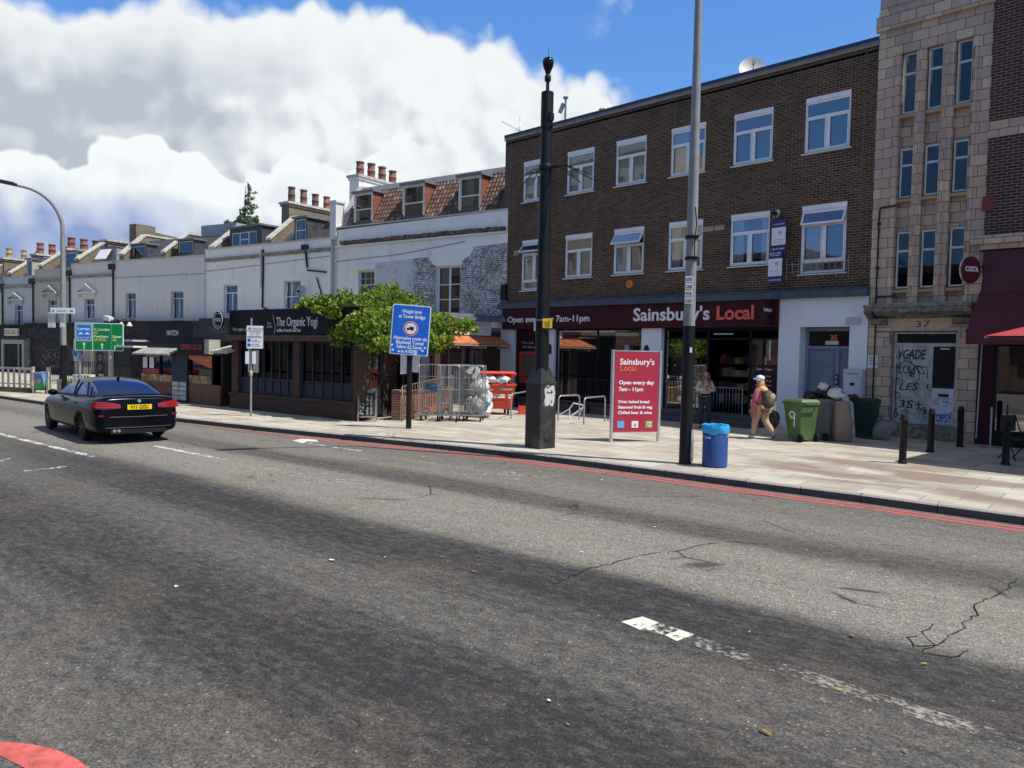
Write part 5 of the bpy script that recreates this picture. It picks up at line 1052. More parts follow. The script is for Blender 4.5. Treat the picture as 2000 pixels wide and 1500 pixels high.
j = [text('The Organic Yogi', .4, mat=GL, loc=(-3.62, -.125, 2.76), ex=.006, fitw=2.05, bold=.006), text('coffee brunch and bar', .15, mat=GL, loc=(-3.6, -.125, 2.58), ex=.004, fitw=1.25, bold=.003), text('The organic yogi', .14, mat=GL, loc=(-6.05, -.125, 2.62), ex=.003, fitw=.95), text('Pizza\n& Deli', .11, mat=GL, loc=(-4.1, -.125, 2.82), ex=.003)]
join_into('lettering', j, t)
mb = MB(); mb.tube([(-3.72+.06*math.sin(k), -.13, 2.52+k*.12) for k in range(6)], .008, 4); mb.build('flourish', GL, t)
t = thing('projecting_sign', 'round black sign with white ring at the left end of the bar fascia', 'sign', YG.w(-6.6, -.3, 2.98), YG.a)
mb = MB(); mb.cyl((0, -.03, 0), (0, .03, 0), .31, n=32); mb.build('disc', FASB, t); mb = MB(); mb.tube([(.29*math.cos(a), -.035, .29*math.sin(a)) for a in [2*PI*k/32 for k in range(32)]], .014, 5, closed=True); mb.tube([(.22*math.cos(a), -.035, .22*math.sin(a)) for a in [2*PI*k/26 for k in range(4, 22)]], .012, 5); mb.build('ring', GL, t)
text('YOGI', .17, 'lettering', t, (-.2, -.035, -.06), GL, ex=.004, fitw=.4, bold=.004); mb = MB(); mb.cyl((.3, 0, .0), (.55, .1, .0), .015); mb.build('bracket', BLACK, t)
# diagonal side of the bar with doors, then the tiled canopy wall
mb = MB(); A, B = Vector((*cor[0], 0)), Vector((*cor[1], 0)); d_ = (B-A).normalized(); L_ = (B-A).length; n_ = Vector((d_.y, -d_.x, 0))
def seg_box(mb, a, b, z0, z1, o0=0.0, o1=.2, m=0, A=A, d=d_, n=n_):
    P = [A+d*a+n*o0, A+d*b+n*o0, A+d*b-n*o1, A+d*a-n*o1]; mb.mesh([(p.x, p.y, z0) for p in P]+[(p.x, p.y, z1) for p in P], [(0, 1, 2, 3), (4, 7, 6, 5), (0, 4, 5, 1), (1, 5, 6, 2), (2, 6, 7, 3), (3, 7, 4, 0)], m)
for a, b in ((0, .35), (1.3, 2.1), (3.1, 3.5), (4.6, L_)): seg_box(mb, a, b, 0, 2.9)
seg_box(mb, 0, L_, 2.5, 2.9, .01)
mb.build('side_wall', BRD, yb)
mb = MB()
for a, b in ((.35, 1.3), (2.1, 3.1), (3.5, 4.6)): seg_box(mb, a, a+.08, .1, 2.5, -.05, .12); seg_box(mb, b-.08, b, .1, 2.5, -.05, .12); seg_box(mb, a+.08, b-.08, .1, .9, -.06, .1); seg_box(mb, a+.08, b-.08, 1.9, 1.96, -.06, .1)
sd_ = mb.build('side_door', NB, yb)
mb = MB()
for a, b in ((.35, 1.3), (2.1, 3.1), (3.5, 4.6)): seg_box(mb, a+.08, b-.08, .9, 2.5, -.1, .102)
mb.build('pane', gm.m, sd_)
mb = MB(); C1, C2 = Vector((*cor[2], 0)), Vector((*cor[3], 0)); d2 = (C2-C1).normalized(); n2_ = Vector((d2.y, -d2.x, 0)); L2 = (C2-C1).length
Q = dict(A=C1, d=d2, n=n2_)
for a, b in ((0, .5), (1.6, 2.2), (3.3, L2)): seg_box(mb, a, b, 0, 2.9, **Q)
seg_box(mb, 0, L2, 2.45, 2.9, .01, **Q); mb.build('return_wall', BRD, yb)
mb = MB()
for a, b in ((.5, 1.6), (2.2, 3.3)): seg_box(mb, a, b, .05, 2.45, -.08, .12, **Q)
mb.build('side_glazing', gm.m, yb)
mb = MB()
for a in (.5, 1.02, 1.54, 2.2, 2.72, 3.24): seg_box(mb, a, a+.07, .05, 2.45, -.02, .07, **Q)
mb.build('door_bars', paint('grey door bars', (.16, .15, .15), .5), yb)
# tiled canopy: rows of small clay tiles on a slope projecting to the right
mb = MB(); TY0, TY1 = -.6, L2-.05; n = int((TY1-TY0)/.17)
for i in range(n):
    for jx in range(4):
        a = TY0+i*.17; o0 = .72-jx*.18; z0 = 2.36+jx*.075; P = [C1+d2*a+n2_*(o0+.03), C1+d2*(a+.16)+n2_*(o0+.03), C1+d2*(a+.16)+n2_*(o0-.19), C1+d2*a+n2_*(o0-.19)]
        hs = (.0, 0, .085, .085); mb.mesh([(p.x, p.y, z0+h) for p, h in zip(P, hs)]+[(p.x, p.y, z0+h+.03) for p, h in zip(P, hs)], [(0, 1, 2, 3), (4, 7, 6, 5), (0, 4, 5, 1), (1, 5, 6, 2), (2, 6, 7, 3), (3, 7, 4, 0)], random.choice([0, 0, 1]))
mb.build('tiled_canopy', [paint('bright clay tile', (.55, .17, .06), .7, var=.3, sc=9), paint('clay tile', (.4, .12, .05), .7, var=.3, sc=9)], yb)
mb = MB(); seg_box(mb, TY0, TY1, 2.3, 2.34, .74, -.0, **Q); 
for a in (0, 1.4, 2.8, 4.1): seg_box(mb, a, a+.07, 2.2, 2.34, .7, 0, **Q)
mb.build('canopy_frame', paint('white-grey timber', (.35, .34, .33), .7), yb)
mb = MB(); seg_box(mb, 1.2, 3.7, 2.72, 3.28, .05, .0, **Q); mb.build('white_panel', paint('blank white panel', (.7, .69, .68), .6), yb)
mb = MB(); seg_box(mb, -.5, L2+.1, 3.3, 3.42, .3, .4, **Q); seg_box(mb, .2, L2+.1, 3.421, 3.55, .15, .4, **Q); mb.build('flat_roof_edge', LEAD, yb)
# yard wall along the ramp with its handrail
t = thing('garden_wall', 'low orange-red brick wall running back from the pavement beside the sandwich board', 'wall', (0, 0, 0))
W0, W1 = Vector((-18.85, 13.2, 0)), Vector((-21.0, 17.3, 0)); wd = (W1-W0).normalized(); wn_ = Vector((wd.y, -wd.x, 0)); Lw = (W1-W0).length; QW = dict(A=W0, d=wd, n=wn_)
W2 = Vector((-18.35, 13.6, 0)); W3 = Vector((-20.3, 17.3, 0)); wd2 = (W3-W2).normalized(); wn2 = Vector((wd2.y, -wd2.x, 0))
t.location = W2
mb = MB(); seg_box(mb, 0, (W3-W2).length, 0, .78, 0, .22, A=Vector((0, 0, 0)), d=wd2, n=wn2); seg_box(mb, -.02, .3, 0, .9, .03, .25, A=Vector((0, 0, 0)), d=wd2, n=wn2); mb.build('brickwork', BRR, t)
mb = MB(); seg_box(mb, -.02, (W3-W2).length, .781, .84, .03, .25, A=Vector((0, 0, 0)), d=wd2, n=wn2); mb.build('coping', BRR, t)
t = thing('handrail', 'weathered steel ramp railing in front of the orange-red brick wall', 'railing', (-18.1, 13.5, 0)); R1 = Vector((-19.95, 17.0, 0))-Vector((-18.1, 13.5, 0))
RST = paint('rusty grey steel', (.2, .16, .13), .6, .4, var=.4, sc=12); mb = MB(); mb.cyl((0, 0, 1.02), R1+Vector((0, 0, 1.25)), .022); mb.cyl((0, 0, .14), R1+Vector((0, 0, .4)), .018); mb.build('rails', RST, t)
for k in range(23):
    f = k/22; mb = MB(); p = R1*f; z = .23*f; mb.cyl(p+Vector((0, 0, (0 if k % 11 == 0 else .15+z))), p+Vector((0, 0, 1.02+z)), .02 if k % 11 == 0 else .009, n=5); mb.build('baluster' if k % 11 else 'post', RST, t)

# ------------------------------------------------------------------ kebab kiosk and its neighbours
kb = thing('takeaway_kiosk', 'dark takeaway kiosk with menu panels and orange stripe behind the black car', 'kiosk', YG.w(-12.5, 0), YG.a); O = -12.5
BRK = paint('rust-brown panel', (.12, .042, .028), .6, var=.25, sc=4)
mb = MB(); mb.box(0, 5.5, 0.02, .2, 0, .72); mb.build('counter_front', BRK, kb)
mb = MB(); mb.box(0, 5.5, .04, 2.9, 1.76, 1.9); mb.box(0, .08, .1, 2.9, 0, 1.76); mb.box(0, 5.5, 2.9, 3.0, 0, 1.9); mb.box(5.42, 5.5, .1, 2.9, 0, 1.76); mb.build('cabin', paint('dark grey cabin', (.035, .036, .042), .6), kb)
mb = MB(); mb.prism([(-.35, 1.7), (.1, 1.92), (.1, 1.98), (-.35, 1.76)], .0, 2.7, ax='x'); mb.build('awning', paint('grey-cream awning', (.3, .29, .26), .8, var=.2), kb)
mb = MB(); frame_of(mb, 0, 2.35, .72, 1.76, .05, .02, .1, [(1.35, 1.4, .77, 1.71)]); frame_of(mb, 3.45, 5.0, .72, 1.76, .05, .02, .1); fr_ = mb.build('serving_window', BLACK, kb)
mb = MB(); mb.face([(.05, .08, .77), (2.3, .08, .77), (2.3, .08, 1.7), (.05, .08, 1.7)]); mb.face([(3.5, .08, .77), (4.95, .08, .77), (4.95, .08, 1.7), (3.5, .08, 1.7)]); mb.build('pane', GLASSO, fr_)
FOOD = MT('food photographs'); vo = FOOD.n('ShaderNodeTexVoronoi'); FOOD.l(FOOD.obj(), vo.inputs['Vector']); vo.inputs['Scale'].default_value = 7; cr_ = FOOD.n('ShaderNodeValToRGB'); s_ = FOOD.n('ShaderNodeSeparateColor'); FOOD.l(vo.outputs['Color'], s_.inputs[0]); FOOD.l(s_.outputs[0], cr_.inputs[0])
e = cr_.color_ramp; e.elements[0].color = (.08, .05, .03, 1); e.elements[1].color = (.42, .32, .2, 1); e.elements.new(.5).color = (.28, .16, .07, 1); FOOD.set(FOOD.mix(.5, cr_.outputs[0], FOOD.mix(FOOD.noise(20, 3), (.4, .4, .4), (1.6, 1.5, 1.4)), 'MULTIPLY'), .5)
mb = MB(); mb.box(.05, 2.3, 0, .019, .72, .98); mb.build('menu_pictures', FOOD.m, kb); mb = MB(); mb.box(3.5, 4.95, 0, .019, .74, 1.02); mb.build('menu_pictures', FOOD.m, kb)
mb = MB()
for x in (.1, .6): mb.box(x, x+.32, .03, .05, 1.2, 1.62)
mb.build('white_notice', WHT, kb); mb = MB(); mb.box(.08, 1.3, .03, .045, 1.0, 1.18); mb.build('red_picture', paint('red food picture', (.3, .04, .03), .5, var=.5, sc=14), kb)
mb = MB(); mb.box(2.36, 3.44, -.03, .1, 0, 1.76); dr = mb.build('door', NB, kb); mb = MB(); 
for k in range(4):
    for x in (2.42, 2.92): mb.box(x, x+.45, -.045, -.031, .1+k*.17, .24+k*.17)
mb.build('leaflets', paint('pale leaflets', (.38, .42, .48), .6, var=.3, sc=9), dr)
mb = MB(); mb.prism([(3.47, 1.74), (4.98, 1.74), (4.98, 1.3), (3.47, 1.62)], .0, .019); st_ = mb.build('orange_stripe', paint('orange panel', (.55, .11, .03), .5), kb)
text('Kebab House', .1, 'lettering', kb, (4.35, -.004, 1.56), paint('yellow lettering', (.6, .5, .2), .5, bump=0), ex=.002, fitw=.5)
mb = MB(); mb.box(2.95, 4.72, -.14, .3, 1.76, 2.34); mb.box(2.9, 5.05, -.18, .35, 2.341, 2.38); sg = mb.build('roof_sign', FASB, kb)
text('KEBAB HOUSE', .26, 'lettering', sg, (3.2, -.15, 1.95), paint('dim red lettering', (.35, .03, .03), .5, bump=0), ex=.01, fitw=1.4, bold=.004)
mb = MB(); mb.box(4.73, 5.03, -.13, .3, 1.8, 2.33); mb.build('sign_end', paint('cream panel', (.4, .39, .33), .6), sg)
mb = MB(); mb.prism([(-.25, 1.84), (.5, 2.06), (.5, 2.12), (-.25, 1.92)], 5.3, 6.35, ax='x'); mb.build('side_awning', paint('cream awning', (.5, .46, .36), .8), kb)
mb = MB(); mb.box(5.0, 6.15, .5, .6, 0, 2.2); mb.build('dark_passage_sheet', DARK, kb)  # near-black sheet stands in for the darkness of the passage
mb = MB(); mb.box(-1.35, -.05, .25, .4, 0, 1.95); mb.box(-1.35, .2, .2, 1.0, 1.951, 2.03); mb.build('dark_side_panel', paint('dark opening', (.02, .018, .025), .7, var=.5), kb)  # near-black panel stands in for the dark opening beside the kiosk
mb = MB(); mb.box(-1.4, .1, -.35, .25, 1.96, 2.03); mb.build('white_canopy', OFFW, kb)
# fascias of the shops behind, fixed to the terrace
def fascia(lab, fr, x0, x1, z0, z1, y, mat, txt=None, tx=None, ts=.3, tz=None, fitw=None, tm=None):
    t = thing('shop_sign', lab, 'sign', fr.w(x0, y), fr.a); mb = MB(); mb.box(0, x1-x0, -.12, .02, z0, z1); mb.build('board', mat, t)
    if txt: text(txt, ts, 'lettering', t, (tx-x0, -.125, tz), tm or GL, ex=.005, fitw=fitw, bold=.003)
    return t
q0 = T3.at(296, 630, -.6); q1 = T3.at(387, 672, -.6); fascia('black fascia reading HATCH, right of the green direction sign', T3, q0[0], q1[0]+.05, q1[1], q0[1]+.0, -.6, FASB, 'HATCH', T3.at(329, 650, -.6)[0], .42, T3.at(329, 655, -.6)[1], 1.0)
q0 = T1.at(392, 622, -.8); q1 = T1.at(456, 664, -.8); fascia('charcoal fascia with faint letters between the HATCH sign and the bar', T1, q0[0], q1[0], q1[1]-.1, q0[1], -.8, paint('charcoal fascia', (.03, .032, .042), .6), 'YARD', T1.at(411, 650, -.8)[0], .5, T1.at(411, 650, -.8)[1], 1.6, paint('dull gold lettering', (.12, .09, .05), .6))
mb = MB(); x0, x1 = T1.at(400, 650, 0)[0], -10.6; mb.box(x0, -10.35, -.9, -.02, 0, 3.4)
# ground floors under the far houses: dark shopfronts
def front(lab, x0, x1, zt, parts, y=-.5):
    t = thing('shopfront', lab, 'shop', T3.w(x0, y), T3.a); W = x1-x0
    mb = MB(); mb.box(0, W, 0, .45, zt-.95, zt); mb.box(-.02, W+.02, -.2, .45, zt+.001, zt+.08); mb.build('fascia', paint('sooty fascia', (.03, .03, .032), .7, var=.5, sc=3), t)
    mb = MB()
    for a in (0, W-.3): mb.box(a, a+.3, -.03, .45, -0.0, zt-.951)
    mb.build('piers', paint('grimy pier', (.13, .12, .1), .8, var=.5), t); return t, W
t, W = front('shopfront with a pale roller shutter frame at the far left', -21.1, -17.3, 3.2, 0)
mb = MB(); mb.box(.55, 3.4, .02, .12, 1.95, 2.24); mb.box(.55, .8, .02, .12, 0, 1.949); mb.box(3.15, 3.4, .02, .12, 0, 1.949); mb.box(2.6, 2.68, .05, .12, 0, 1.949); mb.build('shutter_frame', paint('grey shutter frame', (.3, .32, .32), .6), t)
mb = MB(); 
for k in range(16): mb.prism([(.14, .02+k*.12), (.1, .08+k*.12), (.14, .13+k*.12)], .8, 3.15, ax='x')
mb.build('shutter', paint('dark shutter', (.022, .022, .026), .6), t)
mb = MB(); mb.box(1.4, 3.0, -.2, -.05, 2.5, 3.0); nb = mb.build('notice_board', paint('cream board', (.6, .57, .45), .6), t)
text('SHOP TO LET\n020 8692 5000', .16, 'lettering', t, (1.5, -.21, 2.78), paint('brown lettering', (.2, .15, .1), .7, bump=0), ex=.003, fitw=1.3)
t, W = front('dark graffiti-covered shopfront behind the left street lamp', -17.25, -13.0, 3.3, 0); mb = MB(); mb.box(.3, W-.3, .1, .2, -0.0, 2.35); dk_ = mb.build('shutter', paint('sooty shutter', (.03, .029, .032), .7, var=.4), t)
r_ = random.Random(4); mb = MB()
for k in range(60): x = r_.uniform(1.6, W-.45); z = r_.uniform(.4, 1.7); mb.obox((x, .09, z), (1, 0, r_.uniform(-.2, .2)), (0, 1, 0), (0, 0, 1), r_.uniform(.03, .12), .004, .012); mb.obox((x, .09, z), (1, 0, r_.uniform(-.2, .2)), (0, 1, 0), (0, 0, 1), .012, .004, r_.uniform(.03, .09))
mb.build('graffiti', paint('grey spray', (.22, .22, .22), .7, bump=0), dk_)
t, W = front('shopfront with a pale wall and glass door beneath the green direction sign', -12.98, -8.4, 3.3, 0); mb = MB(); mb.box(.9, 1.8, .1, .2, 0, 2.35); mb.build('pale_wall', LGREY, t); mb = MB(); mb.box(1.8, W-.3, .15, .25, 0, 2.35); mb.build('glazing', gm.m, t)
mb = MB(); mb.box(2.9, 3.25, .0, .2, 0, 2.35); mb.build('column', paint('cream column', (.42, .4, .35), .7), t)
mb = MB(); mb.box(3.6, 4.2, .02, .14, .2, 2.35); pp = mb.build('vertical_banner', BLACK, t); mb = MB()
for k in range(3): mb.tube([(3.9+.14*math.cos(a), .01, .6+k*.62+.16*math.sin(a)) for a in [2*PI*q/14 for q in range(14)]], .018, 4, closed=True)
mb.build('letter_rings', GL, t)
t, W = front('pair of dark shopfronts under the plain blue-grey houses', -8.36, -.1, 3.4, 0); mb = MB(); mb.box(.3, W-.3, .15, .25, 0, 2.45); mb.build('glazing', DG, t)
mb = MB(); mb.box(-.1, 4.3, -1.2, 0, 2.25, 2.35); mb.build('awning', paint('pale awning edge', (.42, .42, .4), .7), t)
t, W = front('dark brown shopfront under the two houses with slate dormers', -0, 0.01, 3.4, 0) if False else (None, 0)
t = thing('shopfront', 'dark shopfront behind the kiosk and the left end of the bar', 'shop', T1.w(-21.1, -.75), T1.a); mb = MB(); mb.box(0, 10.5, 0, .7, 0, 3.45); mb.build('front', paint('sooty fascia', (.03, .03, .032), .7), t); mb = MB(); mb.box(0, 10.5, -.15, 0.7, 3.451, 3.53); mb.build('roof_edge', LEAD, t)
# swan-neck lamps and a camera over the shops
for i, px in enumerate((246, 262)):
    p = T3.at(px, 630, -.7); t = thing('wall_lamp', ('left' if i == 0 else 'right')+' one of two small white swan-neck lamps beside the green direction sign', 'lamp', T3.w(p[0], -.7, p[1]), T3.a, 'swan-neck lamps')
    mb = MB(); mb.tube([(0, .1, .0), (0, -.0, .18), (0, -.25, .16), (0, -.3, .0)], .02, 6); mb.build('arm', BLACK, t); mb = MB(); mb.lathe((0, -.3, -.22), [(.17, 0), (.16, .04), (.06, .2), (.03, .24)], 12); mb.build('lamp_shade', paint('cream shade', (.65, .6, .52), .5), t)
p = T3.at(212, 622, -.6); t = thing('floodlight', 'white floodlight on a bracket above the green direction sign', 'light', T3.w(p[0], -.6, p[1]), T3.a)
mb = MB(); mb.cyl((.1, .6, -.1), (.1, 0, 0), .03); mb.cyl((.1, 0, -.05), (1.1, 0, -.25), .03); mb.build('bracket', BLACK, t); mb = MB(); mb.obox((0, 0, 0), (1, 0, -.2), (0, 1, 0), (0, 0, 1), .3, .15, .13); mb.build('housing', OFFW, t)
# ------------------------------------------------------------------ vine over the corner of the bar
t = thing('climbing_plant', 'large bright green vine spilling over the corner of the bar roof', 'vine', (-20.5, 14.5, 0))
def vb(px, py, y, w_, rx, ry, rz):
    d = ray(px, py); q = CP+d*((y)/d.y); return (q.x+20.5, y-14.5, q.z, w_, rx, ry, rz)
mb = MB(); B_ = [vb(740, 600, 14.6, 9, 1.0, 1.0, .5), vb(690, 612, 13.6, 8, .8, .9, .4), vb(790, 610, 15.2, 7, .9, 1.0, .5), vb(640, 600, 13.3, 3.2, .7, .7, .2), vb(605, 592, 12.3, 2.6, .42, .25, .14), vb(585, 600, 12.1, 1, .2, .2, .1), vb(640, 590, 12.5, 4, .5, .35, .22), vb(675, 590, 12.9, 4, .5, .4, .25), vb(650, 610, 12.15, 2.5, .4, .18, .2), vb(620, 604, 12.05, 1.2, .3, .15, .1), vb(760, 580, 15, 4, .9, .7, .3), vb(745, 565, 15, .9, .3, .3, .2), vb(720, 640, 13.5, 8, .6, .7, .45), vb(760, 650, 13.9, 8, .6, .7, .4), vb(670, 640, 12.9, 3.6, .35, .4, .3), vb(690, 668, 12.8, 3, .35, .4, .25), vb(730, 675, 13.1, 4, .4, .5, .25), vb(800, 650, 14.8, 6, .6, .7, .4), vb(850, 630, 15.8, 7, .8, .8, .35), vb(885, 640, 16.4, 4, .5, .6, .28), vb(910, 632, 16.8, 1.6, .3, .4, .18), vb(860, 665, 15.8, 4, .45, .5, .3), vb(845, 680, 15.4, 2, .3, .4, .2), vb(930, 645, 17.0, .6, .15, .2, .12), vb(650, 618, 12.7, 3.0, .45, .4, .22), vb(800, 680, 14.4, 3, .5, .4, .2), vb(660, 655, 12.3, 3, .4, .22, .35), vb(690, 640, 12.2, 4, .4, .25, .4), vb(720, 660, 12.5, 5, .5, .4, .4), vb(770, 672, 13.2, 4, .5, .5, .25), vb(740, 628, 13.2, 5, .7, .6, .4), vb(830, 665, 14.9, 4, .5, .5, .3), vb(600, 603, 12.4, 1.5, .4, .3, .12), vb(625, 606, 12.4, 2, .4, .3, .16)]
r_ = random.Random(77)
for _ in range(150):                          # stray shoots round the edge of the mass
    a = r_.choices(B_, [q[3] for q in B_])[0]; th = r_.uniform(0, 6.28); ph = r_.uniform(-.6, 1.2); s_ = r_.uniform(.07, .2)
    B_.append((a[0]+a[4]*math.cos(th)*math.cos(ph)*1.1, a[1]+a[5]*math.sin(th)*math.cos(ph)*1.1, a[2]+a[6]*math.sin(ph)*1.35, .22, s_*1.4, s_*1.4, s_*.8))
leaves(mb, B_, 21000, .035, .09, 5, up=.25); mb.build('foliage', VL, t)
mb = MB(); r_ = random.Random(8)
for k in range(16):
    a = r_.choice(B_); P = [Vector((.75, .2, 0)) if k < 4 else Vector((a[0]*.6+.5, a[1]*.6-.2, 2.9)), Vector((.8+a[0]*.05, .25, 1.6)) if k < 4 else Vector((a[0]*.8, a[1]*.8, 3.1)), Vector((a[0]*.5+.6, a[1]*.5, 2.8)) if k < 4 else Vector((a[0], a[1], a[2])), Vector((a[0], a[1], a[2]+.1))]; mb.tube(P, [.022, .02, .015, .008] if k < 4 else [.015, .012, .008, .004], 5)
mb.build('stems', paint('vine stem', (.1, .075, .05), .9), t)
# ------------------------------------------------------------------ street furniture
PG = paint('pole grey paint', (.24, .25, .25), .6, var=.12, sc=4); PB = paint('pole black paint', (.008, .008, .009), .5, var=.3, spec=.3)
# far lamp on the left
t = thing('street_lamp', 'tall grey street lamp with a curved arm and black foot at the left', 'street lamp', (-35.04, 9.09, 0))
mb = MB(); mb.cyl((0, 0, 0), (0, 0, 2.0), .14, .13, 14); mb.build('foot', PB, t)
mb = MB(); P = [(0, 0, 2.0), (0, 0, 4.5), (0, 0, 6.55)]; d_ = Vector((math.cos(RAD(255)), math.sin(RAD(255)), 0))
P += [tuple(d_*(1.5*(1-math.cos(a)))+Vector((0, 0, 6.6+1.62*math.sin(a)))) for a in [k*PI/2/12 for k in range(1, 12)]]; P = [Vector(p) for p in P]; P.append(d_*1.55+Vector((0, 0, 8.24)))
mb.tube(P, [.115, .1, .085]+[.075-.002*k for k in range(12)], 10); mb.build('pole', PG, t)
mb = MB(); c = d_*1.95+Vector((0, 0, 8.3)); mb.obox(c, d_+Vector((0, 0, .12)), d_.cross(Vector((0, 0, 1))), (0, 0, 1), .42, .12, .045); mb.obox(c+Vector((0, 0, .05)), d_+Vector((0, 0, .12)), d_.cross(Vector((0, 0, 1))), (0, 0, 1), .3, .08, .03); mb.build('lamp_head', PB, t)
# near lamp: black foot, pale pole running out of the frame
t = thing('street_lamp', 'tall pale grey street lamp post with black lower part beside the blue litter bin', 'street lamp', (-8.1, 12.83, 0), group=None)
mb = MB(); mb.cyl((0, 0, 0), (0, 0, 2.66), .122, .112, 20); ft = mb.build('foot', PB, t)
mb = MB(); mb.cyl((0, 0, 2.661), (0, 0, 6.2), .108, .095, 20); mb.cyl((0, 0, 6.2), (0, 0, 12.5), .088, .05, 18); mb.tube([(0, 0, 12.5), (-.3, -.9, 12.9), (-.6, -1.8, 13.0)], [.05, .045, .04], 10); mb.build('pole', PG, t)
mb = MB(); mb.obox((-.72, -2.2, 13.02), (-.3, -1, 0), (1, -.3, 0), (0, 0, 1), .4, .12, .06); mb.build('lamp_head', PB, t)
mb = MB()
for z in (3.95, 4.35): mb.lathe((0, 0, z), [(.1, -.03), (.125, -.03), (.125, .03), (.1, .03)], 16); mb.obox((.13, -.06, z), (1, 0, 0), (0, 1, 0), (0, 0, 1), .05, .03, .02)
mb.tube([(.12, -.1, 4.9), (.16, -.1, 4.6), (.13, -.1, 4.2), (.14, -.1, 3.9)], .012, 5); mb.build('clamp', PB, t)
yl = RAD(45)
for k in range(4):
    mb = MB(); z = 3.14+k*.135; fx = Vector((math.cos(yl), math.sin(yl), 0)); nn2 = Vector((math.sin(yl), -math.cos(yl), 0)); c = nn2*.118-fx*.05+Vector((0, 0, z)); mb.obox(c, fx, nn2, (0, 0, 1), .075, .004, .06)
    st_ = mb.build('sticker', paint('flyer paper', (.55, .55, .57), .7, var=.1), t)
    text(['CASH', 'FOR', 'CARS', 'NOW'][k], .09, 'lettering', st_, tuple(c+nn2*.006-fx*.065-Vector((0, 0, .035))), paint('violet print', (.12, .08, .2), .7, bump=0), ex=.001, rot=(PI/2, 0, yl), fitw=.12, bold=.002)
mb = MB(); c = nn2*.117+Vector((0, 0, 2.2))+fx*.02; mb.obox(c, fx, nn2, (0, 0, 1), .022, .004, .05); mb.build('sticker', WHITE, t)
mb = MB(); mb.obox(nn2*.12+fx*.1+Vector((0, 0, .36)), fx, nn2, (0, 0, 1), .022, .01, .3); mb.build('white_strip', OFFW, t)

# black camera column on its square cabinet
t = thing('camera_column', 'tall black camera column on a square tapered cabinet with a torn white poster', 'camera column', (-11.33, 12.55, 0), RAD(42))
MBK = MT('grimy black paint'); MBK.set(MBK.mix(MBK.step(MBK.noise(2.3, 6, .65), .42, .72), (.016, .018, .017), (.06, .065, .055)), .45); MBK.bump(MBK.noise(6, 5), .3, .01)
mb = MB(); h = .235; mb.prism([(-h, -h), (h, -h), (h, h), (-h, h)], 0, 1.42, ax='z')
mb.mesh([(-h-.01, -h-.01, 1.421), (h+.01, -h-.01, 1.421), (h+.01, h+.01, 1.421), (-h-.01, h+.01, 1.421), (-.13, -.13, 1.76), (.13, -.13, 1.76), (.13, .13, 1.76), (-.13, .13, 1.76)], [(0, 1, 5, 4), (1, 2, 6, 5), (2, 3, 7, 6), (3, 0, 4, 7), (4, 5, 6, 7), (0, 3, 2, 1)])
t.rotation_euler = (0, 0, RAD(90))
mb.build('cabinet', MBK.m, t)
# turned so that one edge points at the street
t.rotation_euler = (0, 0, RAD(-3)+RAD(0)); t.location = (-11.51, 12.36, 0)
mb = MB(); mb.box(h, h+.012, -.1, .1, .16, .24); mb.box(h+.012, h+.03, -.1, .1, .2, .225); mb.build('hatch', MBK.m, t)
PO = MT('torn poster'); f = PO.step(PO.noise(5, 5, .7), .42, .5); PO.set(PO.mix(PO.noise(9, 4), (.35, .35, .34), (.75, .75, .74)), .6); tr_ = PO.n('ShaderNodeBsdfTransparent'); mx_ = PO.n('ShaderNodeMixShader'); PO.l(f, mx_.inputs[0]); PO.l(tr_.outputs[0], mx_.inputs[1]); PO.l(PO.p.outputs[0], mx_.inputs[2]); PO.l(mx_.outputs[0], PO.out.inputs[0])
mb = MB(); r_ = random.Random(6); E_ = [(-.16, .95), (-.1, .92), (.02, .95), (.13, .92), (.17, 1.0), (.2, 1.2), (.16, 1.38), (.05, 1.37), (-.06, 1.4), (-.13, 1.3), (-.1, 1.12), (-.14, 1.02)]
mb.face([(h+.004+r_.uniform(0, .004), y, z) for y, z in E_]); mb.build('torn_poster', PO.m, t)
mb = MB(); mb.cyl((0, 0, 1.7), (0, 0, 6.95), .155, .125, 20); mb.cyl((0, 0, 6.95), (0, 0, 7.72), .135, .135, 20); mb.cyl((.1, 0, 7.0), (.17, 0, 7.0), .04); mb.box(.11, .16, -.06, .06, 7.1, 7.25); mb.build('column', PB, t)
mb = MB(); mb.cyl((0, 0, 7.72), (0, 0, 8.0), .04, .035, 10); mb.lathe((0, 0, 7.95), [(.05, 0), (.07, .02), (.07, .12), (.045, .15), (.05, .17), (.07, .22)], 14); mb.build('neck', PB, t)
mb = MB(); mb.lathe((0, 0, 8.15), [(.05, 0), (.08, .05), (.115, .13), (.125, .22), (.1, .29), (.04, .32)], 18); mb.cyl((0, 0, 8.45), (0, 0, 8.65), .005, n=4); mb.build('dome_camera', paint('black dome', (.01, .01, .014), .15), t)
mb = MB()
for k, (a, l_, dz_) in enumerate([(2.8, 1.1, -.15), (2.6, .95, -.1), (0.2, .95, -.25), (.35, 1.0, -.35), (.1, .85, -.45), (-.15, .7, -.3), (2.9, .8, .02)]):
    mb.tube([(math.cos(a)*.13, math.sin(a)*.13, 6.1), (math.cos(a)*(.13+l_*.4), math.sin(a)*l_*.4, 6.16+dz_*.2), (math.cos(a)*(.13+l_), math.sin(a)*l_, 6.1+dz_)], .012, 5)
mb.lathe((0, 0, 6.05), [(.15, 0), (.16, .02), (.16, .1), (.15, .12)], 16); mb.build('cable_ties', PB, t)
mb = MB(); fx = Vector((math.cos(RAD(45)), math.sin(RAD(45)), 0)); nn2 = Vector((math.sin(RAD(45)), -math.cos(RAD(45)), 0)); R0 = Matrix.Rotation(-t.rotation_euler.z, 3, 'Z'); fx = R0 @ fx; nn2 = R0 @ nn2
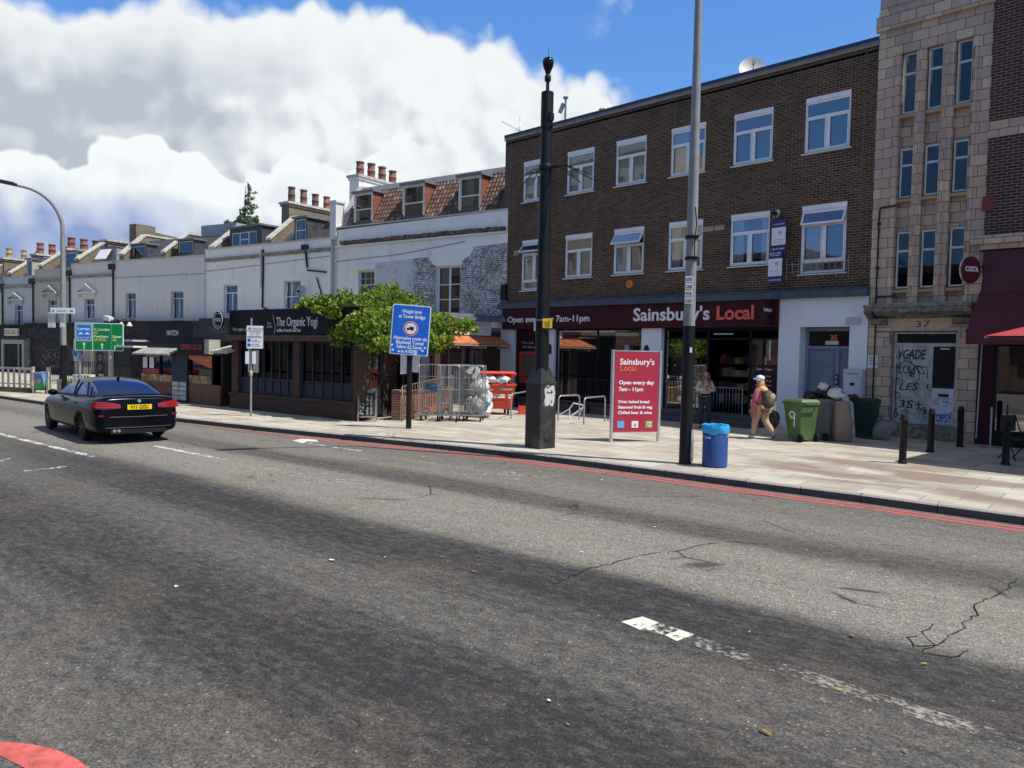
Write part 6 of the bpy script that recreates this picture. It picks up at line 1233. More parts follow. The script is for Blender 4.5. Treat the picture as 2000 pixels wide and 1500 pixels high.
c = nn2*.165+fx*.1+Vector((0, 0, 2.73)); mb.obox(c, fx, nn2, (0, 0, 1), .1, .004, .1); mb.obox(c-nn2*.01, fx, nn2, (0, 0, 1), .105, .003, .105); nt_ = mb.build('yellow_notice', paint('yellow notice', (.8, .52, .02), .6, var=.08), t)
j = []
for q in range(6):
    mb = MB(); mb.obox(c+nn2*.006+Vector((0, 0, .03-.022*q)), fx, nn2, (0, 0, 1), .07-.012*(q % 3), .001, .003); j.append(mb.build('l', paint('brown print', (.25, .12, .02), .6, bump=0)))
mb = MB(); mb.obox(c+nn2*.006+Vector((0, 0, .06))+fx*.04, fx+Vector((0, 0, .8)), nn2, (0, 0, 1), .03, .001, .008); j.append(mb.build('l', paint('brown print', (.25, .12, .02), .6, bump=0)))
join_into('print', j, nt_)
mb = MB(); mb.obox(-fx*.17+nn2*.05+Vector((0, 0, 2.68)), fx, nn2, (0, 0, 1), .02, .012, .12); mb.build('white_tag', OFFW, t)
mb = MB(); mb.lathe((0, 0, 2.8), [(.157, -.012), (.163, -.012), (.163, .012), (.157, .012)], 16); mb.build('strap', GALV, t)

# red totem sign
CR2 = paint('crimson panel', (.42, .022, .05), .45, var=.04, bump=0)
t = thing('totem_sign', 'free-standing crimson shop sign with opening hours between two silver posts', 'sign', (-11.24, 14.55, 0), RAD(59)); W = 1.21
for x in (0, W):
    mb = MB(); mb.cyl((x, 0, 0), (x, 0, 2.2), .045, n=14); mb.build('post', paint('brushed silver', (.62, .62, .62), .3, .7), t)
mb = MB(); mb.box(.045, W-.045, -.03, .03, .24, 2.16); mb.build('panel', CR2, t)
mb = MB(); mb.box(.045, W-.045, -.034, .034, .215, .239); mb.box(.045, W-.045, -.034, .034, 2.161, 2.185); mb.build('trim', paint('brushed silver', (.62, .62, .62), .3, .7), t)
j = [text("Sainsbury's", .2, mat=WLET, loc=(.16, -.033, 1.85), ex=.002, fitw=.88, bold=.004), text('Open every day', .125, mat=WLET, loc=(.15, -.033, 1.38), ex=.002, fitw=.9, bold=.004), text('7am - 11pm', .125, mat=WLET, loc=(.15, -.033, 1.22), ex=.002, fitw=.62, bold=.004),
     text('Oven baked bread', .1, mat=WLET, loc=(.14, -.033, .93), ex=.002, fitw=.8, bold=.003), text('Seasonal fruit & veg', .1, mat=WLET, loc=(.14, -.033, .8), ex=.002, fitw=.88, bold=.003), text('Chilled beer & wine', .1, mat=WLET, loc=(.14, -.033, .67), ex=.002, fitw=.87, bold=.003),
     text('Local', .19, mat=paint('orange lettering', (.85, .16, .03), .5, bump=0), loc=(.16, -.033, 1.7), ex=.002, fitw=.4, bold=.003)]
join_into('lettering', j, t)
for k, c in enumerate(((.12, .4, .75), (.85, .85, .85), (.35, .55, .08))):
    mb = MB(); x = .14+k*.36; mb.box(x, x+.17, -.036, -.031, .34, .5, 0)
    if k == 0: mb.box(x+.03, x+.14, -.038, -.0361, .41, .43, 1)
    if k == 1: mb.prism([(x+.05, .37), (x+.08, .47), (x+.1, .42), (x+.13, .38)], -.038, -.0361, 1); mb.box(x+.08, x+.1, -.038, -.0361, .36, .44, 1)
    if k == 2: mb.tube([(x+.085+.04*math.cos(a), -.038, .42+.045*math.sin(a)) for a in [2*PI*q/12 for q in range(12)]], .01, 4, 2, closed=True)
    mb.build('emblem', [paint('emblem %d' % k, c, .5, bump=0), paint('emblem mark', (.3, .35, .4), .5, bump=0), WLET], t)

# blue weight-limit sign, knocked slightly askew
BL = paint('road sign blue', (.012, .13, .62), .4, var=.03, bump=0); SWH = paint('sign sheeting white', (.82, .84, .86), .4, var=.02, bump=0)
t = thing('road_sign', 'large tilted blue weight limit sign with white border on a dark post', 'road sign', (-16.37, 12.44, 0), RAD(47))
mb = MB(); mb.cyl((0, 0, 0), (0, 0, 3.1), .075, .07, 14); mb.build('post', PB, t)
def plate(mb, x0, x1, z0, z1, y, r=.05, th=.012, m=0):
    P = []
    for cx_, cz_, a0 in ((x1-r, z1-r, 0), (x0+r, z1-r, PI/2), (x0+r, z0+r, PI), (x1-r, z0+r, 1.5*PI)):
        P += [(cx_+r*math.cos(a0+q*PI/8), cz_+r*math.sin(a0+q*PI/8)) for q in range(5)]
    mb.prism(P, y-th, y, m)
pl = bpy.data.objects.new('face', None)
mb = MB(); plate(mb, -.48, .53, 1.96, 3.28, -.1, .05, .02, 1); plate(mb, -.455, .505, 1.985, 3.255, -.1215, .04, .003, 0); pl = mb.build('plate', [BL, SWH], t)
j = [text('Weight limit', .13, mat=SWH, loc=(.03, -.125, 3.06), ex=.001, align='CENTER', bold=.003, fitw=.52), text('at Tower Bridge', .13, mat=SWH, loc=(.04, -.125, 2.93), ex=.001, align='CENTER', bold=.003, fitw=.7)]
for k, s_ in enumerate(('Alternative route via', 'Blackwall Tunnel', 'follow A2 Dover', 'to A102(M)')): j.append(text(s_, .13, mat=SWH, loc=(.03, -.125, 2.36-k*.115), ex=.001, align='CENTER', bold=.003, fitw=(.88, .72, .68, .44)[k]))
join_into('lettering', j, pl)
mb = MB(); mb.cyl((.03, -.1216, 2.66), (.03, -.125, 2.66), .19, n=28); mb.cyl((.03, -.1251, 2.66), (.03, -.127, 2.66), .178, n=28, m=1); mb.cyl((.03, -.1271, 2.66), (.03, -.129, 2.66), .145, n=28, m=0)
mb.box(-.01, .11, -.131, -.1291, 2.625, 2.71, 2); mb.box(-.07, -.015, -.131, -.1291, 2.625, 2.68, 2); mb.cyl((-.045, -.131, 2.62), (-.045, -.1291, 2.62), .02, n=10, m=2); mb.cyl((.07, -.131, 2.62), (.07, -.1291, 2.62), .02, n=10, m=2); mb.build('roundel', [SWH, paint('sign red', (.6, .02, .03), .4, bump=0), BLET], pl)
mb = MB(); 
for x, z in ((-.43, 2.2), (-.4, 2.07), (-.24, 2.04), (.44, 2.18), (.2, 2.0), (.38, 2.1)): mb.obox((x, -.126, z), (1, 0, .4), (0, 1, 0), (0, 0, 1), .03, .001, .022)
mb.build('stickers', SWH, pl); pl.rotation_euler = (0, RAD(3.5), 0); pl.location = (-.16, 0, 0)
mb = MB(); mb.obox((-.14, .0, 1.75), (1, 0, 0), (0, 1, 0), (0, 0, 1), .1, .012, .3); mb.obox((.17, .0, 1.78), (1, 0, -.1), (0, 1, 0), (.1, 0, 1), .1, .012, .28); mb.build('white_boards', OFFW, t)
# parking plate
t = thing('parking_sign', 'white parking restriction plate on a thin grey post beside the kerb', 'parking sign', (-21.87, 10.7, 0), RAD(50))
mb = MB(); mb.cyl((0, 0, 0), (0, 0, 2.95), .032, n=10); mb.build('post', PG, t)
mb = MB(); plate(mb, -.12, .36, 2.04, 2.72, -.05, .02); pl = mb.build('plate', SWH, t)
mb = MB(); mb.cyl((-.03, -.064, 2.64), (-.03, -.066, 2.64), .035, n=14); mb.box(-.09, .0, -.066, -.063, 2.24, 2.33); mb.box(-.09, 0, -.066, -.063, 2.1, 2.19)
mb.build('blue_symbols', BL, pl)
GT = paint('grey print', (.2, .22, .26), .5, bump=0)
j = [text('Red Route', .075, mat=GT, loc=(.04, -.064, 2.61), ex=.001), text('No stopping\nMon - Sat\n7am - 7pm', .07, mat=GT, loc=(.12, -.064, 2.52), ex=.001, align='CENTER'), text('Except 10am - 4pm', .05, mat=GT, loc=(.12, -.064, 2.36), ex=.001, align='CENTER'), text('Loading\nmax 20 mins', .05, mat=GT, loc=(.03, -.064, 2.28), ex=.001), text('Blue badge\nmax 3 hours', .05, mat=GT, loc=(.03, -.064, 2.15), ex=.001)]
join_into('lettering', j, pl); mb = MB(); mb.box(-.11, .35, -.066, -.063, 2.575, 2.582); mb.box(-.11, .35, -.066, -.063, 2.395, 2.4); mb.build('rules', GT, pl)
mb = MB(); plate(mb, -.16, -.05, 1.58, 1.95, -.03, .01); plate(mb, .04, .15, 1.58, 1.95, -.03, .01); mb.build('side_plates', SWH, t)
mb = MB(); mb.lathe((0, 0, 1.2), [(.033, 0), (.05, .03), (.05, .15), (.033, .18)], 12); mb.build('collar', paint('cream band', (.5, .42, .3), .6), t)
t = thing('hanging_board', 'narrow cream board on the bar front just right of the parking sign post', 'board', YG.w(-4.9, -.06, 0), YG.a); mb = MB(); mb.box(0, .28, -.03, 0, 1.25, 1.98); mb.build('panel', paint('cream panel 2', (.5, .5, .42), .7, var=.12), t)
mb = MB(); mb.cyl((-.25, -.02, 1.25), (-.25, -.02, 2.1), .03, n=8); mb.build('white_pole', OFFW, t)
# green direction sign
GRN = paint('road sign green', (.0, .22, .055), .4, var=.03, bump=0); YEL = paint('sign yellow', (.75, .62, .04), .4, bump=0)
gx = Fr((-33.5, 9.75), RAD(48)); t = thing('direction_sign', 'green direction sign with white border, blue panel and arrows on two posts', 'road sign', gx.w(0, 0), RAD(48))
x0, z1 = gx.at(148, 628); x1, z0 = gx.at(243, 686); z1 = gx.at(243, 632)[1]
mb = MB(); plate(mb, x0, x1, z0, z1, -.06, .04, .02, 1); plate(mb, x0+.03, x1-.03, z0+.03, z1-.03, -.081, .03, .003, 0); pl = mb.build('plate', [GRN, SWH], t)
W = x1-x0; H = z1-z0; xa = x0+W*.37; xb = x0+W*.75; mb = MB(); mb.box(xa-.012, xa+.012, -.088, -.0845, z0, z1)
for k in range(10): mb.box(xb-.006, xb+.006, -.088, -.0845, z0+.06+k*H/10.5, z0+.1+k*H/10.5)
def arrow(mb, x, z, h_, bent=False):
    mb.box(x-.018, x+.018, -.088, -.0845, z, z+h_*(.5 if bent else .7))
    if bent: mb.box(x-.018, x+.1, -.088, -.0845, z+h_*.501, z+h_*.5+.036); mb.prism([(x+.1, z+h_*.5-.04), (x+.18, z+h_*.5+.018), (x+.1, z+h_*.5+.076)], -.088, -.0845)
    else: mb.prism([(x-.06, z+h_*.6), (x+.06, z+h_*.6), (x, z+h_)], -.0895, -.0882)
arrow(mb, x0+W*.19, z0+.06, .28); arrow(mb, x0+W*.56, z0+.06, .26); arrow(mb, x0+W*.82, z0+.06, .26, True); mb.build('arrows', SWH, pl)
mb = MB(); plate(mb, x0+.07, xa-.05, z0+H*.34, z1-.06, -.0845, .02, .004, 1); plate(mb, x0+.085, xa-.065, z0+H*.36, z1-.075, -.0886, .02, .001, 0); bp = mb.build('blue_panel', [paint('lighter sign blue', (.02, .2, .65), .4, bump=0), SWH], pl)
mb = MB(); xm = (x0+xa)/2
for c_ in (xm-.12, xm+.14): mb.prism([(c_-.1, z0+H*.58), (c_+.1, z0+H*.58), (c_+.06, z0+H*.62), (c_, z0+H*.66), (c_-.06, z0+H*.62)], -.0915, -.0897)
mb.box(x0+.09, xa-.07, -.0915, -.0897, z0+H*.47, z0+H*.48); mb.build('lorry_symbols', SWH, bp)
j = [text('Lorries', .13, mat=SWH, loc=(x0+.12, -.09, z0+H*.74), ex=.001, bold=.004, fitw=.45), text('by Tower Bdge', .07, mat=SWH, loc=(x0+.1, -.09, z0+H*.39), ex=.001, fitw=.46), text('C. London', .13, mat=SWH, loc=(xa+.05, -.086, z0+H*.73), ex=.001, fitw=.6, bold=.003), text('Peckham', .13, mat=SWH, loc=(xa+.05, -.086, z0+H*.48), ex=.001, fitw=.54, bold=.003), text('Dover', .13, mat=SWH, loc=(xb+.05, -.086, z0+H*.48), ex=.001, fitw=.34, bold=.003),
     text('A2', .13, mat=YEL, loc=(xa+.05, -.086, z0+H*.61), ex=.001, bold=.003), text('(A202)', .13, mat=YEL, loc=(xa+.05, -.086, z0+H*.36), ex=.001, bold=.003, fitw=.46), text('A2', .13, mat=YEL, loc=(xb+.05, -.086, z0+H*.36), ex=.001, bold=.003)]
join_into('lettering', j, pl)
for x, c_, r in ((x0+.12, PG, .05), (x1-.55, paint('cream column', (.42, .4, .35), .7), .1)):
    mb = MB(); mb.cyl((x, .06, 0), (x, .06, z1-.1), r, n=12); mb.build('post', c_, t)
t = thing('cycle_sign', 'small round blue cycle and pedestrian sign below the green direction sign', 'road sign', (-34.6, 8.95, 0), RAD(45)); rf2 = Fr((-34.6, 8.95), RAD(45)); c = rf2.at(154, 688)
mb = MB(); mb.cyl((c[0], 0, 0), (c[0], 0, c[1]+.2), .03, n=8); mb.build('post', PG, t); mb = MB(); mb.cyl((c[0], -.05, c[1]), (c[0], -.035, c[1]), .225, n=26, m=1); mb.cyl((c[0], -.053, c[1]), (c[0], -.0501, c[1]), .21, n=26, m=0); pl = mb.build('disc', [paint('lighter sign blue', (.02, .2, .65), .4, bump=0), SWH], t)
mb = MB(); y_ = -.056
for s_ in (-.07, .07): mb.tube([(c[0]+s_+.04*math.cos(a), y_, c[1]+.07+.04*math.sin(a)) for a in [2*PI*q/10 for q in range(10)]], .008, 4, closed=True)
mb.cyl((c[0], y_, c[1]-.02), (c[0], y_+.002, c[1]-.02), .025, n=8); mb.prism([(c[0]-.035, c[1]-.17), (c[0]+.035, c[1]-.17), (c[0]+.025, c[1]-.05), (c[0]-.025, c[1]-.05)], y_-.001, y_+.002); mb.build('symbols', SWH, pl)
t = thing('finger_sign', 'white pedestrian finger sign on the grey post left of the green direction sign', 'sign', (-34.85, 9.0, 0), RAD(45)); mb = MB(); mb.box(-.35, .62, -.2, -.17, 3.27, 3.5); pl = mb.build('blade', SWH, t); mb = MB(); mb.box(-.5, -.2, -.12, -.1, 2.7, 3.3); mb.box(-.02, .16, -.12, -.1, 2.72, 3.26); mb.build('back_plates', OFFW, t)
text('Goldsmiths', .09, 'lettering', pl, (-.1, -.205, 3.35), GT, ex=.001, fitw=.4); mb = MB(); mb.box(.44, .56, -.204, -.2, 3.34, 3.41); mb.prism([(-.3, 3.34), (-.18, 3.34), (-.24, 3.45)], -.204, -.2); mb.build('symbols', GT, pl); mb = MB(); mb.cyl((-.1, 0, 3.2), (-.1, -.17, 3.2), .02); mb.build('bracket', GALV, t)

# litter bin
LB = paint('litter bin blue', (.022, .07, .24), .42, var=.15, sc=3); t = thing('litter_bin', 'round dark blue litter bin with a light blue liner beside the pale lamp post', 'bin', (-7.55, 12.98, 0), RAD(45))
mb = MB(); mb.lathe((0, 0, 0), [(.20, 0), (.235, .02), (.235, .68), (.22, .7)], 28); mb.build('body', LB, t)
mb = MB(); r_ = random.Random(1); n = 28; vs = []
for rr, z in ((.238, .63), (.252, .68), (.262, .76), (.25, .8), (.2, .79), (.18, .66)): vs += [((rr+.012*math.sin(k*1.7+z*20))*math.cos(2*PI*k/n), (rr+.012*math.sin(k*1.7+z*20))*math.sin(2*PI*k/n), z+(.018*math.sin(k*.9) if z < .7 else .006*math.sin(k*2.1))) for k in range(n)]
mb.mesh(vs, [(i*n+k, i*n+(k+1) % n, (i+1)*n+(k+1) % n, (i+1)*n+k) for i in range(5) for k in range(n)], 0, True); mb.build('liner', paint('light blue plastic bag', (.03, .38, .75), .35), t)
text('Lewisham', .06, 'lettering', t, (-.225, -.12, .55), SWH, ex=.001, rot=(PI/2, 0, -1.05), fitw=.14)
mb = MB(); mb.obox((.2, -.125, .6), (.55, .85, 0), (.85, -.55, 0), (0, 0, 1), .03, .004, .04); mb.build('sticker', paint('orange sticker', (.6, .25, .12), .6), t)

# wheelie bins
def wbin(loc, rz, mat, lab, grp='wheeled bins outside number 35', lid=None, openl=0.0):
    t = thing('wheelie_bin', lab, 'wheelie bin', loc, rz, grp); mb = MB()      # front faces -y, wheels at +y
    b = [(-.22, -.2), (.22, -.2), (.22, .2), (-.22, .2)]; tp = [(-.28, -.35), (.28, -.35), (.28, .27), (-.28, .27)]
    mb.mesh([(x, y, .05) for x, y in b]+[(x, y, .95) for x, y in tp], [(0, 3, 2, 1), (0, 1, 5, 4), (1, 2, 6, 5), (2, 3, 7, 6), (3, 0, 4, 7)])
    mb.box(-.3, .3, -.37, .29, .93, .985); mb.box(-.18, .18, -.36, -.32, .8, .93); mb.build('body', mat, t)
    mb = MB(); M = Matrix.Translation((0, .29, .99)) @ Matrix.Rotation(openl, 4, 'X'); A = [(-.3, -.66, 0), (.3, -.66, 0), (.3, 0.02, 0), (-.3, .02, 0), (-.24, -.58, .06), (.24, -.58, .06), (.24, -.04, .07), (-.24, -.04, .07)]
    mb.mesh([M @ Vector(p) for p in A], [(0, 3, 2, 1), (4, 5, 6, 7), (0, 1, 5, 4), (1, 2, 6, 5), (2, 3, 7, 6), (3, 0, 4, 7)]); mb.build('lid', lid or mat, t)
    mb = MB(); mb.cyl((-.22, .36, .95), (.22, .36, .95), .018); mb.cyl((-.2, .28, .95), (-.2, .36, .95), .018); mb.cyl((.2, .28, .95), (.2, .36, .95), .018); mb.build('handle', mat, t)
    for s in (-.25, .25): mb = MB(); mb.cyl((s-.025, .24, .1), (s+.025, .24, .1), .1, n=18); mb.build('wheel', RUBBER, t)
    return t
GB = paint('green bin plastic', (.075, .135, .04), .45, var=.12); t = wbin((-8.5, 18.75, 0), RAD(-112), GB, 'bright green wheelie bin with a painted 9 beside the blue-white pillar')
mb = MB(); P = [(-.02+.085*math.cos(a), -.335, .62+.1*math.sin(a)) for a in [k*2*PI/16 for k in range(2, 18)]]
def bx(x, z): return (.22+.06*(z-.05)/.9+.006, x-.05, z)
mb.tube([bx(.0+.085*math.cos(a), .66+.085*math.sin(a)) for a in [k*2*PI/16 for k in range(17)]], .015, 5); mb.tube([bx(.085, .72), bx(.08, .6), bx(.06, .36)], .015, 5); mb.tube([bx(-.03, .64), bx(0, .61), bx(.03, .64)], .008, 4); mb.build('painted_number', SWH, t)
GYB = paint('grey bin plastic', (.14, .145, .155), .5, var=.15); wbin((-8.25, 19.6, 0), RAD(-110), GYB, 'grey wheelie bin between the green bin and the leaning mattress', openl=-.0)
wbin((-7.72, 20.9, 0), RAD(12), paint('dark green bin plastic', (.012, .035, .03), .5), 'dark green wheelie bin behind the leaning mattress')
MAT_ = MT('quilted mattress cloth'); MAT_.set(MAT_.mix(MAT_.noise(5, 5, .65), (.16, .115, .09), (.34, .25, .19)), .9); MAT_.bump(MAT_.noise(30, 3), .4, .01)
t = thing('rolled_mattress', 'folded brown-grey mattress standing on end beside the grey bin', 'mattress', (-7.82, 19.55, 0), RAD(47)); mb = MB(); n = 20; vs = []; r_ = random.Random(2)
for z, sx, sy, ox in ((0, .2, .12, .02), (.03, .23, .15, .02), (.3, .225, .16, .01), (.6, .21, .15, 0), (.85, .2, .14, -.01), (.98, .19, .13, -.02), (1.02, .16, .1, -.02)):
    vs += [(ox+sx*math.copysign(abs(math.cos(a))**.55, math.cos(a))+r_.uniform(-.006, .006), sy*math.copysign(abs(math.sin(a))**.55, math.sin(a)), z) for a in [2*PI*k/n for k in range(n)]]
mb.mesh(vs, [(i*n+k, i*n+(k+1) % n, (i+1)*n+(k+1) % n, (i+1)*n+k) for i in range(6) for k in range(n)]+[tuple(range(n))[::-1], tuple(range(6*n, 7*n))], 0, True); tag(mb.build('body', MAT_.m, t))
BAG = MT('black bin bag'); BAG.set((.012, .012, .014), .22); BAG.bump(BAG.noise(9, 5, .7), .9, .05)
WBAG = MT('white plastic bag'); WBAG.set(WBAG.mix(WBAG.noise(4, 4), (.5, .5, .5), (.8, .8, .8)), .4); WBAG.bump(WBAG.noise(11, 5, .7), .9, .04)
def bag(c, s, mat, lab, seed, grp=None, flat=1.0):
    mb = MB(); mb.blob((0, 0, s*flat*.9), s, s*.85, s*flat, .3, 16, seed=seed); mb.blob((s*.1, 0, s*flat*1.85), s*.2, s*.16, s*.22, .5, 8, seed=seed+1); return tag(mb.build('rubbish_bag', mat, loc=c), lab, 'rubbish bag', grp)
bag((-8.62, 19.5, 1.0), .2, BAG, 'crumpled black and white rubbish bag behind the lid of the green bin', 3, flat=.55); bag((-8.25, 19.65, 1.02), .27, BAG, 'large shiny black rubbish bag heaped on the grey bin', 5, flat=.6); bag((-7.98, 19.5, 1.1), .17, WBAG, 'torn white bag on the heap above the leaning mattress', 8, flat=.7); bag((-8.3, 19.5, 1.3), .12, WBAG, 'small pale bag at the very top of the rubbish heap', 11, flat=.7); bag((-7.72, 20.0, 1.03), .13, BAG, 'small dark bag at the right end of the rubbish heap', 14, flat=.6); bag((-7.35, 20.9, 0), .28, paint('grey sack', (.2, .19, .19), .7), 'dim grey sack on the ground between the dark green bin and the stone building', 17)
t = thing('utility_cabinet', 'white meter cabinet fixed low on the right pillar of number 35', 'cabinet', (-8.72, 22.0, .35)); mb = MB(); mb.box(0, .52, -.22, .04, 0, 1.45); mb.build('box', paint('white cabinet', (.5, .53, .56), .5, var=.12), t); mb = MB(); mb.box(.04, .48, -.235, -.221, .75, 1.4); mb.build('door', paint('white cabinet', (.5, .53, .56), .5), t); mb = MB(); mb.box(.2, .32, -.24, -.236, 1.0, 1.08); mb.box(.1, .42, -.24, -.236, 1.32, 1.335); mb.build('label_plate', BLACK, t)

# bollards
for i, (x, y, h, lab) in enumerate(((-5.37, 16.53, 1.0, 'black cylindrical bollard nearest the kerb, standing left in its group'), (-5.62, 19.1, 1.0, 'black bollard behind the left one, in front of the graffiti door'), (-5.5, 20.9, 1.02, 'black bollard furthest back, in front of the tiled pillar of number 37'), (-3.92, 18.1, 1.05, 'black bollard in the shade under the red parasol'))):
    if i == 0:
        t = thing('bollard', lab, 'bollard', (x, y, 0), 0, 'black bollards'); mb = MB(); mb.lathe((0, 0, 0), [(.085, 0), (.085, .05), (.07, .06), (.068, .86), (.078, .87), (.078, .9), (.068, .91), (.068, .96), (.05, .995), (0.005, 1.0)], 18); mb.build('shaft', PB, t); b0 = t
    else: q = copy_tree(b0, location=(x, y, 0)); q['label'] = lab
t = thing('cafe_chair', 'dark folding cafe chair in the shade under the red parasol', 'chair', (-4.0, 19.2, 0), RAD(60)); mb = MB(); mb.box(-.2, .2, -.2, .2, .44, .47); mb.build('seat', PB, t); mb = MB(); mb.box(-.2, .2, .18, .21, .6, .95); mb.build('backrest', PB, t)
for sx in (-.19, .19):
    mb = MB(); mb.cyl((sx, -.2, 0), (sx, .2, .95), .013); mb.build('leg', PB, t); mb = MB(); mb.cyl((sx, .22, 0), (sx, -.18, .46), .013); mb.build('leg', PB, t)
t = thing('barrier_post', 'thin steel barrier post with a round base outside the cafe window', 'post', (-4.95, 21.3, 0)); mb = MB(); mb.cyl((0, 0, .02), (0, 0, 1.0), .022); mb.build('pole', GALV, t); mb = MB(); mb.lathe((0, 0, 0), [(.2, 0), (.2, .02), (.03, .04)], 18); mb.build('base', GALV, t)

# cycle hoops
def hoop(a, b, lab, h=.78):
    A = gp(*a); B = gp(*b); d = (B-A); L_ = d.length; t = thing('cycle_hoop', lab, 'cycle rack', A, math.atan2(d.y, d.x), 'steel cycle hoops'); mb = MB(); r = .12
    P = [(0, 0, 0), (0, 0, h-r)]+[(r-r*math.cos(q), 0, h-r+r*math.sin(q)) for q in (PI/8, PI/4, 3*PI/8, PI/2)]+[(L_-r+r*math.sin(q), 0, h-r+r*math.cos(q)) for q in (0, PI/8, PI/4, 3*PI/8, PI/2)]+[(L_, 0, 0)]
    mb.tube(P, .024, 9); mb.build('hoop', GALV, t); return t
hoop((998, 818), (1036, 808), 'steel cycle hoop between the red waste container and the black column'); hoop((1090, 823), (1131, 820), 'steel cycle hoop with the white bicycle frame, right of the black column'); hoop((1140, 829), (1181, 823), 'empty steel cycle hoop beside the crimson totem sign')
t = thing('bicycle_frame', 'stripped white bicycle frame lying against the cycle hoop', 'bicycle', gp(1112, 818), RAD(40)); WF = paint('white bike paint', (.7, .7, .7), .35); mb = MB()
J = dict(bb=(0, 0, .04), st=(.0, .0, .32), sd=(.12, .04, .5), hd=(.42, .1, .44), hb=(.42, .1, .36), dr=(-.42, -.05, .05), fk=(.3, .15, .05))
for a, b, r in (('bb', 'st', .018), ('st', 'sd', .016), ('sd', 'hd', .018), ('bb', 'hb', .022), ('bb', 'dr', .012), ('st', 'dr', .01), ('hd', 'hb', .022), ('hb', 'fk', .013)): mb.cyl(J[a], J[b], r, n=7)
mb.tube([(-.42, .05, .05), (0, .06, .32)], .01); mb.tube([(-.42, .07, .05), (0, .04, .04)], .011); mb.lathe((.02, 0, .0), [(.04, 0), (.045, .03), (.02, .05)], 10); mb.build('tubes', WF, t)
bk_ = mb
# black railings and step along the supermarket front
t = thing('railings', 'black vertical-bar railings in front of the supermarket window and cash machine', 'railing', (-22.2, 20.6, 0), RAD(0)); RL = 7.0
mb = MB(); mb.box(0, RL, -.02, .02, 1.18, 1.21); mb.box(0, RL, -.015, .015, .3, .33); mb.build('rails', PB, t)
n = int(RL/.125)
for k in range(n+1):
    mb = MB(); x = k*RL/n; big = k % 14 == 0
    mb.cyl((x, 0, 0 if big else .31), (x, 0, 1.25 if big else 1.19), .025 if big else .009, n=6); mb.build('post' if big else 'bar', PB, t)
tag((lambda q: (q.box(-22.2, -15.0, 20.65, 22.0, 0, .3), q.build('raised_path', paint('dark step', (.07, .07, .075), .8)))[1])(MB()), kind='structure')
# crowd barrier by the entrance
t = thing('crowd_barrier', 'grey steel crowd barrier standing across the shop entrance', 'barrier', (-13.15, 21.3, .0), RAD(6)); W = 1.55; mb = MB()
mb.tube([(0, 0, .12), (0, 0, .85), (.05, 0, .93), (.28, 0, 1.1), (.36, 0, 1.12), (W-.06, 0, 1.12), (W, 0, 1.08), (W, 0, .12)], .02, 8); mb.cyl((0, 0, .25), (W, 0, .25), .018); mb.build('frame', paint('dull steel', (.2, .21, .23), .45, .6), t)
for k in range(1, 15): mb = MB(); x = W*k/15; mb.cyl((x, 0, .25), (x, 0, 1.12 if x > .3 else .92+.6*x), .009, n=5); mb.build('bar', paint('dull steel', (.2, .21, .23), .45, .6), t)
for x in (.15, W-.15): mb = MB(); mb.cyl((x, -.3, .03), (x, .3, .03), .018); mb.cyl((x, 0, .03), (x, 0, .25), .018); mb.build('foot', GREYM, t)

# roll cages
def cage(loc, rz, lab, full=True, h=1.66, sh=0.0):
    t = thing('roll_cage', lab, 'roll cage', loc, rz, 'supermarket roll cages'); W, D = .62, .7; zb = .17
    mb = MB(); mb.box(0, W, 0, .03, zb, zb+.04); mb.box(0, W, D-.03, D, zb, zb+.04); mb.box(0, .03, .03, D-.03, zb, zb+.04); mb.box(W-.03, W, .03, D-.03, zb, zb+.04)
    for k in range(1, 6): mb.box(W*k/6-.01, W*k/6+.01, .03, D-.03, zb+.01, zb+.03)
    mb.build('base', GALV, t)
    def panel(A, B, nm):
        A = Vector(A); B = Vector(B); d = B-A; mb = MB(); r = .06; n_ = d.normalized(); z1 = h
        mb.tube([A+Vector((0, 0, zb)), A+Vector((0, 0, z1-r)), A+n_*r*.3+Vector((0, 0, z1-r*.3)), A+n_*r+Vector((0, 0, z1)), B-n_*r+Vector((0, 0, z1)), B-n_*r*.3+Vector((0, 0, z1-r*.3)), B+Vector((0, 0, z1-r)), B+Vector((0, 0, zb))], .014, 6)
        for k in range(1, 8): p = A+d*k/8; mb.cyl(p+Vector((0, 0, zb)), p+Vector((0, 0, z1)), .0045, n=4)
        for z in (.55, .95, 1.3): mb.cyl(A+Vector((0, 0, z)), B+Vector((0, 0, z)), .007 if z != .95 else .011, n=5)
        mb.build(nm, GALV, t)
    panel((0, 0, 0), (0, D, 0), 'side_panel'); panel((W, 0, 0), (W, D, 0), 'side_panel'); panel((0, D, 0), (W, D, 0), 'back_panel')
    if full: panel((0, 0, 0), (W, 0, 0), 'front_gate')
    for x in (.06, W-.06):
        for y in (.06, D-.06): mb = MB(); mb.box(x-.02, x+.02, y-.025, y+.025, .1, zb); mb.cyl((x-.018, y, .06), (x+.018, y, .06), .06, n=12); mb.build('castor', RUBBER, t)
    return t
cage((-17.97, 14.02, 0), RAD(38), 'empty roll cage nearest the blue sign post, leftmost of the cages', full=False); cage((-17.46, 14.32, 0), RAD(42), 'roll cage second from the left with a dark board and blue wrap inside')
cage((-17.75, 14.95, 0), RAD(44), 'roll cage behind the nearest two, third from the left', full=False); cage((-17.12, 14.95, 0), RAD(40), 'rightmost roll cage, stuffed with clear plastic and white sacks')
t = thing('board', 'tall dark board standing inside the second roll cage', 'board', (-17.25, 14.75, .22), RAD(42)); mb = MB(); mb.box(0, .3, 0, .02, .35, 1.3); mb.build('panel', paint('dark grey board', (.1, .11, .11), .6), t)
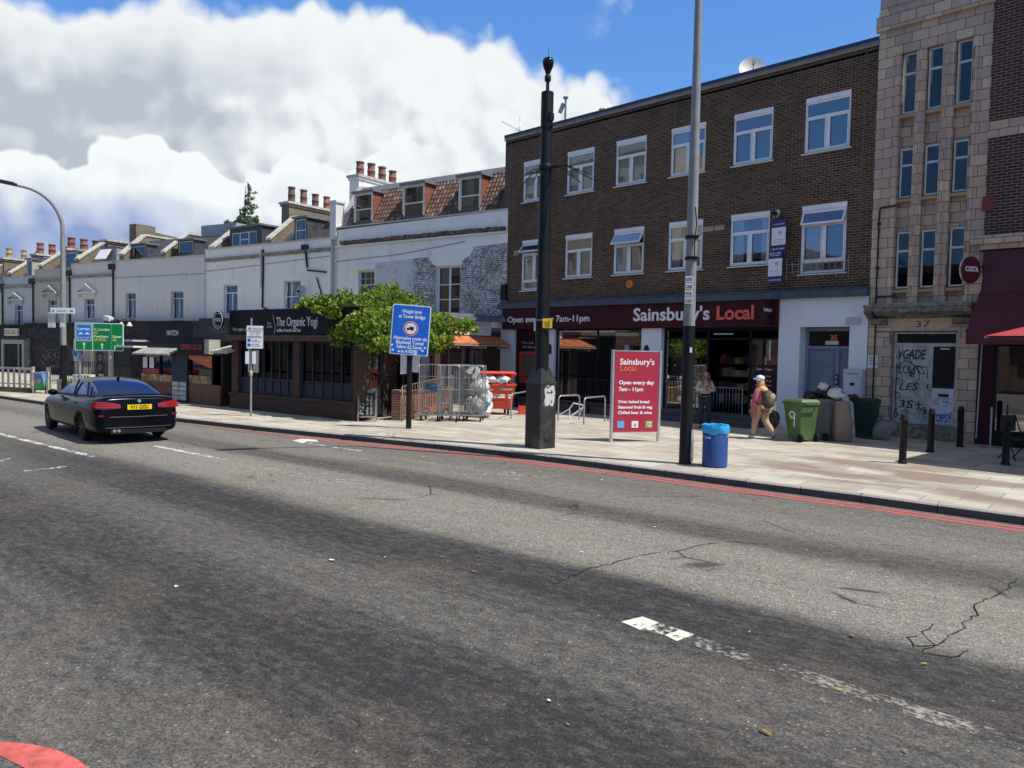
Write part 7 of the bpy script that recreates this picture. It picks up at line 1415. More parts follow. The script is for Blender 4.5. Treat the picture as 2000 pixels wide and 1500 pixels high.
BW = MT('blue stretch wrap'); BW.set((.06, .16, .38), .3); BW.bump(BW.noise(14, 5), .8, .02); mb = MB(); mb.blob((0, 0, 0), .38, .1, .1, .35, 12, seed=2); tag(mb.build('plastic_wrap', BW.m, loc=(-17.85, 14.5, .98)), 'crumpled blue plastic wrap caught in the leftmost roll cages', 'plastic wrap')
CLR = MT('grey clear plastic'); CLR.set(CLR.mix(CLR.noise(6, 5), (.22, .23, .22), (.62, .64, .6)), .25); CLR.bump(CLR.noise(13, 6, .7), 1.0, .06)
mb = MB(); mb.blob((0, 0, .3), .3, .27, .32, .3, 16, seed=9); mb.blob((.02, 0, .8), .27, .24, .3, .3, 16, seed=10); mb.blob((.0, 0, 1.15), .2, .2, .22, .4, 14, seed=12); tag(mb.build('plastic_sheeting', CLR.m, loc=(-17.1, 15.4, .22)), 'crumpled clear plastic sheeting filling the rightmost roll cage', 'plastic sheeting')
for i, (dx_, dz_, s, lab) in enumerate(((0, 0, .27, 'white refuse sack at the bottom of the pile beside the rightmost roll cage'), (.02, .42, .24, 'white refuse sack in the middle of the pile beside the rightmost roll cage'), (-.1, .78, .22, 'white refuse sack topmost in the pile beside the rightmost roll cage'))):
    bag((-17.85+dx_, 16.55+.1*dx_, dz_), s, WBAG, lab, 30+i, 'white sacks by the roll cages', 1.0)
mb = MB(); mb.blob((0, 0, 0), .12, .1, .12, .25, 10, seed=3); tag(mb.build('plastic_bag', paint('pale turquoise plastic', (.25, .55, .6), .4), loc=(-17.6, 16.45, .5)), 'small pale turquoise bag on the white sacks', 'plastic bag')
# red waste container
RD = paint('red container', (.68, .07, .03), .45, var=.12, sc=4); t = thing('waste_container', 'large four-wheeled red waste container with its lid propped by white bags', 'waste container', (-18.6, 17.7, 0), RAD(57))
mb = MB(); b = [(-.52, -.33), (.52, -.33), (.52, .38), (-.52, .38)]; tp = [(-.6, -.48), (.6, -.48), (.6, .48), (-.6, .48)]; mb.mesh([(x, y, .2) for x, y in b]+[(x, y, 1.02) for x, y in tp], [(0, 3, 2, 1), (0, 1, 5, 4), (1, 2, 6, 5), (2, 3, 7, 6), (3, 0, 4, 7)])
mb.box(-.64, .64, -.52, -.46, .98, 1.04); mb.box(-.64, .64, .46, .52, .98, 1.04); mb.box(-.64, -.58, -.46, .46, .98, 1.04); mb.box(.58, .64, -.46, .46, .98, 1.04)
for z in (.42, .62): y = -.33-.15*(z-.2)/.82; mb.box(-.5, .5, y-.03, y+.02, z, z+.03)
mb.build('body', RD, t)
mb = MB(); M = Matrix.Translation((0, .5, 1.04)) @ Matrix.Rotation(RAD(-19), 4, 'X'); A = [(-.64, -1.05, 0), (.64, -1.05, 0), (.64, 0, 0), (-.64, 0, 0), (-.56, -.95, .1), (.56, -.95, .1), (.56, -.05, .13), (-.56, -.05, .13)]; mb.mesh([M @ Vector(p) for p in A], [(0, 3, 2, 1), (4, 5, 6, 7), (0, 1, 5, 4), (1, 2, 6, 5), (2, 3, 7, 6), (3, 0, 4, 7)]); mb.build('lid', RD, t)
mb = MB(); yy = -.44; mb.obox((-.3, yy-.015, .85), (1, 0, 0), (0, 1, -.18), (0, .18, 1), .16, .003, .045); mb.obox((.32, yy-.015, .87), (1, 0, 0), (0, 1, -.18), (0, .18, 1), .2, .003, .045); mb.obox((.08, -.42, .68), (1, 0, 0), (0, 1, -.18), (0, .18, 1), .19, .003, .11); mb.obox((.42, -.42, .68), (1, 0, 0), (0, 1, -.18), (0, .18, 1), .04, .003, .13); mb.build('labels', paint('pale labels', (.62, .66, .62), .6, var=.25, sc=12), t)
j = [text('Biffa', .09, mat=SWH, loc=(-.44, -.475, .82), ex=.001), text('www.biffa.co.uk', .06, mat=GT, loc=(-.08, -.445, .68), ex=.001, fitw=.3)]; j[0].hide_render = False
bpy.data.objects.remove(j[0]); bpy.data.objects.remove(j[1])
for x in (-.42, .42):
    for y in (-.25, .3): mb = MB(); mb.box(x-.03, x+.03, y-.03, y+.03, .12, .2); mb.cyl((x-.025, y, .08), (x+.025, y, .08), .08, n=14); mb.build('castor', [GALV][0] if False else RUBBER, t)
for i, (x, y) in enumerate(((-.25, -.35), (.2, -.35))):
    q = Vector((math.cos(RAD(57))*x-math.sin(RAD(57))*y, math.sin(RAD(57))*x+math.cos(RAD(57))*y, 0)); bag(Vector((-18.6, 17.7, 1.04))+q, .26, WBAG, ('left' if i == 0 else 'right')+' white sack bulging under the lid of the red waste container', 50+i, 'sacks in the red container', .5)
t = thing('crate', 'low red crate and dark basket behind the first cycle hoop', 'crate', (-18.0, 18.6, 0), RAD(50)); mb = MB()
mb.box(-.25, .35, -.18, -.16, 0, .28); mb.box(-.25, .35, .16, .18, 0, .28); mb.box(-.25, -.23, -.16, .16, 0, .28); mb.box(.33, .35, -.16, .16, 0, .28); mb.box(-.23, .33, -.16, .16, .02, .04); mb.build('box', RD, t)
# chalkboard sandwich sign
def aboard(loc, rz, lab, face, h=.95, w=.5, fr=None):
    t = thing('sandwich_board', lab, 'sandwich board', loc, rz); a = .22
    for s in (-1, 1):
        mb = MB(); lean = s*a; nrm = Vector((0, s, 0)); up = Vector((0, -s*.22, 1)).normalized()
        o = Vector((0, s*.23, 0)); frame_pts = [(-w/2, w/2)]
        for x in (-w/2, w/2): mb.obox(o+up*h/2+Vector((x, 0, 0)), (1, 0, 0), up, up.cross(Vector((1, 0, 0))), .022, h/2, .014)
        mb.obox(o+up*(h-.02), (1, 0, 0), up, up.cross(Vector((1, 0, 0))), w/2, .022, .013); mb.obox(o+up*.14, (1, 0, 0), up, up.cross(Vector((1, 0, 0))), w/2, .018, .013); fm = mb.build('frame', fr or paint('old wood frame', (.26, .2, .15), .7, var=.3), t)
        mb = MB(); mb.obox(o+up*(h/2+.06), (1, 0, 0), up, up.cross(Vector((1, 0, 0))), w/2-.02, h/2-.09, .006); pn = mb.build('board', face if s < 0 else paint('pale board back', (.42, .4, .36), .8), t)
    return t, up
CHK = paint('chalkboard', (.03, .035, .033), .8, var=.3)
t, up = aboard((-18.75, 12.75, 0), RAD(52), 'grey chalkboard sandwich board with chalk writing at the end of the brick wall', CHK)
ups = Vector((0, .22, 1)).normalized(); nf = Vector((0, -1, .22)).normalized(); cl = []
for k, (s_, x, sz, rot_) in enumerate((('PIZZAS', -.1, .16, 1), ('coffee & cake', .03, .1, 1), ('open till late', .14, .09, 1), ('MENU', -.02, .1, 0))):
    M = Matrix.Translation(Vector((0, -.23, 0))+ups*(.2 if rot_ else .84)+nf*.012+Vector((x, 0, 0)))
    o_ = text(s_, sz, mat=paint('chalk', (.6, .6, .58), .9, bump=0), ex=.001, rot=(0, 0, PI/2 if rot_ else 0), fitw=(.62 if k == 0 else .55 if rot_ else .2)); R_ = Matrix(((1, 0, 0, 0), (0, ups.y, nf.y, 0), (0, ups.z, nf.z, 0), (0, 0, 0, 1))); o_.data.transform(M @ R_); cl.append(o_)
join_into('chalk_writing', cl, t)
BRF = MT('ice cream poster'); sp_ = BRF.n('ShaderNodeSeparateXYZ'); BRF.l(BRF.obj(), sp_.inputs[0]); BRF.set(BRF.mix(BRF.step(BRF.math('ADD', sp_.outputs[2], BRF.math('MULTIPLY', BRF.noise(9, 3), .35)), .5, .68), (.12, .42, .06), (.12, .35, .7)), .5)
t, up = aboard((-36.45, 8.6, 0), RAD(62), 'small sandwich board with a blue and green poster at the far left', BRF.m, h=.95, w=.5, fr=PB); mb = MB(); mb.blob((0, -.2, .5), .08, .02, .1, .3, 10); mb.build('poster_figure', paint('poster pink', (.6, .4, .35), .6), t)
# weathered ramp railing, planter post and fence at the far left
t = thing('timber_railing', 'peeling white timber railing on a dark plinth at the far left', 'railing', (-37.9, 7.6, 0), RAD(26)); WP = paint('peeling white paint', (.48, .45, .4), .8, var=.4, sc=8)
mb = MB(); mb.box(-2.4, 1.65, -.1, .1, 0, .2); mb.build('plinth', paint('dirty plinth', (.1, .085, .06), .9, var=.4), t); mb = MB(); mb.box(-2.4, 1.6, -.05, .05, .95, 1.03); mb.box(-2.4, 1.6, -.04, .04, .32, .38); mb.box(1.72, 2.5, -.04, .04, .8, .86); mb.build('rails', WP, t)
for k in range(13): mb = MB(); x = -2.3+k*.32; mb.box(x-.03, x+.03, -.03, .03, .2, .95); mb.build('baluster', WP, t)
for x in (-2.4, 1.65, 2.52): mb = MB(); mb.box(x-.06, x+.06, -.06, .06, 0, 1.08); mb.build('post', WP, t)
t = thing('railings', 'dark vertical-bar railings in front of the graffiti shopfront at the left', 'railing', (-45.6, 11.0, 0), RAD(14)); mb = MB(); mb.box(0, 8.5, -.02, .02, 1.15, 1.18); mb.box(0, 8.5, -.02, .02, .12, .15); mb.build('rails', PB, t)
for k in range(52): mb = MB(); mb.cyl((k*.165, 0, 0), (k*.165, 0, 1.17), .014 if k % 8 else .03, n=5); mb.build('bar', PB, t)
t = thing('planter', 'white lattice planter box partly hidden by the roof of the black car', 'planter', gp(142, 766), RAD(45)); mb = MB(); mb.box(0, .75, 0, .4, 0, .75); mb.build('box', OFFW, t); mb = MB()
for k in range(5):
    for i in range(5): mb.box(.05+k*.14, .13+k*.14, -.006, -.001, .06+i*.14, .15+i*.14)
mb.build('painted_openings', paint('shadow grey', (.16, .15, .14), .9), t)  # flat squares on the box, shadow of the lattice put into their colour
t = thing('wooden_post', 'short grey timber post beside the left street lamp', 'post', gp(119, 770), RAD(30)); mb = MB(); mb.box(-.1, .1, -.1, .1, 0, .62); mb.build('post', paint('grey timber', (.35, .32, .27), .85, var=.3), t)
t = thing('shrub', 'small yellow-green bush beside the short timber post', 'shrub', (-37.6, 10.2, 0)); mb = MB(); leaves(mb, [(0, 0, .3, 1, .3, .3, .3)], 260, .05, .09, 4); mb.build('foliage', VL, t); mb = MB(); mb.cyl((0, 0, 0), (0, 0, .3), .03, .01); mb.build('stem', LF[2], t)
# leaves of a tree cutting into the frame at the far left
if 0: t = thing('street_tree', 'leafy branch of a street tree entering at the left edge', 'tree', (-48.2, 10.0, 0))
# ------------------------------------------------------------------ black saloon car
def car(loc, rz, lab, paintm, plate_txt=None):
    t = thing('parked_car' if False else 'car', lab, 'car', loc, rz)      # nose towards +x, left side +y, rear axle at x = 0
    # stations along the car: x, half width, bottom z, shoulder z, deck z, tuck of the deck
    S = [(-1.10, .70, .36, .70, .86, .84), (-1.07, .80, .27, .74, 1.00, .86), (-1.0, .87, .22, .78, 1.055, .88), (-.75, .915, .2, .82, 1.06, .86), (-.3, .93, .2, .86, 1.04, .84), (.3, .93, .2, .88, 1.02, .84), (1.0, .93, .2, .86, 1.0, .85), (1.8, .93, .2, .84, .98, .86), (2.3, .925, .2, .82, .97, .87), (2.9, .91, .2, .8, .93, .86), (3.3, .88, .2, .76, .87, .84), (3.6, .8, .22, .7, .79, .8), (3.75, .62, .28, .62, .7, .8)]
    ring = []
    for x, w_, zb, zs, zd, k in S:
        P = [(0, zb), (w_*.8, zb), (w_*.97, zb+.06), (w_*1.0, zb+.2), (w_*1.0, zs-.12), (w_*.985, zs), (w_*.93, zs+(zd-zs)*.6), (w_*k, zd-.015), (w_*k*.7, zd+.004), (0, zd+.012)]
        ring.append([Vector((x, y, z)) for y, z in P]+[Vector((x, -y, z)) for y, z in P[-2:0:-1]])
    mb = MB(); n = len(ring[0]); vs = [p for r in ring for p in r]
    mb.mesh(vs, [(i*n+k, i*n+(k+1) % n, (i+1)*n+(k+1) % n, (i+1)*n+k) for i in range(len(ring)-1) for k in range(n)]+[tuple(range(n))[::-1], tuple(range((len(ring)-1)*n, len(ring)*n))], 0, True)
    body = mb.build('body', paintm, t); sb = body.modifiers.new('s', 'SUBSURF'); sb.levels = 2; sb.render_levels = 2
    cuts = []
    for x in (0, 2.97):
        for s in (-1, 1):
            mb = MB(); mb.cyl((x, s*.6, .33), (x, s*1.2, .33), .375, n=30); c = mb.build('cut', paintm); c.matrix_world = Matrix.Identity(4); cuts.append(c)
            bo = body.modifiers.new('b', 'BOOLEAN'); bo.operation = 'DIFFERENCE'; bo.object = c; bo.solver = 'EXACT'; c.parent = t
    bpy.context.view_layer.update(); dg = bpy.context.evaluated_depsgraph_get(); me = bpy.data.meshes.new_from_object(body.evaluated_get(dg)); body.modifiers.clear(); body.data = me
    for c in cuts: bpy.data.objects.remove(c)
    # cabin
    C_ = [(-.62, .72, 1.03, .70, 1.04), (-.22, .76, 1.0, .65, 1.205), (.25, .78, 1.0, .615, 1.345), (.75, .79, .98, .60, 1.385), (1.3, .79, .97, .60, 1.39), (1.75, .785, .96, .615, 1.335), (2.15, .78, .95, .66, 1.2), (2.6, .76, .93, .72, .95)]
    ring = []
    for x, wb, zb, wt, zt in C_:
        P = [(wb, zb-.06), (wb, zb), (wb*.55+wt*.45, zb+(zt-zb)*.5), (wt+.02, zt-.05), (wt*.86, zt+.005), (wt*.4, zt+.035), (0, zt+.04)]
        ring.append([Vector((x, y, z)) for y, z in P]+[Vector((x, -y, z)) for y, z in P[-2::-1]])
    n = len(ring[0]); vs = [p for r in ring for p in r]; mb = MB()
    for i in range(len(ring)-1):
        for k in range(n-1):
            m = 0
            side = k in (1, 2, n-3, n-4)
            if side and 1 <= i <= 5: m = 1
            if 3 <= k <= n-5 and i in (0, 1): m = 1
            if 3 <= k <= n-5 and i in (5, 6): m = 1
            mb.mesh([vs[i*n+k], vs[i*n+k+1], vs[(i+1)*n+k+1], vs[(i+1)*n+k]], [(0, 1, 2, 3)], m, True)
    gl = MT('sky-tinted car glass'); gl.set((.004, .006, .012), .02, spec=1.0); gl.p.inputs['IOR'].default_value = 2.2; gl.p.inputs['Specular Tint'].default_value = (.3, .5, 1, 1)  # blue of the reflected sky put into the specular tint
    cab = mb.build('cabin', [paintm, gl.m], t); sb = cab.modifiers.new('s', 'SUBSURF'); sb.levels = 2; sb.render_levels = 2; sb.boundary_smooth = 'PRESERVE_CORNERS'
    mb = MB()
    for s in (-1, 1):                          # pillars and window line
        mb.tube([(-.55, s*.76, 1.06), (.4, s*.805, 1.03), (1.4, s*.81, 1.01), (2.4, s*.79, .98)], .012, 5); mb.tube([(.95, s*.8, 1.0), (.98, s*.72, 1.22), (1.0, s*.655, 1.36)], .022, 5)
        mb.tube([(-.1, s*.785, 1.03), (.05, s*.73, 1.2), (.2, s*.67, 1.33)], .022, 5)
    mb.build('window_trim', BLACK, t)
    for x in (0, 2.97):
        for s in (-1, 1):
            w_ = MB(); w_.tube([(x+.27*math.cos(a), s*.8, .33+.27*math.sin(a)) for a in [2*PI*k/28 for k in range(28)]], .062, 8, closed=True); w_.cyl((x, s*.7, .33), (x, s*.87, .33), .3, n=28); wh = w_.build('wheel', RUBBER, t)
            w_ = MB(); w_.cyl((x, s*.872, .33), (x, s*.88, .33), .06, n=12)
            for k in range(10): a = 2*PI*k/10; w_.obox((x+.13*math.cos(a), s*.875, .33+.13*math.sin(a)), (math.cos(a), 0, math.sin(a)), (0, 1, 0), (-math.sin(a), 0, math.cos(a)), .12, .008, .012)
            w_.tube([(x+.235*math.cos(a), s*.872, .33+.235*math.sin(a)) for a in [2*PI*k/28 for k in range(28)]], .014, 5, closed=True); w_.build('rim', paint('black alloy', (.03, .03, .033), .35, .6), wh)
    RL_ = MT('tail lamp'); RL_.set((.24, .006, .008), .12, coat=.6)
    for s in (-1, 1):                          # wrap-round tail lamps
        mb = MB(); P = [(-1.112, .42, .80), (-1.112, .42, .89), (-1.095, .66, .955), (-1.02, .86, .965), (-.86, .925, .93), (-.88, .935, .86), (-1.03, .885, .80), (-1.1, .70, .78)]
        top = [(-1.106, .40, .885), (-1.098, .55, .925), (-1.07, .72, .95), (-1.0, .862, .955), (-.84, .93, .915)]; bot = [(-1.12, .40, .80), (-1.115, .55, .79), (-1.09, .74, .785), (-1.02, .885, .795), (-.86, .945, .845)]
        vs = [(x, s*y, z) for x, y, z in top]+[(x, s*y, z) for x, y, z in bot]; vs += [(x+.06, y*.985, z) for x, y, z in vs]
        mb.mesh(vs, [(k, k+1, 5+k+1, 5+k) for k in range(4)]+[(10+k, 10+k+1, k+1, k) for k in range(4)]+[(5+k, 5+k+1, 15+k+1, 15+k) for k in range(4)]+[(0, 5, 15, 10), (4, 14, 19, 9)], 0, False); tl = mb.build('tail_light', RL_.m, t)
        mb = MB()
        for q in range(3): f_ = .25+.25*q; mb.tube([(a[0]*(1-f_)+b[0]*f_-.006, s*(a[1]*(1-f_)+b[1]*f_), a[2]*(1-f_)+b[2]*f_) for a, b in zip(top, bot)], .005, 4)
        mb.build('lamp_strips', paint('bright red strip', (.8, .05, .03), .3, bump=0), tl)
        mb = MB(); mb.obox((-1.075, s*.74, .64), (-.25, s*1, 0), (1, s*.25, 0), (0, 0, 1), .1, .012, .016); mb.build('reflector', RL_.m, t)
        mb = MB(); mb.cyl((-1.12, s*.0+.52, .3), (-1.0, s*.0+.52, .3), .035, n=12) if s > 0 else mb.cyl((-1.12, .43, .3), (-1.0, .43, .3), .035, n=12); mb.build('exhaust', GALV, t)
        mb = MB(); mb.blob((1.95, s*1.0, 1.02), .09, .11, .075, .05, 12); mb.box(1.9, 2.0, min(s*.8, s*.92), max(s*.8, s*.92), .97, 1.0); mb.build('wing_mirror', paintm, t)
        mb = MB(); mb.obox((-1.085, s*.45, .985), (0, 1, 0), (1, 0, 0), (0, 0, 1), .4, .02, .004)
    mb = MB(); mb.tube([(-1.02, -.74, 1.075), (-1.075, -.45, 1.09), (-1.09, 0, 1.095), (-1.075, .45, 1.09), (-1.02, .74, 1.075)], .016, 6); mb.build('boot_spoiler', paintm, t)
    mb = MB(); mb.box(-1.135, -1.118, -.26, .26, .765, .875); pl = mb.build('number_plate', paint('plate yellow', (.8, .58, .01), .4, var=.03, bump=0), t)
    if plate_txt: text(plate_txt, .105, 'lettering', pl, (-1.138, .19, .785), BLET, ex=.001, rot=(PI/2, 0, -PI/2), fitw=.38, bold=.004)
    mb = MB(); mb.cyl((-1.115, 0, .955), (-1.1, 0, .955), .038, n=18); mb.build('badge', paint('chrome badge', (.6, .65, .7), .15, .8), t)
    mb = MB(); mb.tube([(-1.12, -.62, .61), (-1.135, 0, .605), (-1.12, .62, .61)], .006, 5); mb.tube([(-1.11, -.7, .37), (-1.125, 0, .365), (-1.11, .7, .37)], .006, 5); mb.build('bumper_seams', paint('dark chrome', (.05, .05, .055), .4, .5), t)
    mb = MB(); mb.box(-1.108, -1.0, -.6, .6, .23, .33); mb.build('diffuser', RUBBER, t)
    mb = MB()
    for s in (-1, 1):
        for xs in (.02, 1.0): mb.obox((xs+.35, s*.938, .86), (1, 0, 0), (0, 1, 0), (0, 0, 1), .1, .012, .014)
    mb.build('door_handle', paintm, t)
    mb = MB(); mb.blob((.35, 0, 1.42), .09, .03, .05, 0, 8); mb.build('roof_aerial', BLACK, t)
    for s in (-1, 1): mb = MB(); mb.obox((3.62, s*.62, .66), (-.5, s, 0), (1, s*.5, 0), (0, 0, 1), .2, .04, .06); mb.build('headlight', LGREY, t)
    return t
CPB = MT('black car paint'); CPB.set((.002, .003, .007), .2, spec=.1, coat=.22)
car((-19.27, 6.25, ROADZ), PI/2+RAD(89.3), 'black saloon car driving away at the left, yellow rear number plate', CPB.m, 'V11 CCU')
CPR = MT('dark red car paint'); CPR.set((.12, .008, .012), .3, coat=.8); c2 = gp(-6, 788, ROADZ)
car((-39.1, 4.0, ROADZ), PI/2+RAD(95), 'dark red car cut off by the left edge of the picture', CPR.m)

# ------------------------------------------------------------------ people
def skin(name, verts, edges, radii, mat, par, sub=2):
    me = bpy.data.meshes.new(name); me.from_pydata([Vector(v) for v in verts], edges, []); o = bpy.data.objects.new(name, me); COL.objects.link(o)
    md = o.modifiers.new('k', 'SKIN'); md.use_smooth_shade = True; md.branch_smoothing = .6
    for i, r in enumerate(radii): me.skin_vertices[0].data[i].radius = r if isinstance(r, tuple) else (r, r)
    me.skin_vertices[0].data[0].use_root = True
    s_ = o.modifiers.new('s', 'SUBSURF'); s_.levels = sub; s_.render_levels = sub
    bpy.context.view_layer.update(); m2 = bpy.data.meshes.new_from_object(o.evaluated_get(bpy.context.evaluated_depsgraph_get())); bpy.data.objects.remove(o)
    m2.materials.clear(); m2.materials.append(getattr(mat, 'm', mat))
    for p in m2.polygons: p.use_smooth = True
    o = bpy.data.objects.new(name, m2); COL.objects.link(o); o.parent = par; return o
SKN = paint('skin', (.42, .24, .17), .55, var=.06, bump=0)
def chain(pts): return [(i, i+1) for i in range(len(pts)-1)]
def hand(V, E_, R_, root, palm, fwd, side, curl):
    # palm vertex then five fingers, each its own short bent chain
    i0 = len(V); V.append(palm); E_.append((root, i0)); R_.append((.032, .018))
    for k in range(4):
        b = len(V); o = palm+fwd*.045+side*(.026-.0175*k); l_ = (.032, .036, .034, .027)[k]
        V += [o, o+fwd*l_+curl*.012, o+fwd*l_*1.4+curl*.045]; E_ += [(i0, b), (b, b+1), (b+1, b+2)]; R_ += [.0095, .0085, .007]
    b = len(V); V += [palm+side*.04+curl*.01, palm+side*.055+fwd*.035+curl*.02]; E_ += [(i0, b), (b, b+1)]; R_ += [.011, .009]
def person(lab, loc, rz, J, hairf, clothes, h=1.0):
    t = thing('person', lab, 'person', loc, rz); V = []; E_ = []; R_ = []
    def add(p, r, par=None):
        V.append(Vector(p)); R_.append(r)
        if par is not None: E_.append((par, len(V)-1))
        return len(V)-1
    pel = add(J['pelvis'], (.15, .11)); wa = add(J['waist'], (.125, .09), pel); ch = add(J['chest'], (.155, .105), wa); nb_ = add(J['neckb'], (.07, .06), ch); nk = add(J['neck'], (.05, .052), nb_)
    jw = add(J['jaw'], (.062, .075), nk); hd = add(J['head'], (.078, .095), jw); cr = add(J['crown'], (.055, .07), hd)
    for s in ('l', 'r'):
        sh = add(J['sh'+s], .062, ch); el_ = add(J['el'+s], .045, sh); wr = add(J['wr'+s], .028, el_); f_ = (Vector(J['wr'+s])-Vector(J['el'+s])).normalized(); sd_ = f_.cross(Vector((0, 0, 1))).normalized()
        if sd_.length < .1: sd_ = Vector((0, 1, 0))
        hand(V, E_, R_, wr, Vector(J['wr'+s])+f_*.05, f_, sd_*(1 if s == 'l' else -1), Vector(J.get('curl', (0, 0, -1))))
        hp = add(J['hp'+s], .1, pel); kn = add(J['kn'+s], .062, hp); an = add(J['an'+s], .042, kn); to = add(J['to'+s], (.045, .03), an)
    skin('body', V, E_, R_, SKN, t); H = Vector(J['head']); F = Vector(J['face']).normalized(); sd_ = F.cross(Vector((0, 0, 1))).normalized()
    mb = MB(); mb.blob(H+F*.098+Vector((0, 0, -.02)), .014, .014, .026, 0, 8); mb.build('nose', SKN, t)
    mb = MB(); 
    for s in (-1, 1): mb.blob(H+F*.086+sd_*s*.033+Vector((0, 0, .01)), .012, .012, .008, 0, 8)
    mb.build('eyes', paint('eye', (.05, .04, .035), .3, bump=0), t); mb = MB(); mb.obox(H+F*.088+Vector((0, 0, -.062)), sd_, F, (0, 0, 1), .022, .006, .006); mb.build('mouth', paint('lips', (.4, .12, .1), .5, bump=0), t)
    for s in (-1, 1): mb = MB(); mb.blob(H+sd_*s*.08+Vector((0, 0, -.01)), .012, .02, .03, 0, 8); mb.build('ear', SKN, t)
    for nm, keys, rad, mat in clothes:
        V2 = []; E2 = []; idx = {}
        for k, (p, r, pa) in enumerate(keys): V2.append(Vector(J[p]) if isinstance(p, str) else Vector(p)); idx[k] = k; E2 += [(pa, k)] if pa is not None else []
        skin(nm, V2, E2, [k[1] for k in keys], mat, t)
    hairf(t, H, F, sd_); return t
def torso(r=1.12, arms=True, al=1.0, low=None):
    K = [('pelvis', (.165*r, .12*r), None), ('waist', (.14*r, .105*r), 0), ('chest', (.165*r, .12*r), 1), ('neckb', (.08, .07), 2)]
    if low: K.append((low, (.17*r, .13*r), 0))
    if arms:
        for s in ('l', 'r'): n_ = len(K); K += [('sh'+s, .075*r, 2), ('el'+s, .058*r, n_), ('wr'+s, .042*r*al, n_+1)]
    return K
def legs(r=1.15, cut=None): 
    K = [('pelvis', (.155*r, .115*r), None)]
    for s in ('l', 'r'): n_ = len(K); K += [('hp'+s, .105*r, 0), ('kn'+s, .07*r, n_), ('an'+s, .056*r, n_+1)]
    return K
def shoes(t, J, mat, h=.05):
    for s in ('l', 'r'):
        a = Vector(J['an'+s]); b = Vector(J['to'+s]); d = (b-a); d.z = 0; d.normalize() if d.length > 0 else None; mb = MB(); c = (a+b)/2; mb.blob(Vector((c.x, c.y, min(a.z, b.z)))+Vector((0, 0, 0.0)), .05, .05, .04, 0, 8); V_ = [a-d*.03+Vector((0, 0, -.03)), (a+b)/2+Vector((0, 0, -.03)), b+d*.02]
        skin('shoe', V_, [(0, 1), (1, 2)], [(.045, .045), (.045, .035), (.04, .028)], mat[s], t, 2)
# young woman with long reddish hair, standing, hands together in front (faces -y)
J1 = dict(pelvis=(0, 0, .9), waist=(0, .0, 1.06), chest=(0, .0, 1.27), neckb=(0, .01, 1.39), neck=(0, -.01, 1.45), jaw=(0, -.035, 1.50), head=(0, -.03, 1.565), crown=(0, -.015, 1.63), face=(0, -1, -.35), shl=(.165, .01, 1.34), shr=(-.165, .01, 1.34), ell=(.24, -.04, 1.1), elr=(-.24, -.04, 1.1), wrl=(.09, -.22, 1.12), wrr=(-.07, -.24, 1.14), hpl=(.09, 0, .84), hpr=(-.09, 0, .84), knl=(.1, -.03, .48), knr=(-.1, .0, .48), anl=(.11, .01, .08), anr=(-.11, .03, .08), tol=(.13, -.13, .035), tor=(-.12, -.1, .035), curl=(0, 0, 1))
HR1 = paint('auburn hair', (.2, .055, .025), .6, var=.4, sc=18, bump=.3)
def hair1(t, H, F, sd_):
    V_ = [H+Vector((0, .02, .05)), H+Vector((0, .055, -.02)), H+Vector((0, .07, -.14)), H+Vector((0, .075, -.3))]; E2 = chain(V_); R2 = [(.088, .085), (.09, .06), (.085, .045), (.07, .03)]
    for s in (-1, 1):
        b = len(V_); V_ += [H+Vector((s*.07, -.01, .03)), H+Vector((s*.085, -.04, -.08)), H+Vector((s*.1, -.075, -.2)), H+Vector((s*.095, -.11, -.34))]; E2 += [(0, b), (b, b+1), (b+1, b+2), (b+2, b+3)]; R2 += [.035, .035, .032, .02]
    skin('hair', V_, E2, R2, HR1, t)
CRM = paint('cream knit', (.5, .4, .32), .85, var=.2, sc=10); BKC = paint('black cloth', (.012, .012, .016), .85); DEN = paint('dark denim', (.03, .035, .055), .85, var=.25)
p1 = person('woman with long auburn hair, cream top and dark jeans looking down at a phone', (-11.77, 19.6, 0), RAD(38), J1, hair1, [('top', torso(1.12, True, 1.0), None, CRM), ('jeans', legs(1.12), None, DEN), ('waistcoat', [('pelvis', (.19, .14), None), ('waist', (.165, .12), 0)], None, BKC), ('jacket_sleeve', [((.165, .02, 1.36), .085, None), ((.25, .0, 1.2), .075, 0), ((.25, -.0, 1.0), .07, 1)], None, BKC)])
shoes(p1, J1, dict(l=BKC, r=BKC)); mb = MB(); mb.obox((.01, -.3, 1.17), (1, 0, 0), (0, 1, .5), (0, -.5, 1), .035, .004, .07); ph = mb.build('phone', BLACK); ph['label'] = 'dark phone held in both hands by the auburn-haired woman'; ph['category'] = 'phone'; ph.matrix_world = Matrix.Translation(p1.location) @ Matrix.Rotation(RAD(38), 4, 'Z')
# woman in a pale cap walking away to the left with a backpack (walks along +x of her own frame)
J2 = dict(pelvis=(0, 0, .86), waist=(.01, 0, 1.0), chest=(.04, 0, 1.2), neckb=(.05, 0, 1.31), neck=(.065, 0, 1.37), jaw=(.085, 0, 1.42), head=(.085, 0, 1.485), crown=(.07, 0, 1.54), face=(1, 0, -.25), shl=(.03, .16, 1.26), shr=(.03, -.16, 1.26), ell=(.02, .23, 1.0), elr=(-.06, -.23, 1.02), wrl=(.12, .22, .82), wrr=(-.1, -.27, .8), hpl=(0, .085, .8), hpr=(0, -.085, .8), knl=(.12, .09, .47), knr=(-.04, -.09, .46), anl=(.16, .1, .09), anr=(-.34, -.09, .17), tol=(.29, .11, .035), tor=(-.29, -.09, .05), curl=(0, 0, -1))
HR2 = paint('blonde hair', (.5, .28, .12), .6, var=.3, sc=18, bump=.3); CAPW = paint('pale cap cloth', (.72, .74, .8), .8)
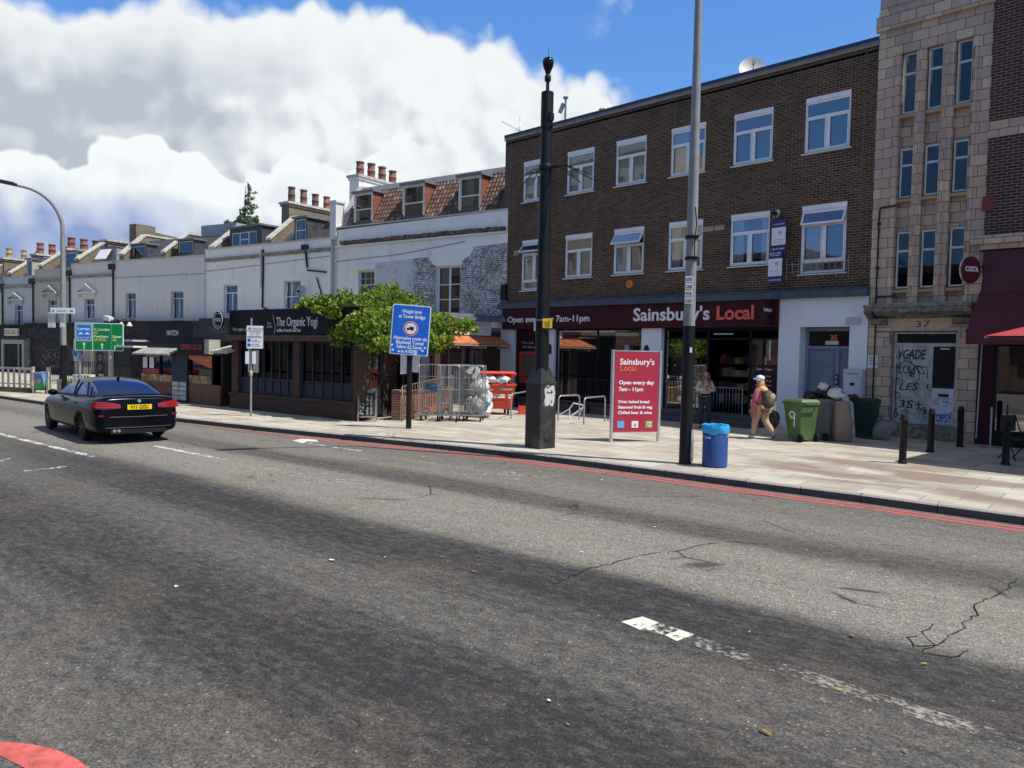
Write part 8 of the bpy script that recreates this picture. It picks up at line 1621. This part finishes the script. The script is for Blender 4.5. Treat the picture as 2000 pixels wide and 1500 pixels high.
def hair2(t, H, F, sd_):
    V_ = [H+Vector((-.02, 0, .0)), H+Vector((-.05, 0, -.08)), H+Vector((-.05, 0, -.2)), H+Vector((-.04, 0, -.34))]; skin('hair', V_, chain(V_), [(.1, .1), (.105, .08), (.13, .075), (.15, .07)], HR2, t)
    mb = MB(); mb.blob(H+Vector((-.005, 0, .06)), .115, .108, .085, .03, 18); mb.build('cap', CAPW, t); mb = MB(); mb.blob(H+Vector((.13, 0, .045)), .08, .075, .014, 0, 14); mb.build('peak', CAPW, t)
RC = paint('rose red jacket', (.37, .11, .12), .75, var=.25, sc=8); YC = paint('straw scarf', (.62, .36, .16), .85, var=.25, sc=10); KH = paint('khaki trousers', (.42, .28, .17), .85, var=.15)
p2 = person('woman in pale cap, rose jacket and khaki trousers walking to the left', (-9.35, 18.3, 0), RAD(165), J2, hair2, [('jacket', torso(1.18, True, 1.1, (0.0, 0, .74)), None, RC), ('trousers', legs(1.28), None, KH), ('scarf', [((.02, 0, 1.15), (.17, .22), None), ((.04, 0, 1.27), (.15, .2), 0), ((.06, 0, 1.37), (.09, .095), 1)], None, YC), ('side_flap', [((.08, .2, .95), (.07, .05), None), ((.06, .23, .72), (.085, .05), 0), ((.05, .22, .52), (.06, .04), 1)], None, RC)])
shoes(p2, J2, dict(l=paint('white trainer', (.7, .68, .66), .6), r=paint('dark trainer', (.08, .08, .09), .6)))
mb = MB(); M_ = Matrix.Translation(p2.location) @ Matrix.Rotation(RAD(165), 4, 'Z')
mb.blob((-.17, -.03, 1.02), .12, .17, .23, .08, 16); mb.blob((-.27, -.03, .95), .06, .12, .12, .1, 12); bpk = mb.build('backpack', paint('olive backpack', (.07, .07, .045), .8, var=.4, sc=9)); bpk.matrix_world = M_; tag(bpk, 'olive and tan backpack on the back of the woman in the pale cap', 'backpack')
mb = MB(); mb.blob((-.285, -.06, 1.08), .04, .1, .1, .1, 10); mb.build('pocket', paint('tan pocket', (.35, .26, .16), .8), bpk); mb = MB(); 
for s in (-.1, .1): mb.tube([(-.1, s, 1.2), (.02, s*1.1, 1.29), (.15, s, 1.2), (.16, s, 1.05), (.02, s*1.6, .9), (-.1, s, .88)], .018, 6)
mb.build('strap', paint('black strap', (.02, .02, .02), .8), bpk)
mb = MB(); mb.blob((0, 0, 0), .17, .1, .2, .25, 14, seed=4); mb.blob((0, 0, .2), .04, .04, .06, .1, 8); hb = mb.build('carrier_bag', BAG.m); hb.matrix_world = M_ @ Matrix.Translation((-.14, -.3, .5)); tag(hb, 'black carrier bag hanging from the hand of the woman in the pale cap', 'bag')
